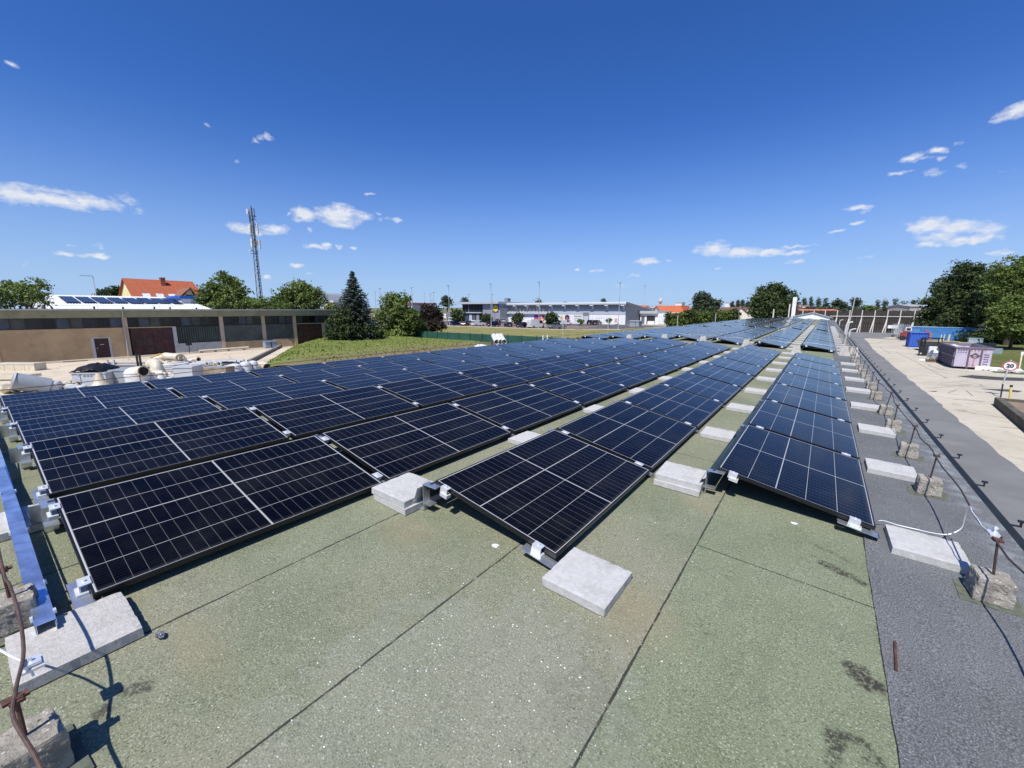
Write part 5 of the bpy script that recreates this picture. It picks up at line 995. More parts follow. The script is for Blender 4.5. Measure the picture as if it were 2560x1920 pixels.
# ------------------------------------------------------------------ vehicles
tyre = M('tyre', (.015,.015,.015), .8); hub = M('wheel_rim', (.35,.35,.36), .35, .6); lampr = M('tail_lamp', (.35,.01,.01), .3); lampw = M('head_lamp', (.75,.75,.72), .2); carglass = M('car_glass', (.012,.014,.017), .06, 0, .1)
def vehicle(kind, color, name, label, x, y, rz=0.0, metal=.2, group='vehicles in the car park'):
    t = thing(name, label, 'van' if 'van' in kind else ('pickup' if kind == 'pickup' else ('truck' if kind == 'truck' else 'car')), (x, y, 0), group, (0,0,rz))
    pm = M('paint_%s' % name+str(color), color, .22, metal, .02)
    # side profile (y forward, z): body and glasshouse
    if kind == 'van': L, w_, H = 5.4, .98, 2.45; body = [(-2.7,.35),(2.65,.35),(2.7,.85),(2.55,1.12),(1.75,1.35),(1.05,2.25),(.7,2.42),(-2.6,2.45),(-2.7,2.2)]; win = [(1.62,1.38),(.98,2.15),(.35,2.15),(.35,1.38)]; rear = (1.45,2.1)
    elif kind == 'smallvan': L, w_, H = 4.4, .90, 1.85; body = [(-2.2,.35),(2.15,.35),(2.2,.75),(1.95,1.02),(1.1,1.15),(.5,1.72),(.2,1.84),(-2.1,1.85),(-2.2,1.6)]; win = [(1.05,1.16),(.5,1.66),(-.1,1.66),(-.1,1.16)]; rear = (1.15,1.62)
    elif kind == 'suv': L, w_, H = 4.5, .92, 1.65; body = [(-2.2,.38),(2.2,.38),(2.25,.8),(2.0,1.0),(1.1,1.08),(-2.15,1.08),(-2.25,.8)]; win = [(1.1,1.08),(.35,1.60),(.1,1.65),(-1.7,1.62),(-2.1,1.08)]; rear = None
    elif kind == 'pickup': L, w_, H = 5.2, .95, 1.8; body = [(-2.6,.45),(2.55,.45),(2.6,.95),(2.4,1.12),(1.3,1.18),(-2.55,1.15),(-2.6,.9)]; win = [(1.35,1.18),(.75,1.72),(.5,1.78),(-.45,1.76),(-.65,1.15)]; rear = None
    else: L, w_, H = 4.2, .87, 1.47; body = [(-2.05,.30),(2.05,.30),(2.1,.62),(1.9,.82),(1.05,.94),(-1.95,.98),(-2.1,.72)]; win = [(1.1,.93),(.35,1.40),(0,1.46),(-1.25,1.42),(-1.9,.97)]; rear = None
    mb = MB(); n = len(body); inb = .08
    A = [(-w_, q[0], q[1]) for q in body]; B = [(w_, q[0], q[1]) for q in body]
    mb.add(A+B, [tuple(range(n)), tuple(range(n, 2*n))[::-1]]+[(i, i+n, (i+1)%n+n, (i+1)%n) for i in range(n)])
    mb.build('body', pm, t, False, fixn=True)
    if kind in ('van','smallvan'):
        for s in (-1, 1):
            mb = MB(); mb.prism([(s*(w_+.004), q[0], q[1]) for q in win], (s*.012,0,0)); mb.build('side_window', carglass, t, fixn=True)
        q0, q1 = win[0], win[1]; mb = MB(); mb.hexa([(-w_+.12,q0[0]+.06,q0[1]+.02),(w_-.12,q0[0]+.06,q0[1]+.02),(w_-.12,q0[0]+.04,q0[1]+.02),(-w_+.12,q0[0]+.04,q0[1]+.02),(-w_+.18,q1[0]+.12,q1[1]),(w_-.18,q1[0]+.12,q1[1]),(w_-.18,q1[0]+.09,q1[1]),(-w_+.18,q1[0]+.09,q1[1])]); mb.build('windscreen', carglass, t, fixn=True)
        mb = MB(); mb.box(-.01,-L/2-.012,.5,.01,-L/2+.01,rear[1]); mb.build('door_gap', blackm, t)
        if kind == 'smallvan':
            for s in (-1,1): mb = MB(); mb.box(s*.1,-L/2-.01,rear[0],s*(w_-.12),-L/2+.01,rear[1]); mb.build('rear_window', carglass, t)
    else:
        m_ = len(win); mb = MB(); A = []; B = []
        for q in win: tp = (q[1]-min(z for _, z in win))/.6; ww = w_-.03-.17*min(1, tp); A.append((-ww,q[0],q[1])); B.append((ww,q[0],q[1]))
        mb.add(A+B, [tuple(range(m_)), tuple(range(m_, 2*m_))[::-1]]+[(i, i+m_, (i+1)%m_+m_, (i+1)%m_) for i in range(m_)]); mb.build('window', carglass, t, fixn=True)
        tops_ = sorted(win, key=lambda q: -q[1])[:3]; ys = [q[0] for q in tops_]; zt_ = max(q[1] for q in tops_); mb = MB(); mb.hexa([(-w_+.20,min(ys)-.05,zt_-.05),(w_-.20,min(ys)-.05,zt_-.05),(w_-.20,max(ys)-.0,zt_-.06),(-w_+.20,max(ys)-.0,zt_-.06),(-w_+.24,min(ys),zt_+.02),(w_-.24,min(ys),zt_+.02),(w_-.24,max(ys)-.1,zt_+.015),(-w_+.24,max(ys)-.1,zt_+.015)]); mb.build('roof_panel', pm, t, fixn=True)
        for yb_ in ((win[0][0]+win[-1][0])/2+.1,):
            for s in (-1,1): mb = MB(); mb.hexa([(s*(w_-.05),yb_-.05,win[0][1]),(s*(w_-.02),yb_-.05,win[0][1]),(s*(w_-.02),yb_+.05,win[0][1]),(s*(w_-.05),yb_+.05,win[0][1]),(s*(w_-.22),yb_-.05,zt_-.04),(s*(w_-.19),yb_-.05,zt_-.04),(s*(w_-.19),yb_+.05,zt_-.04),(s*(w_-.22),yb_+.05,zt_-.04)]); mb.build('door_pillar', pm, t, fixn=True)
        if kind == 'pickup': mb = MB(); mb.box(-w_+.12,-2.5,.7,w_-.12,-.75,1.17); mb.build('cargo_bed', blackm, t)
    rw = .33 if kind in ('car','smallvan') else .37
    for yw in (-L*.30, L*.31):
        for s in (-1, 1):
            mb = MB(); mb.cyl((s*(w_-.19),yw,rw),(s*(w_+.015),yw,rw),rw,n=16); wo_ = mb.build('wheel', tyre, t); mb = MB(); mb.cyl((s*(w_+.014),yw,rw),(s*(w_+.022),yw,rw),rw*.62,n=12); mb.build('rim', hub, wo_)
    zl_ = body[-1][1] if kind not in ('van','smallvan') else .95
    for s in (-1, 1):
        mb = MB(); mb.box(s*(w_-.22),-L/2-.012,zl_-.05,s*(w_-.02),-L/2+.05,zl_+.22); mb.build('tail_light', lampr, t)
        mb = MB(); mb.box(s*(w_-.32),L/2-.25,.68,s*(w_-.03),L/2+.012,.82); mb.build('headlight', lampw, t)
    mb = MB(); mb.box(-.26,-L/2-.016,.55,.26,-L/2-.006,.67); mb.build('number_plate', white, t)
    return t
blk, dbl, navy, slv, gry, wht = (.012,.013,.015), (.012,.03,.10), (.012,.02,.05), (.42,.44,.46), (.18,.20,.21), (.74,.75,.75)
def park(kind, col, name, label, zx, zy, rz=0.0, dy=2.2): p = G(g3x(zx), g3y(zy)); return vehicle(kind, col, name, label, p.x, p.y+dy, rz)
park('car', dbl, 'parked_car', 'blue hatchback next to the leftmost big lamp', 240, 742, .1)
park('car', blk, 'parked_car', 'low black car left of the small white van', 385, 750, .5)
park('suv', (.05,.055,.06), 'parked_car', 'dark high car behind the left globe tree', 478, 742, 0, 4)
park('smallvan', wht, 'parked_van', 'white small van with silver side beside the logo lamp', 575, 750, -.25)
park('suv', navy, 'parked_car', 'dark blue estate car standing behind the logo lamp', 790, 757, -.1)
park('car', blk, 'parked_car', 'black hatchback alone right of the logo lamp', 990, 762, .9)
park('suv', (.01,.018,.03), 'parked_car', 'black estate car in front of the third globe tree', 1200, 775, -.15)
park('van', wht, 'parked_van', 'large white panel van in front of the red posters', 1385, 777, -.35)
park('pickup', gry, 'parked_pickup', 'grey pickup truck nose towards the lawn beside the globe tree', 1665, 792, 2.7)
park('smallvan', wht, 'parked_van', 'white van farther back before the round-logo poster', 1805, 737, -.5, 2)
park('car', blk, 'parked_car', 'black car close to the shop wall behind the logo lamp', 860, 700, .9, 2)
park('car', slv, 'parked_car', 'silver car close to the white shop wall', 930, 700, .9, 2)
park('suv', slv, 'parked_car', 'silver car at the left end of the car park beside the plum tree', 200, 668, .8, 2)
park('smallvan', wht, 'parked_van', 'white small van behind the silver car at the left end', 205, 690, .8, 2)
park('car', (.25,.27,.30), 'parked_car', 'grey car behind the left globe tree by the glass front', 610, 668, 1.2, 2)
for zx, lab in ((272,'left one of two dark cars by the right part of the shop wall'),(385,'right one of two dark cars by the right part of the shop wall')):
    p = G(h3x(zx), 680+724/5.53); vehicle('suv', blk, 'parked_car', lab, p.x, min(p.y+2, YM-3.2), .1)
tk = thing('parked_truck', 'white lorry cab with grey box body left of the supermarket', 'truck', (0,0,0), 'vehicles in the car park'); p = G(1118, 800); tk.location = (p.x-2, p.y+4, 0); tk.rotation_euler = (0,0,1.35)
mb = MB(); mb.prism([(-1.2,2.0,.6),(-1.2,4.0,.6),(-1.2,4.05,1.6),(-1.2,3.7,2.9),(-1.2,2.0,3.1)], (2.4,0,0)); mb.build('cab', white, tk, fixn=True); mb = MB(); mb.box(-1.25,-5.5,.9,1.25,1.8,3.9); mb.build('box_body', M('lorry_grey', (.16,.18,.18), .6), tk); mb = MB(); mb.box(-1.0,3.75,1.75,1.0,4.0,2.7); mb.build('windscreen', carglass, tk)
for yw in (3.1,-3.2,-4.4):
    for s in (-1,1): mb = MB(); mb.cyl((s*.9,yw,.5),(s*1.22,yw,.5),.5,n=14); mb.build('wheel', tyre, tk)
# ------------------------------------------------------------------ green fence
gf = thing('green_fence', 'green mesh privacy fence with dark posts before the lawn', 'fence', (-50, 48, 0)); o_ = W(gf); Yf = 47.5
fx0, fx1 = AY(1055,830,Yf).x-6, -12.6; zt0, zt1 = AY(1090,828,Yf).z, AY(1390,846,Yf).z; zf = max(1.3, min(1.9, (zt0+zt1)/2))
mb = MB(); mb.box(fx0,Yf,.03,fx1,Yf+.02,zf); mb.build('mesh_screen', M('green_screen', (.014,.075,.055), .8, 0, .2, .6), gf, org=o_)
x = fx0
while x < fx1+.1:
    mb = MB(); mb.box(x-.035,Yf-.05,0,x+.035,Yf-.004,zf+.16); mb.build('post', M('green_post', (.010,.030,.026), .5), gf, org=o_); x += 2.45
# three white pipes and a cream sheet beyond the roof edge
tp_ = [AX(1238,858,-20), AX(1250,859,-20), AX(1259,858,-20)]
for i, (px, lab) in enumerate(((1242,'left one of three white pipe ends beyond the panels'),(1252,'middle one of three white pipe ends beyond the panels'),(1260,'right one of three white pipe ends beyond the panels'))):
    a = at(px, 855, 41); b_ = Vector((a.x-.9-.15*i, a.y+1.6, a.z+.45)); mb = MB(); mb.pipe(a, (b_-a)*(-1)*0+Vector((a.x-1.3,a.y+1.1,a.z+.5)), .27, .24, 20); t = thing('white_pipe', lab, 'pipe', (a.x,a.y,0), 'white pipe ends'); mb.build('pipe', plastic_w, t, True, W(t)); mb = MB(); mb.box(a.x-1.2,a.y+.2,0,a.x-.9,a.y+.9,a.z-.1); mb.build('stand', M('old_timber', (.16,.11,.07), .9), t, org=W(t))
a = at(1203,866,41); mb = MB(); mb.ball((a.x,a.y,a.z-.2),(.85,.8,.42),12,8,.15,4); t = thing('white_cover', 'white rounded plastic cover left of the pipe ends', 'cover', (a.x,a.y,0)); mb.build('cover', plastic_w, t, True, W(t)); mb = MB(); mb.box(a.x-.5,a.y-.3,0,a.x+.5,a.y+.4,a.z-.3); mb.build('stand', MC['old_timber'], t, org=W(t))
# ------------------------------------------------------------------ right of the supermarket: hedge, houses, far trees
for i, (px, py, rx, ry) in enumerate(((1672,792,9,12),(1683,800,15,14),(1702,797,15,15),(1722,792,14,16),(1742,794,14,14),(1760,792,14,14),(1778,793,14,13),(1796,789,14,14),(1814,788,14,14),(1832,784,11,13))):
    tree('hedge_bush', 'clipped dark green bush of the hedge, %s from the left' % ORD[i], 'bush', 112, [(px,py,rx,ry),(px+3,py+8,rx,ry)], leaf_mid if i % 3 else leaf_dark, 900, trunk=False, group='hedge bushes beyond the panels')
def house(name, label, px0, px1, pyr, pye, D, roofc, wallc, gable='side', depth=9.0, ridge_in=0.0, gcol=None, group='houses beyond the hedge', win=0):
    """px0..px1 width, ridge at pyr, eaves at pye"""
    a, b = at(px0, pye, D), at(px1, pye, D); zr = at((px0+px1)/2, pyr, D).z; ze = a.z; t = thing(name, label, 'house', ((a.x+b.x)/2, (a.y+b.y)/2, 0), group, (0,0,RH)); L = (b-a).length/2
    wm_ = M('house_wall_%d' % (sum(wallc)*1000), wallc, .85, 0, .05, .5); rm_ = M('house_roof_%d' % (sum(roofc)*1000), roofc, .85, 0, .15, 1.5)
    mb = MB(); e = .4
    if gable == 'front':
        mb.prism([(-L,0,0),(L,0,0),(L,0,ze),(0,0,zr-.15),(-L,0,ze)], (0,depth,0)); mb.build('wall', wm_, t, fixn=True); mb = MB()
        sl_ = (zr-ze)/L
        quadroof(mb, (-L-e,-e,ze-e*sl_),(0,-e,zr),(0,depth,zr),(-L-e,depth,ze-e*sl_)); quadroof(mb, (0,-e,zr),(L+e,-e,ze-e*sl_),(L+e,depth,ze-e*sl_),(0,depth,zr)); mb.build('roof', rm_, t, fixn=True)
    else:
        r_ = ridge_in; mb.prism([(-L+.3,0,0),(-L+.3,depth,0),(-L+.3,depth,ze),(-L+.3,depth/2,zr-.2),(-L+.3,0,ze)], (2*L-.6,0,0)); mb.build('wall', wm_, t, fixn=True); mb = MB()
        quadroof(mb, (-L,-e,ze-.2),(L,-e,ze-.2),(L-r_,depth/2,zr),(-L+r_,depth/2,zr)); quadroof(mb, (-L+r_,depth/2,zr),(L-r_,depth/2,zr),(L,depth+e,ze-.2),(-L,depth+e,ze-.2)); mb.build('roof', rm_, t, fixn=True)
    for i in range(win):
        x = -L+2*L*(i+.7)/(win+.4); zc = ze*.55 if gable != 'front' else ze*.98; mb = MB(); mb.box(x-.55,-.07,zc-.6,x+.55,-.01,zc+.6); f = mb.build('window', M('pale_frame', (.6,.6,.58), .6), t); mb = MB(); mb.box(x-.45,-.09,zc-.5,x+.45,-.07,zc+.5); mb.build('pane', glassd, f)
    return t, L, ze, zr
orr, orr2, wl1, wl2, brn = (.42,.115,.045), (.46,.135,.06), (.72,.71,.68), (.66,.60,.48), (.17,.08,.06)
house('orange_roof_house', 'white house with broad orange roof just right of the delivery annex', 1652, 1722, 763.5, 781.5, 168, orr, wl1, depth=12, win=2)
house('white_gable', 'white gable end at the right of the broad orange roof', 1715, 1725, 764, 781, 166, orr, wl1, 'front', 8)
house('orange_roof_house', 'small orange-roofed house with peach wall behind the broad orange roof', 1724, 1745, 769, 788, 190, orr2, (.60,.36,.22), depth=8)
house('orange_roof_house', 'orange roof peeping over the sloping supermarket roof end', 1600, 1628, 763, 779, 215, orr, wl1, depth=9)
house('white_house', 'white cubic house between two orange roofs', 1625, 1641, 765, 768, 200, (.2,.2,.2), wl1, depth=8, win=1)
house('orange_roof_house', 'low long orange roof above the right part of the hedge', 1778, 1828, 778.5, 786, 175, orr, wl2, depth=10)
house('beige_house', 'long beige flat house above the hedge left of the cream gable', 1803, 1842, 773, 777, 215, (.5,.45,.38), (.62,.56,.46), depth=8)
house('cream_house', 'cream house with pointed gable and brown roof left of the big round tree', 1829, 1872, 767.5, 784, 150, brn, (.70,.66,.54), 'front', 14, win=1)
house('cream_house', 'second smaller gabled house behind the cream gable', 1858, 1880, 768, 780, 172, brn, (.68,.64,.55), 'front', 10)
house('white_house', 'tiny white gabled house right of the white pylon', 1991, 2007, 757, 768, 210, brn, wl1, 'front', 12)
house('brown_roof_house', 'long low brown roof right of the tiny white gable', 2006, 2040, 763.5, 769, 195, (.22,.15,.12), (.5,.44,.38), depth=9)
house('orange_edge_shed', 'long low shed with orange roof edge behind the hall gable', 1988, 2103, 773, 777, 122, (.50,.15,.075), (.10,.09,.08), depth=5, group='sheds')
house('grey_shed', 'grey flat shed between fence wall and the right trees', 2274, 2318, 761, 764, 150, (.4,.4,.4), (.36,.34,.32), depth=9, group='sheds')
mb = MB(); p = at(1651, 757, 205); mb.tube([(p.x,p.y,0),(p.x,p.y,p.z+.8)], .45, 8); mb.ball((p.x,p.y,p.z+.9),(1.0,1.0,1.4),10,6); o = mb.build('water_tower', M('pale_pink', (.55,.42,.38), .7), None, True, (0,0,0)); tag(o, 'tiny pale tower between the orange roofs', 'tower')
for i, (x0, x1, y0, y1) in enumerate(((1688,1708,757,763),(1812,1830,757,763),(1838,1856,760,766),(1868,1885,759,766))):
    D = 480; a, b = at(x0, y1, D), at(x1, y0, D); t = thing('hill_building', ['white block above the broad orange roof','pale distant block on the hill under the first small trees','pale distant block on the hill behind the cream gable','pale distant block on the hill at the big tree edge'][i], 'building', (a.x, a.y, 0), 'far hill buildings'); mb = MB(); mb.box(a.x,a.y,0,b.x,b.y+8,b.z); mb.build('wall', M('far_white', (.62,.63,.65), .8), t, org=W(t)); mb = MB(); mb.box(a.x-.5,a.y-.5,b.z,b.x+.5,b.y+8.5,b.z+.6); mb.build('roof', M('far_grey_roof', (.4,.41,.43), .8), t, org=W(t))
# low far rise of land
mb = MB(); P = []; n = 80
for i in range(n):
    u = -1.15+1.9*i/(n-1); d = Vector((math.sin(u), math.cos(u), 0)); h = 9+4*mnoise.noise(Vector((u*2.2,0,0)))+2*mnoise.noise(Vector((u*9,3,0)))
    P += [tuple(d*600+Vector((0,0,-.5))), tuple(d*900+Vector((0,0,max(2,h)))), tuple(d*1500+Vector((0,0,max(2,h*.9))))]
mb.add(P, [(3*i, 3*i+3, 3*i+4, 3*i+1) for i in range(n-1)]+[(3*i+1, 3*i+4, 3*i+5, 3*i+2) for i in range(n-1)]); struct(mb.build('hills', mat_grass('far_field', (.11,.13,.07), (.20,.19,.10), (.07,.10,.06)), None, True))
GF = 'small trees on the skyline'
for i, (px, py, rx, ry) in enumerate(((1831,759,4,7),(1845,758,5,8),(1857,757,5,8),(1869,757,5,8),(1882,758,4,6),(2011,753,6,12),(2027,753,6,12),(2047,753,7,12),(2063,755,6,11),(2193,761,6,13),(2213,760,8,14),(2237,759,8,16),(2262,763,10,13),(2284,758,7,9))):
    nm = ['first tiny skyline tree left of the big round tree','second tiny skyline tree left of the big round tree','third tiny skyline tree left of the big round tree','fourth tiny skyline tree left of the big round tree','tiny skyline tree touching the big round tree','first of four slim trees right of the white pylon','second of four slim trees right of the white pylon','third of four slim trees right of the white pylon','fourth of four slim trees right of the white pylon','first slim tree above the dark fence wall','second slim tree above the dark fence wall','third and tallest slim tree above the dark fence wall','fourth broad tree above the dark fence wall','last small tree above the grey shed'][i]
    tree('slim_tree', nm, 'tree', 330 if i < 5 else 230, [(px,py+ry*.2,rx*.72,ry*.75),(px,py-ry*.4,rx*.45,ry*.5),(px,py+ry*.9,rx*.85,ry*.6)], leaf_far, 620, group=GF)
for i, (px, py, rx, ry, lab) in enumerate(((2098,760,13,9,'bushy tree behind the leaning rod'),(2141,756,9,12,'round-topped tree right of the leaning rod'),(2125,775,30,4,'dark hedge below the leaning rod trees'),(2170,773,14,4,'light green bush above the fence wall'),(2060,774,26,3,'low dark bushes behind the orange roof edge'),(2020,778,10,10,'dark shrub below the white pylon'))):
    tree('skyline_bush', lab, 'tree' if i < 2 else 'bush', 190, [(px,py,rx,ry),(px+rx*.4,py+3,rx*.7,ry*.7)], leaf_far if i != 3 else leaf_mid, 900, trunk=i < 2, group='bushes behind the fence wall')
for px, py, rx, ry, lab in ((1116,752,12,10,'dark far tree left of the supermarket'),(1163,752,8,9,'dark conical tree above the supermarket entrance roof'),(1347,756,8,8,'small far tree above the shop roof behind the lamp'),(1510,752,6,5,'tiny far tree above the shop roof right part')):
    tree('far_tree', lab, 'tree', 215, [(px,py,rx,ry),(px,py+6,rx*1.2,ry)], leaf_far, 500, group='trees behind the supermarket')
tree('grey_green_tree', 'tall grey-green tree clump behind the small orange house', 'tree', 175, [(1757,748,17,17),(1766,765,20,20),(1788,762,12,13),(1748,775,14,18),(1775,782,18,12),(1745,755,10,12)], leaf_far, 3600)
tree('big_round_tree', 'big dense round tree beside the white pylon', 'tree', 118, [(1935,740,36,30),(1912,760,30,28),(1960,755,28,30),(1935,772,50,26),(1900,778,20,18),(1968,775,22,20)], leaf_dark, 8000)
# pylon, poles, fence wall
p0, p1 = AY(1985,790,104), AY(1988,743,104); py_ = thing('white_pylon', 'tall white advertising pylon right of the big round tree', 'pylon', (p1.x,104,0)); mb = MB(); mb.box(p1.x-.33,103.95,2.2,p1.x+.33,104.05,p1.z); mb.build('sign_panel', white, py_, org=W(py_)); mb = MB(); mb.box(p1.x-.28,103.95,0,p1.x-.12,104.05,2.2); mb.box(p1.x+.12,103.95,0,p1.x+.28,104.05,2.2); mb.build('leg', galvd, py_, org=W(py_))
for px, pt, pbb, lab in ((1816-30,784,792,''),(1935,773,790,'white post below the big round tree'),(1975,760,790,'taller white post between big tree and pylon')):
    if lab: q = at(px, pt, 105); mb = MB(); mb.box(q.x-.13,q.y-.13,0,q.x+.13,q.y+.13,q.z); tag(mb.build('white_post', M('weathered_white', (.55,.54,.50), .8), None, False, (q.x,q.y,0)), lab, 'post')
FY = 127.5; fw_ = thing('dark_wall_fence', 'high dark timber wall propped by white A-shaped posts', 'fence', (8, FY, 0)); o_ = W(fw_); fa, fb_ = -6.0, 30.0; fz = AY(2180,776,FY).z
mb = MB(); n = 90
for i in range(n):
    a = fa+(fb_-fa)*i/n; mb.box(a+.01, FY, 0, a+(fb_-fa)/n-.01, FY+.08+.02*(i % 3), fz-.06*((i*7) % 3))
mb.build('timber_boards', M('black_timber', (.035,.029,.025), .9, 0, .35, .8, dirt=(.07,.06,.05), dscale=.6), fw_, org=o_)
mb = MB(); mb.box(AY(2075,790,FY).x, FY-.14, AY(2180,791,FY).z-.08, fb_, FY-.05, AY(2180,791,FY).z+.08); mb.build('white_rail', M('weathered_white', (.55,.54,.50), .8), fw_, org=o_)
for z in (1.2, 2.2, 3.3):
    mb = MB(); mb.box(fa, FY-.05, z-.05, fb_, FY-.003, z+.05); mb.build('dark_rail', M('brown_rail', (.06,.045,.035), .9), fw_, org=o_)
for px in (2005,2033,2061,2091,2122,2153,2185,2217,2249,2284,2318):
    q = AY(px, 800, FY); mb = MB(); mb.box(q.x-.09, FY-.22, 0, q.x+.09, FY-.145, fz+.05); mb.build('post', MC['weathered_white'], fw_, org=o_)
    if px > 2070: mb = MB(); mb.hexa([(q.x-.62,FY-1.1,0),(q.x-.42,FY-1.1,0),(q.x-.42,FY-.92,0),(q.x-.62,FY-.92,0),(q.x-.1,FY-.42,3.2),(q.x+.1,FY-.42,3.2),(q.x+.1,FY-.24,3.2),(q.x-.1,FY-.24,3.2)]); mb.build('brace', MC['weathered_white'], fw_, org=o_)
q = AY(2232,817,FY-.3); mb = MB(); mb.box(q.x-.85,FY-.34,q.z-.36,q.x+.85,FY-.30,q.z+.36); o = mb.build('white_sign', white, None, False, (q.x,FY-.3,q.z)); tag(o, 'small blank white sign board on the dark fence wall', 'sign')
mb = MB(); mb.box(q.x-.4,FY-.35,q.z-.05,q.x+.3,FY-.34,q.z+.05); mb.build('faded_print', M('faded_green', (.45,.55,.45), .8), o, org=(q.x,FY-.3,q.z))
q = G(2138,829); t = thing('red_drum', 'red drum standing before the dark fence wall', 'drum', (q.x,q.y,0)); mb = MB(); mb.cyl((0,0,0),(0,0,1.05),.55,n=16); mb.build('drum', M('red_paint', (.42,.035,.02), .5, 0, .1), t, True); mb = MB(); mb.cyl((0,0,1.05),(0,0,1.1),.58,n=16); mb.build('lid', M('dark_red_paint', (.35,.02,.015), .5), t, True)
for px, pt, pb_, D, lab in ((2111,806,850,30,'left bent white vent pipe behind the right roof edge'),(2122,823,845,30,'right bent white vent pipe behind the right roof edge'),(2098,800,815,60,'small far white vent pipe behind the right roof edge')):
    a, b_ = at(px, pb_, D), at(px, pt, D); k_ = D/FPX; mb = MB(); mb.tube([(a.x,a.y,0),(a.x,a.y,b_.z-.2),(a.x+.04,a.y,b_.z-.06),(a.x+.22,a.y,b_.z+.02),(a.x+.34,a.y,b_.z+.04)], .055, 8); tag(mb.build('vent_pipe', plastic_w, None, True, (a.x,a.y,0)), lab, 'pipe', 'bent white vent pipes')
# ------------------------------------------------------------------ right yard: containers and clutter
def corrbox(mb, x0, x1, y0, y1, z0, z1, amp=.06, pitch=.28):
    def wall(p, q, nx_, ny_):
        L = math.hypot(q[0]-p[0], q[1]-p[1]); n = max(2, int(L/pitch))
        for i in range(n):
            for u0, u1, d0, d1 in ((0,.25,0,0),(.25,.4,0,amp),(.4,.85,amp,amp),(.85,1,amp,0)):
                a, b = (i+u0)/n, (i+u1)/n; pa = (p[0]+(q[0]-p[0])*a-nx_*d0, p[1]+(q[1]-p[1])*a-ny_*d0); pb = (p[0]+(q[0]-p[0])*b-nx_*d1, p[1]+(q[1]-p[1])*b-ny_*d1)
                mb.quad((pa[0],pa[1],z0),(pb[0],pb[1],z0),(pb[0],pb[1],z1),(pa[0],pa[1],z1))
    wall((x0,y0),(x1,y0),0,-1); wall((x1,y0),(x1,y1),1,0); wall((x1,y1),(x0,y1),0,1); wall((x0,y1),(x0,y0),-1,0)
def container(name, label, org, rz, w_, d_, h, col, colr, framec=None):
    t = thing(name, label, 'container', org, None, (0,0,rz)); mb = MB(); corrbox(mb, .06, w_-.06, .06, d_-.06, .12, h-.1); mb.build('corrugated_wall', M(name+'_wall', col, .5, .1, .10, .8, dirt=tuple(q*.7 for q in col), dscale=.7), t)
    mb = MB(); mb.box(.02,.02,h-.1,w_-.02,d_-.02,h-.02); mb.build('roof', M(name+'_roof', colr, .5, .1, .08, 1), t)
    mb = MB(); e = .09
    for x in (0, w_-e):
        for y in (0, d_-e): mb.box(x,y,0,x+e,y+e,h)
    for z in (0, h-e):
        for y in (0, d_-e): mb.box(e,y,z,w_-e,y+e,z+e)
        for x in (0, w_-e): mb.box(x,e,z,x+e,d_-e,z+e)
    mb.build('frame', M(name+'_frame', framec or tuple(q*.8 for q in col), .5, .1, .08, 1), t); return t
q = G(2271,868); q2 = G(2304,868.5); container('blue_container', 'small bright blue storage container standing on the yard', (q.x, q.y, 0), .03, max(1.9, q2.x-q.x+.25), 2.4, 2.05, (.045,.125,.50), (.16,.28,.62))
q = G(2316,849); q2 = G(2431,850.5); LC = 101.0; qa, qb = AY(2280,835,LC), AY(2432,835,LC); t = container('long_blue_container', 'long light blue container with sloping painted-in shade patch below the trees', (qa.x-.5, LC, 0), .02, qb.x-qa.x+.7, 2.5, AY(2350,818,LC).z, (.085,.27,.54), (.55,.58,.60), (.14,.36,.60))
mb = MB(); wdt = qb.x-qa.x+.7; mb.add([(1.5,-.01,.3),(5.3,-.01,.3),(6.2,-.01,AY(2350,818,LC).z-.15),(1.5,-.01,AY(2350,818,LC).z-.15)], [(0,1,2,3)]); mb.build('painted_shade_patch', M('shaded_blue', (.05,.19,.46), .5, .1, .1, .8), t)  # shade with a sloping edge, laid on the front as a darker blue sheet
o = thing('pale_bench_wall', 'pale low plinth wall below the long blue container', 'wall', (18, 97, 0)); mb = MB(); a, b = G(2318,862), G(2440,862); mb.box(a.x, a.y, 0, b.x+1, a.y+.5, .55); mb.build('wall', M('plinth_beige', (.42,.36,.26), .9, 0, .2, 1), o, org=W(o))
for px, lab, c in ((2377,'white roof box seen above the long container, left','w'),(2415,'white van roof seen behind the long container','w')):
    a = AY(px, 817, 106); mb = MB(); hw_ = 1.0 if px < 2400 else 2.9; mb.box(a.x-hw_,106,0,a.x+hw_,108,a.z+.5); t = thing('parked_vehicle_roof', lab, 'van', (a.x,107,0)); mb.build('body', white, t, org=W(t)); mb = MB(); mb.box(a.x-hw_*.8,105.96,a.z-.2,a.x+hw_*.8,106,a.z+.15); mb.build('window', carglass, t, org=W(t))
# purple-grey skip with graffiti front
q, q2, qb = G(2382,921), G(2466,924), G(2353,904); Wd_ = 2.15; hh = 1.9; dl_ = 6.3
sk = thing('graffiti_skip', 'mauve open-top skip container with graffiti front on the yard', 'skip container', (q.x, q.y, 0), None, (0,0,.0)); mauve = M('mauve_side', (.19,.165,.215), .6, .1, .15, .9, dirt=(.12,.09,.09), dscale=.9); pale = M('mauve_front', (.46,.41,.50), .6, 0, .12, 1.2, dirt=(.42,.33,.36), dscale=1.3)
mb = MB(); mb.box(0,0,.16,Wd_,.08,hh); mb.box(.04,.08,.16,Wd_-.04,dl_,.24); mb.build('front_door', pale, sk); mb = MB(); mb.box(0,.08,.16,.06,dl_,hh); mb.box(Wd_-.06,.08,.16,Wd_,dl_,hh); mb.box(.06,dl_-.06,.24,Wd_-.06,dl_,hh); mb.build('side_wall', mauve, sk)
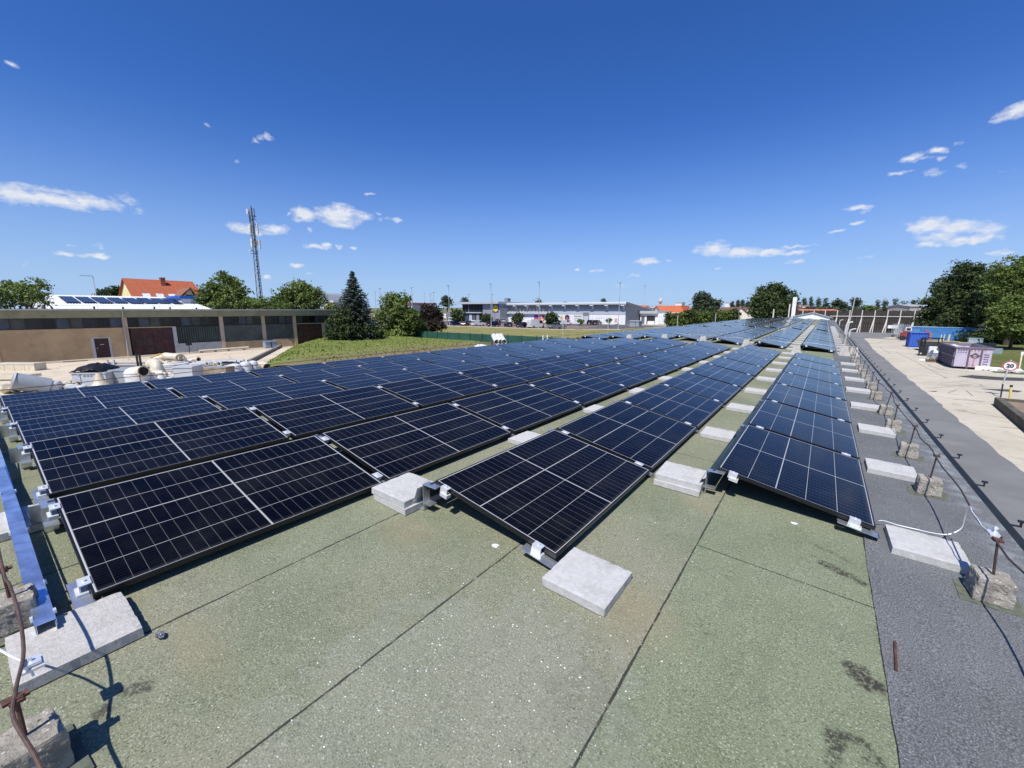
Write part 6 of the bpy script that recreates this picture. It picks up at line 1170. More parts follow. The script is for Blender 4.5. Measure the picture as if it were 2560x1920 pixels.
for i in range(14):
    y = .2+(dl_-.4)*i/13; mb = MB(); mb.box(-.09,y-.05,.2,-.001,y+.05,hh-.12); mb.build('side_rib', mauve, sk)
mb = MB(); mb.box(-.11,.0,hh-.12,-.002,dl_,hh+.02); mb.box(-.10,.0,1.02,-.004,dl_,1.12); mb.box(Wd_+.002,0,hh-.12,Wd_+.11,dl_,hh+.02); mb.box(-.11,-.07,hh-.10,Wd_+.11,-.002,hh+.03); mb.build('rim', mauve, sk)
for x in (.80, 1.55): mb = MB(); mb.box(x-.05,-.07,.02,x+.05,-.003,hh-.1); mb.build('door_bar', M('skip_bar', (.13,.09,.10), .7), sk)
mb = MB(); mb.box(0,-.04,.14,Wd_,-.002,.2); mb.box(.1,.5,0,.4,1.0,.16); mb.box(1.75,.5,0,2.05,1.0,.16); mb.box(.1,5.3,0,.4,5.8,.16); mb.box(1.75,5.3,0,2.05,5.8,.16); mb.build('skid', blackm, sk)
pr, pd_, po = M('graffiti_purple', (.09,.05,.14), .7), M('graffiti_brown', (.12,.055,.05), .7), M('graffiti_orange', (.48,.15,.09), .7)
mb = MB(); 
def stroke(pts, w_=.018, y=-.006): mb.tube([(p[0],y,p[1]) for p in pts], w_, 5)
for i in range(4): x = .1+i*.155; stroke([(x,1.62),(x+.04,1.74),(x+.09,1.64),(x+.03,1.60),(x+.11,1.58)]); stroke([(x,1.44),(x+.05,1.50),(x+.10,1.44),(x+.02,1.41)], .012)
mb.build('graffiti_scrawl', pr, sk)
mb = MB()
for i, x in enumerate((.92,1.12,1.34)): stroke([(x-.06,1.78),(x,1.66),(x+.06,1.8),(x+.02,1.6),(x-.03,1.56)], .02)
stroke([(1.66,1.75),(1.72,1.6),(1.80,1.72),(1.72,1.78),(1.66,1.7)], .018); stroke([(1.18,.98),(1.17,.75),(1.14,.5),(1.16,.42)], .03); mb.ball((1.16,-.006,.34),(.10,.012,.07)); mb.ball((.94,-.006,.40),(.05,.012,.05)); mb.build('graffiti_red', po, sk)
mb = MB(); mb.pipe((1.18,-.004,1.16),(1.18,-.02,1.16),.20,.13,18); mb.prism([(.86,-.004,1.20),(1.0,-.004,1.02),(1.06,-.004,1.16),(1.0,-.004,1.30)],(0,-.012,0)); mb.prism([(1.50,-.004,1.20),(1.36,-.004,1.30),(1.30,-.004,1.16),(1.36,-.004,1.02)],(0,-.012,0)); stroke([(1.05,1.30),(1.18,1.42),(1.32,1.30)], .025); stroke([(1.0,1.16),(1.36,1.16)], .02); mb.build('graffiti_emblem', pd_, sk, fixn=True)
mb = MB()
for i in range(6):
    z = 1.32-.2*i; stroke([(1.72,z),(1.98,z-.015)], .030); stroke([(1.72,z),(1.74,z+.07)], .02) if i % 2 == 0 else stroke([(1.97,z),(1.96,z+.08)], .02)
mb.build('graffiti_letters', pr, sk)
mb = MB(); P = []; n = 14
for j in range(n):
    for i in range(n): P.append((.07+(Wd_-.14)*i/(n-1), .1+(dl_-.2)*j/(n-1), 1.5+.22*math.sin(2.2*i/n+1.5*j/n)+.18*mnoise.noise(Vector((i*.5,j*.5,2)))))
mb.add(P, [(j*n+i,j*n+i+1,(j+1)*n+i+1,(j+1)*n+i) for j in range(n-1) for i in range(n-1)]); o = mb.build('skip_load', M('pale_sheeting', (.60,.59,.56), .6, 0, .1, 2, dirt=(.25,.25,.25), dscale=1), None, True, (0,0,0)); o.location = (q.x,q.y,0); tag(o, 'pale plastic sheeting and rubble filling the mauve skip', 'sheeting')
# clutter left of the skip
q = G(2309,890); t = thing('lift_truck', 'black forklift mast and body beside the silver bag', 'forklift', (q.x, q.y, 0), None, (0,0,.15)); mb = MB()
for x in (-.42,-.12): mb.box(x-.05,-.05,0,x+.05,.07,2.0)
for z in (.5,1.1,1.9): mb.box(-.42,-.03,z,-.12,.05,z+.08)
mb.build('mast', blackm, t); mb = MB(); mb.prism([(-.1,.3,.3),(1.9,.3,.3),(1.9,.3,1.15),(1.0,.3,1.2),(-.1,.3,.9)], (0,1.1,0)); mb.build('body', M('forklift_dark', (.03,.032,.03), .5, 0, .3, 2), t, fixn=True); mb = MB(); mb.box(.05,.32,1.95,1.5,1.38,2.02)
for x in (.08,1.42): mb.box(x-.03,.34,1.1,x+.03,.40,1.95); mb.box(x-.03,1.3,1.1,x+.03,1.36,1.95)
mb.build('overhead_guard', blackm, t)
for x in (.3,1.6): mb = MB(); mb.cyl((x,.22,.32),(x,.42,.32),.32,n=16); mb.build('wheel', tyre, t)
q = G(2330,880); t = thing('dark_skip', 'dark low skip holding an upturned table behind the silver bag', 'skip container', (q.x+.4, q.y+1.2, 0)); mb = MB(); mb.prism([(-1.0,0,.1),(1.6,0,.1),(2.0,0,1.25),(-1.4,0,1.25)], (0,3.2,0)); mb.build('skip_body', M('dark_skip_paint', (.035,.04,.035), .6, 0, .3, 1), t, fixn=True); mb = MB(); mb.box(-1.45,-.06,1.22,2.05,0.02,1.32); mb.build('rim', M('beige_rim', (.45,.36,.20), .7), t)
t2 = thing('upturned_table', 'upturned wooden table with four cream legs in the dark skip', 'table', (q.x+.9, q.y+2.2, 1.25)); mb = MB(); mb.box(-.8,-.5,0,.8,.5,.06); mb.build('tabletop', M('rusty_brown_board', (.30,.12,.06), .8, 0, .2, 2), t2)
for x, y in ((-.1,-.4),(.65,-.4),(.3,.4),(.7,.4)): mb = MB(); mb.hexa([(x-.05,y-.04,.06),(x+.05,y-.04,.06),(x+.05,y+.04,.06),(x-.05,y+.04,.06),(x+.02,y-.03,.85),(x+.09,y-.03,.85),(x+.09,y+.03,.85),(x+.02,y+.03,.85)]); mb.build('leg', M('cream_wood', (.62,.55,.33), .7), t2)
q = G(2328,862); t = thing('orange_crate', 'rust-orange wooden crate behind the blue container', 'crate', (q.x-.1, q.y+4, 0)); mb = MB()
for z in (.1,.5,.9,1.3): mb.box(-.7,0,z,.6,.05,z+.32); mb.box(-.7,1.2,z,.6,1.25,z+.32); mb.box(-.7,.05,z,-.65,1.2,z+.32); mb.box(.55,.05,z,.6,1.2,z+.32)
mb.build('slats', M('orange_wood', (.42,.14,.07), .8, 0, .2, 2), t); mb = MB(); mb.box(-.2,.3,.1,.3,.8,1.95); mb.build('filling', M('red_brown', (.40,.10,.06), .7), t)
q = G(2312,902); t = thing('white_foil_roll', 'white plastic sheeting stack with a draped tail on the yard', 'sheeting', (q.x, q.y, 0)); mb = MB(); mb.box(.15,.1,.0,.85,.8,.2); mb.box(.2,.15,.2,.8,.75,1.45); mb.build('stack', M('white_foil', (.76,.78,.77), .35, 0, .1, 5), t); mb = MB(); mb.tube([(.75,.1,.85),(.8,-.05,.45),(.7,-.2,.16),(.2,-.35,.10),(-.35,-.45,.07),(-.5,-.4,.05)], [.16,.17,.15,.13,.11,.06], 10); mb.build('draped_tail', MC['white_foil'], t, True)
q = G(2338,906); t = thing('silver_bag', 'shiny silver wrapped bale beside the mauve skip', 'bag', (q.x, q.y, 0)); mb = MB(); mb.ball((0,.4,.62),(.58,.5,.60),18,12,.22,8); mb.build('bag', M('silver_foil', (.55,.56,.56), .22, .8, .3, 6, 1, 14), t, False); mb = MB(); mb.box(-.6,-.15,0,.6,.95,.12); mb.build('pallet', MC['old_timber'], t)
for px, py, lab in ((2242,843,'left grey mesh trolley in front of the fence wall'),(2257,848,'right grey mesh trolley in front of the fence wall')):
    q = G(px, py); t = thing('mesh_trolley', lab, 'trolley', (q.x, q.y, 0), 'mesh trolleys'); mb = MB()
    for i in range(7): x = -.7+1.4*i/6; mb.box(x-.02,-.02,.3,x+.02,.02,2.6); mb.box(x-.02,1.58,.3,x+.02,1.62,2.6)
    for z in (.9,1.6,2.3): mb.box(-.7,-.02,z,.7,.02,z+.05)
    mb.build('mesh_frame', galvd, t); mb = MB(); mb.box(-.75,-.05,.2,.75,1.65,.32); mb.build('base', blackm, t); mb = MB(); mb.box(-.5,.3,.32,.5,1.3,1.3); mb.build('load', M('pale_load', (.5,.5,.48), .7, 0, .2, 2), t)
    for x in (-.6,.6): mb = MB(); mb.cyl((x,.1,.1),(x+.08,.1,.1),.1,n=10); mb.build('wheel', tyre, t)
q = G(2266,852); t = thing('red_machine', 'small red machine with white cab beside the blue container', 'machine', (q.x+.2, q.y+.8, 0)); mb = MB(); mb.prism([(-.9,0,.5),(.9,0,.5),(.9,0,1.5),(-.3,0,1.6),(-.9,0,1.2)], (0,1.3,0)); mb.build('body', M('faded_red_paint', (.26,.04,.03), .6, 0, .3, 2), t, fixn=True); mb = MB(); mb.box(-.4,.3,1.6,.35,1.0,2.2); mb.build('cab', white, t); mb = MB(); mb.box(-.3,.27,1.7,.25,.3,2.1); mb.build('window', carglass, t)
for x in (-.65,.6): mb = MB(); mb.cyl((x,-.15,.4),(x,.1,.4),.4,n=14); mb.build('wheel', tyre, t)
q = G(2437,866); t = thing('pale_blue_box', 'pale blue-grey box behind the mauve skip', 'box', (q.x, q.y, 0)); mb = MB(); mb.box(-.7,0,.05,.7,.8,1.1); mb.build('box', M('pale_blue_paint', (.30,.42,.48), .5), t); mb = MB(); mb.box(-.75,-.04,1.1,.75,.84,1.16); mb.build('lid', M('pale_blue_lid', (.40,.50,.54), .5), t)
q = G(2486,884); t = thing('grey_panel_box', 'low grey-blue box on the lawn right of the skip', 'box', (q.x, q.y, 0)); mb = MB(); mb.box(-1.0,0,0,.6,.5,.62); mb.build('box', M('slate_paint', (.22,.28,.32), .6), t); mb = MB(); mb.box(-1.25,-.1,0,-1.0,.6,.66); mb.build('dark_end', blackm, t)
for i in range(9):
    a = G(2452+12*i, 926+.9*i); mb = MB(); mb.ball((0,0,.14),(.42,.25,.20),10,6,.5,i); o = mb.build('white_sack', M('white_sacks', (.76,.76,.73), .6, 0, .06, 6), None, True); o.location = (a.x,a.y+.2,0); o.rotation_euler = (0,0,i*1.3); tag(o, 'crumpled white sack, %s of the line along the lawn edge' % ORD[i], 'sack', 'white sacks along the lawn')
# 20 sign, posts, planter
q = G(2501,993.5); tp = at(2528,900,dep(q)); D = dep(q); k_ = D/FPX
sg = thing('speed_limit_sign', 'round white 20 speed limit sign with red rim on a leaning pole', 'sign', (q.x,q.y,0)); o_ = W(sg); mb = MB(); mid = at(2507,960,D); mb.tube([(q.x,q.y,0),tuple(mid),tuple(tp)], .033, 8); mb.build('pole', galvd, sg, True, o_); mb = MB(); mb.tube([(q.x,q.y-.045,0),tuple(mid+Vector((0,-.045,0)))], .028, 8); mb.build('dark_pole_stub', blackm, sg, True, o_)
c = at(2525.5,914.5,D); nrm_ = Vector((c.x-0, c.y-0, 0)).normalized(); nrm_ = -nrm_; R_ = 12.2*k_
def sdisc(r0, off0, off1, name, m, ri=None):
    mb = MB(); a, b = c+nrm_*off0, c+nrm_*off1
    mb.cyl(a, b, r0, n=36) if ri is None else mb.pipe(a, b, r0, ri, 36); return mb.build(name, m, sg, False, o_)
sdisc(R_, .10, .115, 'plate', white); sdisc(R_, .116, .122, 'red_rim', M('sign_rim_red', (.50,.045,.04), .5, 0, .05), R_*.84); sdisc(R_*1.04, .098, .113, 'back_edge', M('pale_rim', (.55,.38,.34), .5), R_*.97)
pp = c+nrm_*.122; text3d('20', R_*.98, blackm, sg, tuple(pp-Vector(o_)), 'lettering', .004, (math.pi/2, .0, math.atan2(nrm_.x*-1, nrm_.y*1)+math.pi), bold=.012)
yp = G(2524,1000,.35); yt = at(2528,967,dep(yp)); mb = MB(); t = thing('yellow_post', 'short yellow post with black cap on the dark planter', 'post', (yp.x,yp.y,.3)); mb.tube([tuple(yp),tuple(yt)], .05, 8); mb.build('post', M('yellow_paint', (.60,.47,.15), .6, 0, .1, 6), t, True, W(t)); mb = MB(); mb.cyl(yt, yt+Vector((0,0,.09)), .062, n=10); mb.build('cap', blackm, t, True, W(t))
a, b = G(2487,993,.42), G(2575,1062,.42); d = (b-a); d.z = 0; d.normalize(); nn_ = Vector((d.y,-d.x,0)); nn_ = nn_ if nn_.x > 0 else -nn_; t = thing('planter_kerb', 'low dark concrete planter under the speed limit sign', 'planter', (a.x,a.y,0)); mb = MB(); e_ = b+d*6
mb.hexa([tuple(Vector((p.x,p.y,0))) for p in (a, e_, e_+nn_*.28, a+nn_*.28)]+[tuple(Vector((p.x,p.y,.42))) for p in (a, e_, e_+nn_*.28, a+nn_*.28)])
a2 = a+nn_*.28; mb.hexa([tuple(Vector((p.x,p.y,0))) for p in (a2, a2+d*.3, a2+d*.3+nn_*8, a2+nn_*8)]+[tuple(Vector((p.x,p.y,.42))) for p in (a2, a2+d*.3, a2+d*.3+nn_*8, a2+nn_*8)]); mb.build('kerb', M('mossy_concrete', (.085,.078,.06), .95, 0, .4, 2, .5, 20), t, org=W(t), fixn=True)
mb = MB(); i0 = a2+d*.3; mb.hexa([tuple(Vector((p.x,p.y,0))) for p in (i0, e_+nn_*.28, e_+nn_*8, i0+nn_*8)]+[tuple(Vector((p.x,p.y,.30))) for p in (i0, e_+nn_*.28, e_+nn_*8, i0+nn_*8)]); mb.build('soil', M('planter_soil', (.20,.15,.10), .95, 0, .3, 2, .6, 10), t, org=W(t), fixn=True)
q = G(2546,933); qt = at(2556,880,dep(q)); mb = MB(); t = thing('cream_post', 'leaning cream post on the lawn at the right picture edge', 'post', (q.x,q.y,0)); mb.tube([(q.x,q.y,0),tuple(qt)], .05, 8); mb.build('post', M('cream_paint', (.62,.58,.42), .6), t, True, W(t)); mb = MB(); mb.box(qt.x-.07,qt.y-.07,qt.z-.25,qt.x+.07,qt.y+.07,qt.z+.02); mb.build('cap', white, t, org=W(t))
# trees on the right
GR = 'large trees right of the yard'
tree('dark_tree', 'tall dark tree directly behind the long blue container, left of the group', 'tree', DY(2370,760,112), [(2398,690,34,34),(2375,725,40,36),(2345,762,38,32),(2410,740,36,36),(2390,785,52,34),(2330,795,26,24)], leaf_dark, 9000, group=GR)
tree('dark_tree', 'second dark tree with twin round tops, middle of the right group', 'tree', DY(2430,760,106), [(2430,690,26,30),(2445,722,34,34),(2425,765,40,40),(2400,800,40,24)], leaf_dark, 7000, group=GR)
tree('dark_tree', 'narrow dark tree between the twin-topped and the tallest right tree', 'tree', DY(2475,760,100), [(2478,700,20,28),(2480,740,32,36),(2475,785,36,34)], leaf_dark, 5000, group=GR)
tree('tall_tree', 'tallest mid-green tree at the right picture edge', 'tree', DY(2540,700,92), [(2545,670,46,36),(2520,700,36,34),(2575,690,50,46),(2540,730,52,40),(2600,740,60,60)], leaf_mid, 8000, group=GR)
tree('bright_tree', 'bright green lower tree at the right edge over the lawn', 'tree', DY(2530,790,82), [(2520,785,36,30),(2550,765,36,30),(2500,815,30,28),(2545,815,44,36),(2585,800,50,50)], leaf_mid, 8500, group=GR)
tree('dark_shrub', 'dark undergrowth below the right trees at the lawn edge', 'shrub', DY(2470,840,95), [(2440,845,34,18),(2490,842,36,22),(2540,850,44,18)], leaf_dark, 3500, trunk=False, group=GR)
# ------------------------------------------------------------------ ventilation parts piled in the left yard (heights and widths scaled from the photograph)
GP = 'ventilation parts in the left yard'
zx = lambda x: x/3.16
zy = lambda y: 860+y/3.16
class Item:
    def __init__(s, name, label, cat, x, y, rz=0.0, dz=0.0):   # x, y on the enlarged strip: where it touches the ground
        s.p, s.k = base(zx(x), zy(y)); s.k /= 3.16; s.t = thing(name, label, cat, (s.p.x,s.p.y,dz), GP, (0,0,RH+rz))
    def part(s, name, mb, mat, smooth=True, fix=False): return mb.build(name, mat, s.t, smooth, (0,0,0), fix)
I = Item('cream_trough', 'long cream trough segments lying at the left picture edge', 'duct', 110, 213); k = I.k; mb = MB()
for i in range(4): mb.box(-150*k+80*k*i, 0, 0, -150*k+80*k*(i+1)-3*k, .9, 60*k)
I.part('trough', mb, plastic_c, False); mb = MB(); mb.box(-150*k,-.03,52*k,170*k,0,60*k); I.part('rim', mb, plastic_w, False)
I = Item('cream_boards', 'stack of cream plastic boards below the cream trough', 'boards', 90, 285); k = I.k; mb = MB(); mb.box(-180*k,0,18*k,120*k,1.0,40*k); mb.box(-160*k,-.3,0,60*k,.9,17*k); I.part('boards', mb, plastic_c, False); mb = MB(); mb.box(-40*k,-.4,-0,70*k,-.1,10*k); I.part('dark_batten', mb, M('old_timber', (.16,.11,.07), .9), False)
# oblique cut translucent tube
I = Item('cut_tube', 'large grey tube with wide open end tilted up near the left corner', 'pipe', 240, 385, .15); k = I.k; mb = MB(); q0, q1 = Vector((75*k,.6,34*k)), Vector((-62*k,-.35,104*k)); mb.pipe(q0, q1, 66*k, 60*k, 30); I.part('tube', mb, plastic_g, True, True)
mb = MB(); ax = (q1-q0).normalized(); mb.pipe(q1-ax*6*k, q1+ax*5*k, 73*k, 60*k, 30); I.part('rim', mb, plastic_w, True, True); mb = MB(); mb.box(-30*k,-.2,0,60*k,.8,16*k); I.part('support_blocks', mb, M('old_timber', (.16,.11,.07), .9), False)
I = Item('white_drum', 'small white drum with black strap left of the grey tanks', 'drum', 435, 365); k = I.k; mb = MB(); mb.tube([(0,0,0),(0,0,58*k),(0,0,72*k)], [43*k,45*k,36*k], 20); I.part('drum', mb, plastic_w); mb = MB(); mb.cyl((0,0,44*k),(0,0,49*k),46*k,n=20); I.part('strap', mb, blackm); mb = MB(); mb.box(-80*k,-.1,0,-50*k,.2,45*k); I.part('dark_fitting', mb, blackm, False)
I = Item('fitting_heap', 'cream pipe fittings in a small heap beside the white drum', 'fittings', 545, 355); k = I.k; mb = MB(); mb.tube([(-55*k,0,14*k),(20*k,.2,16*k),(50*k,.3,40*k)], 15*k, 10); mb.ball((10*k,-.1,18*k),(30*k,20*k,18*k)); mb.tube([(-10*k,.2,30*k),(-14*k,.25,62*k)], 13*k, 10); I.part('fittings', mb, plastic_c); mb = MB(); mb.box(-20*k,-.5,0,22*k,-.3,10*k); mb.cyl((48*k,.25,38*k),(53*k,.3,44*k),13*k,n=12); I.part('dark_ends', mb, dark, False)
I = Item('grey_tank', 'big light grey box tank with black tarpaulin on top', 'tank', 715, 340, .12); k = I.k; mb = MB(); mb.box(-118*k,0,0,120*k,1.7,112*k); I.part('box', mb, plastic_lg, False); mb = MB(); mb.box(-122*k,-.05,106*k,124*k,1.75,114*k); mb.box(-64*k,-.04,0,-58*k,0,106*k); I.part('rim', mb, plastic_lg, False)
for x in (-75,-40,-15,8): mb = MB(); mb.box(x*k,-.055,92*k,(x+16)*k,-.05,104*k); I.part('dark_stencil', mb, plastic_g, False)
T = Item('black_tarpaulin', 'crumpled black tarpaulin draped over the grey tank', 'tarpaulin', 705, 340, .12); P = []; n = 22
for j in range(n):
    for i in range(n):
        u, v = i/(n-1), j/(n-1); P.append((-120*k+225*k*u, -.1+1.9*v, 115*k+62*k*max(0,math.sin(math.pi*min(1,u*1.02)))**.6*math.sin(math.pi*(.15+.7*v))+10*k*mnoise.noise(Vector((u*7,v*7,1)))+5*k*mnoise.noise(Vector((u*17,v*17,5)))))
mb = MB(); mb.add(P, [(j*n+i,j*n+i+1,(j+1)*n+i+1,(j+1)*n+i) for j in range(n-1) for i in range(n-1)]); T.part('sheet', mb, M('black_sheet', (.006,.006,.006), .5, 0, .3, 6))
I = Item('cream_funnel', 'cream flared funnel leaning before the grey tank', 'funnel', 800, 352); k = I.k; prof = [(96,0),(80,6),(58,22),(40,48),(28,78),(20,110),(18,128)]; mb = MB(); mb.tube([(0,0,z*k) for _, z in prof], [r*k for r, _ in prof], 26, False); I.part('flare', mb, plastic_c); mb = MB(); mb.pipe((0,0,0),(0,0,4*k),102*k,92*k,26); I.part('rim', mb, plastic_c)
I = Item('grey_tank', 'second slate-grey box tank between funnel and white dome', 'tank', 945, 325, .08); k = I.k; mb = MB(); mb.box(-95*k,0,0,95*k,1.6,118*k); I.part('box', mb, plastic_g, False); mb = MB(); mb.box(-100*k,-.04,112*k,99*k,1.64,120*k); I.part('rim', mb, plastic_g, False)
I = Item('white_dome_duct', 'big white domed duct with round dark side opening', 'duct', 1098, 325); k = I.k; mb = MB(); mb.tube([(0,0,z*k) for z in (0,60,105,128,142,148)], [76*k,78*k,80*k,66*k,42*k,8*k], 28); I.part('dome', mb, plastic_w); mb = MB(); mb.pipe((20*k,-.1,112*k),(92*k,-.35,118*k),40*k,34*k,24); I.part('side_socket', mb, plastic_c); mb = MB(); mb.cyl((30*k,-.1,112*k),(84*k,-.32,117*k),33*k,n=24); I.part('opening', mb, dark); mb = MB(); mb.cyl((0,0,98*k),(0,0,102*k),82*k,n=28); I.part('band', mb, plastic_lg)
I = Item('cream_elbow', 'cream bent pipe elbow behind the white dome', 'pipe', 1205, 250); k = I.k; mb = MB(); mb.tube([(-50*k,.5,80*k),(-10*k,.4,95*k),(30*k,.2,80*k),(45*k,0,40*k),(45*k,0,5*k)], [38*k,42*k,44*k,44*k,42*k], 20); I.part('elbow', mb, plastic_c)
for x, y, h, lab in ((1212,315,82,'left white cone reducer right of the dome'),(1282,312,75,'right white cone reducer right of the dome')):
    I = Item('cone_reducer', lab, 'reducer', x, y, .0); k = I.k; mb = MB(); mb.tube([(0,0,0),(0,0,h*.4*k),(0,0,h*k)], [34*k,33*k,17*k], 20); I.part('cone', mb, plastic_w); mb = MB(); mb.pipe((0,0,h*k),(0,0,(h+8)*k),18*k,13*k,18); I.part('neck', mb, plastic_c)
I = Item('cream_flange', 'flat cream flanged duct piece lying before the white dome', 'duct', 1135, 335); k = I.k; mb = MB(); mb.box(-42*k,-.25,8*k,42*k,.3,30*k); mb.box(-50*k,-.3,28*k,50*k,.35,36*k); I.part('flange', mb, plastic_c, False); mb = MB(); mb.box(-190*k,-.2,4*k,-70*k,.2,14*k); I.part('plate', mb, plastic_c, False)
I = Item('pipe_rack', 'grey-blue pipe rack rails behind the grey tanks', 'rack', 960, 195, .0); k = I.k; mb = MB(); mb.box(-130*k,.4,28*k,150*k,.6,44*k); mb.box(-110*k,.6,6*k,140*k,.75,18*k); I.part('rail', mb, plastic_g, False)
for x in (-128,-78): mb = MB(); mb.cyl((x*k,.3,0),(x*k,.3,66*k),8*k,n=10); I.part('white_post', mb, plastic_lg)
for x in (104,128): mb = MB(); mb.box((x-5)*k,.3,0,(x+5)*k,.42,115*k); I.part('black_post', mb, blackm, False)
I = Item('cream_heap', 'far heap of cream ducts and yellow straps before the gate', 'ducts', 1300, 160); k = I.k; mb = MB(); mb.tube([(-95*k,0,30*k),(-30*k,.5,55*k),(30*k,.8,40*k)], [26*k,30*k,20*k], 14); mb.tube([(0,.2,62*k),(110*k,.4,48*k)], [30*k,30*k], 18); mb.ball((-60*k,.2,20*k),(45*k,40*k,24*k)); mb.tube([(-90*k,.4,8*k),(60*k,-.4,20*k)], 10*k, 8); I.part('ducts', mb, plastic_c); mb = MB(); mb.tube([(-92*k,-.2,52*k),(-40*k,.2,80*k),(0,.3,60*k)], 5*k, 6); I.part('strap', mb, M('yellow_strap', (.55,.36,.06), .6)); mb = MB(); mb.pipe((102*k,.35,48*k),(118*k,.2,46*k),34*k,27*k,18); I.part('ring', mb, plastic_c); mb = MB(); mb.ball((10*k,.3,8*k),(60*k,30*k,14*k)); I.part('dark_scrap', mb, dark)
I = Item('ribbed_drum', 'cream ribbed drum stack in the middle of the pile', 'drum', 1385, 232); k = I.k; mb = MB()
for i in range(6): mb.tube([(0,0,(i*14)*k),(0,0,(i*14+3)*k),(0,0,(i*14+10)*k),(0,0,(i*14+13.5)*k)], [90*k,95*k,95*k,90*k], 26)
I.part('ribs', mb, plastic_w); mb = MB(); mb.cyl((0,0,84*k),(0,0,88*k),60*k,n=24); I.part('lid', mb, plastic_c)
I = Item('grey_box_duct', 'upright light grey box duct in front of the ribbed drum', 'duct', 1452, 300, .1); k = I.k; mb = MB(); mb.box(-68*k,0,0,72*k,1.2,118*k); I.part('box', mb, plastic_lg, False); mb = MB(); mb.box(-74*k,-.05,112*k,78*k,1.25,122*k); I.part('rim', mb, plastic_lg, False)
I = Item('concrete_trough', 'brown-grey rough concrete trough behind the upright box', 'trough', 1690, 268); k = I.k; mb = MB(); mb.box(-100*k,0,0,100*k,1.0,82*k); mb.box(-160*k,.5,0,-105*k,1.4,86*k); I.part('trough', mb, M('brown_concrete', (.29,.24,.18), .95, 0, .3, 2, .5, 12), False); mb = MB(); mb.box(-92*k,.1,82*k,92*k,.9,83*k); I.part('filling', mb, plastic_g, False)
I = Item('pipe_bundle', 'bundle of long grey pipes lying at the back of the pile', 'pipes', 1660, 175, .0); k = I.k; mb = MB()
for i in range(5): mb.tube([(-150*k+12*i*k,.2+.35*i,(14+7*(i % 2))*k),(130*k+10*i*k,.9+.35*i,(14+9*(i % 2))*k)], 13*k, 12)
I.part('pipes', mb, plastic_g); mb = MB(); mb.box(20*k,-.2,24*k,190*k,-.05,38*k); I.part('dark_beam', mb, blackm, False)
for i in range(3): mb = MB(); mb.pipe((0+46*i*k,-.35,22*k),(6*k+46*i*k,.5,24*k),20*k,14*k,16); I.part('white_ring', mb, plastic_w)
for x, y, r, h, lab in ((1862,228,48,84,'left white lidded tank at the right end of the pile'),(1945,215,42,88,'middle white rounded tank at the right end of the pile'),(2005,205,36,84,'right white rounded tank at the right end of the pile')):
    I = Item('white_tank', lab, 'tank', x, y+12); k = I.k; mb = MB(); mb.tube([(0,0,0),(0,0,h*.7*k),(0,0,h*.92*k),(0,0,h*1.02*k)], [r*k,r*k,r*.8*k,r*.3*k], 22); I.part('tank', mb, plastic_w); mb = MB(); mb.cyl((0,0,h*.66*k),(0,0,h*.70*k),r*1.05*k,n=22); I.part('band', mb, plastic_lg)
I = Item('cream_elbow', 'cream elbow with dark mouth at the right end of the pile', 'pipe', 2090, 208); k = I.k; mb = MB(); mb.tube([(-70*k,.4,20*k),(-40*k,.3,40*k),(-5*k,.1,38*k),(26*k,-.1,28*k)], [24*k,30*k,31*k,30*k], 18); I.part('elbow', mb, plastic_c); mb = MB(); mb.cyl((22*k,-.08,29*k),(30*k,-.13,27*k),24*k,n=18); I.part('mouth', mb, dark)
rq = random.Random(31); op_ = []
for kind in range(3):
    mb = MB()
    if kind == 0: mb.pipe((-.25,0,.16),(.2,.15,.2),.16,.13,14)
    elif kind == 1: mb.tube([(-.3,0,.1),(0,.05,.14),(.2,.1,.32)], [.10,.12,.10], 12)
    else: mb.box(-.3,-.2,0,.25,.2,.22); mb.box(-.34,-.24,.22,.29,.24,.26)
    op_.append(mb.mesh('duct_offcut', (plastic_w, plastic_c, plastic_lg)[kind], kind < 2))
op_.append(MB().box(-.35,-.25,0,.4,.2,.12).box(-.2,-.1,.12,.3,.3,.2).mesh('dark_offcut', M('dark_scrap', (.04,.036,.03), .8, 0, .3, 3)))
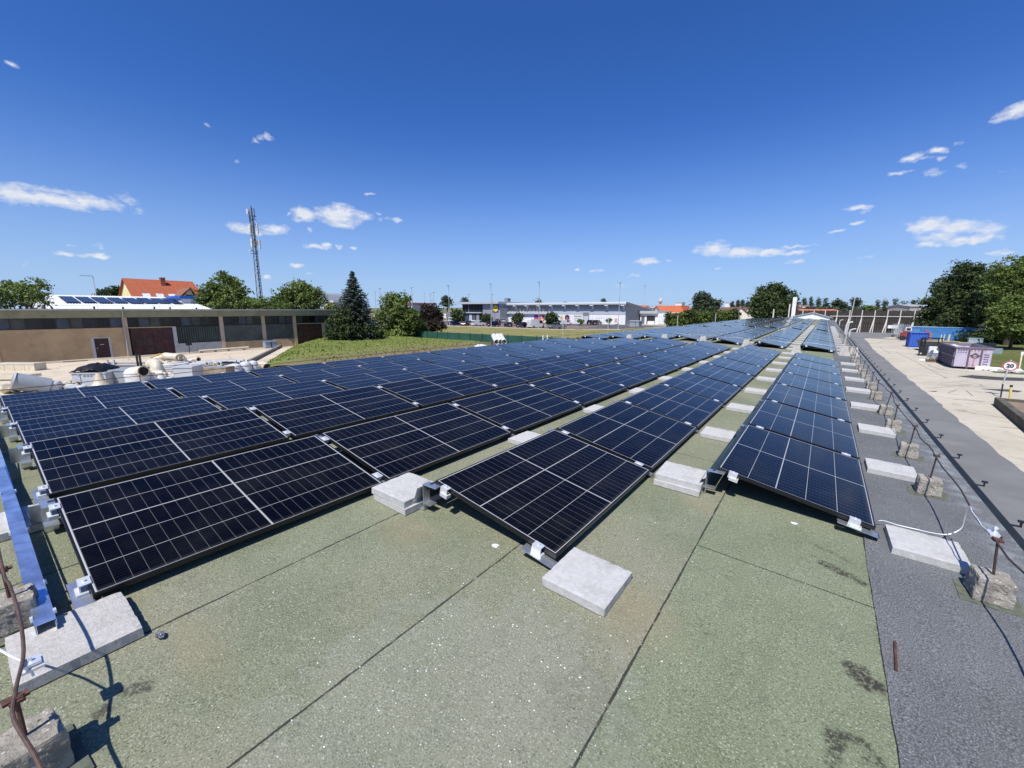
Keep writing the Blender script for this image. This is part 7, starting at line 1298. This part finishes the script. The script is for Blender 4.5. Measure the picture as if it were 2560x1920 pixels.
for i in range(46):
    x, y = rq.uniform(1180,1850), rq.uniform(150,285)
    if i > 36: x, y = rq.uniform(380,720), rq.uniform(330,375)
    p, k = base(zx(x), zy(y)); m_ = op_[3 if i % 4 == 3 else i % 3]; sc_ = rq.uniform(.7,1.5)
    o = inst('dark_offcut' if i % 4 == 3 else 'duct_offcut', m_, None, tuple(p), (rq.uniform(-.3,.3),rq.uniform(-.3,.3),rq.uniform(0,6.28)), (sc_,)*3)
    if i % 4 == 3: tag(o, 'small dark scrap piece lying loose among the ventilation parts', 'scrap', 'dark scrap in the pile')
    else: tag(o, 'tiny pale offcut lying loose among the ventilation parts', 'offcut', 'pale offcuts in the pile')
rp = random.Random(21)
for i, (x, y, s) in enumerate(((1560,270,26),(1600,255,22),(1340,290,20),(1360,270,24),(1790,262,24),(1830,250,18),(1745,275,26),(1235,250,20),(620,365,22),(70,390,40),(30,395,46),(1900,245,18),(1500,150,20),(1540,140,22),(1450,140,18),(1820,205,20),(1790,190,16))):
    I = Item('duct_piece', 'small %s duct piece in the pile, %s from the left' % (('white','cream','grey')[i % 3], ''), 'duct', x, y, rp.uniform(-1,1)); k = I.k
    near = ['beside the concrete trough','left of the concrete trough','right of the cone reducers','behind the cone reducers','before the lidded tank','under the lidded tank','in front of the concrete trough','behind the left cone reducer','between drum and fittings','at the lower left beside the cut tube','at the left picture edge below the cut tube','between two white tanks','far back near the cream heap','far back behind the ribbed drum','far back right of the cream heap','behind the lidded tank','at the end of the pipe bundle'][i]
    I.t['label'] = 'small %s duct piece %s' % (('white','cream','grey')[i % 3], near); mt = (plastic_w, plastic_c, plastic_lg)[i % 3]; mb = MB()
    if i % 2: mb.pipe((-s*k,0,s*.8*k),(s*k,.3,s*.9*k),s*.8*k,s*.62*k,16); I.part('ring', mb, mt); mb = MB(); mb.cyl((-s*.5*k,.05,s*.8*k),(s*.6*k,.2,s*.85*k),s*.6*k,n=14); I.part('opening', mb, dark)
    else: mb.tube([(-s*1.3*k,0,s*.6*k),(0,.1,s*.75*k),(s*.8*k,.3,s*1.3*k)], [s*.6*k,s*.7*k,s*.6*k], 14); I.part('bend', mb, mt)
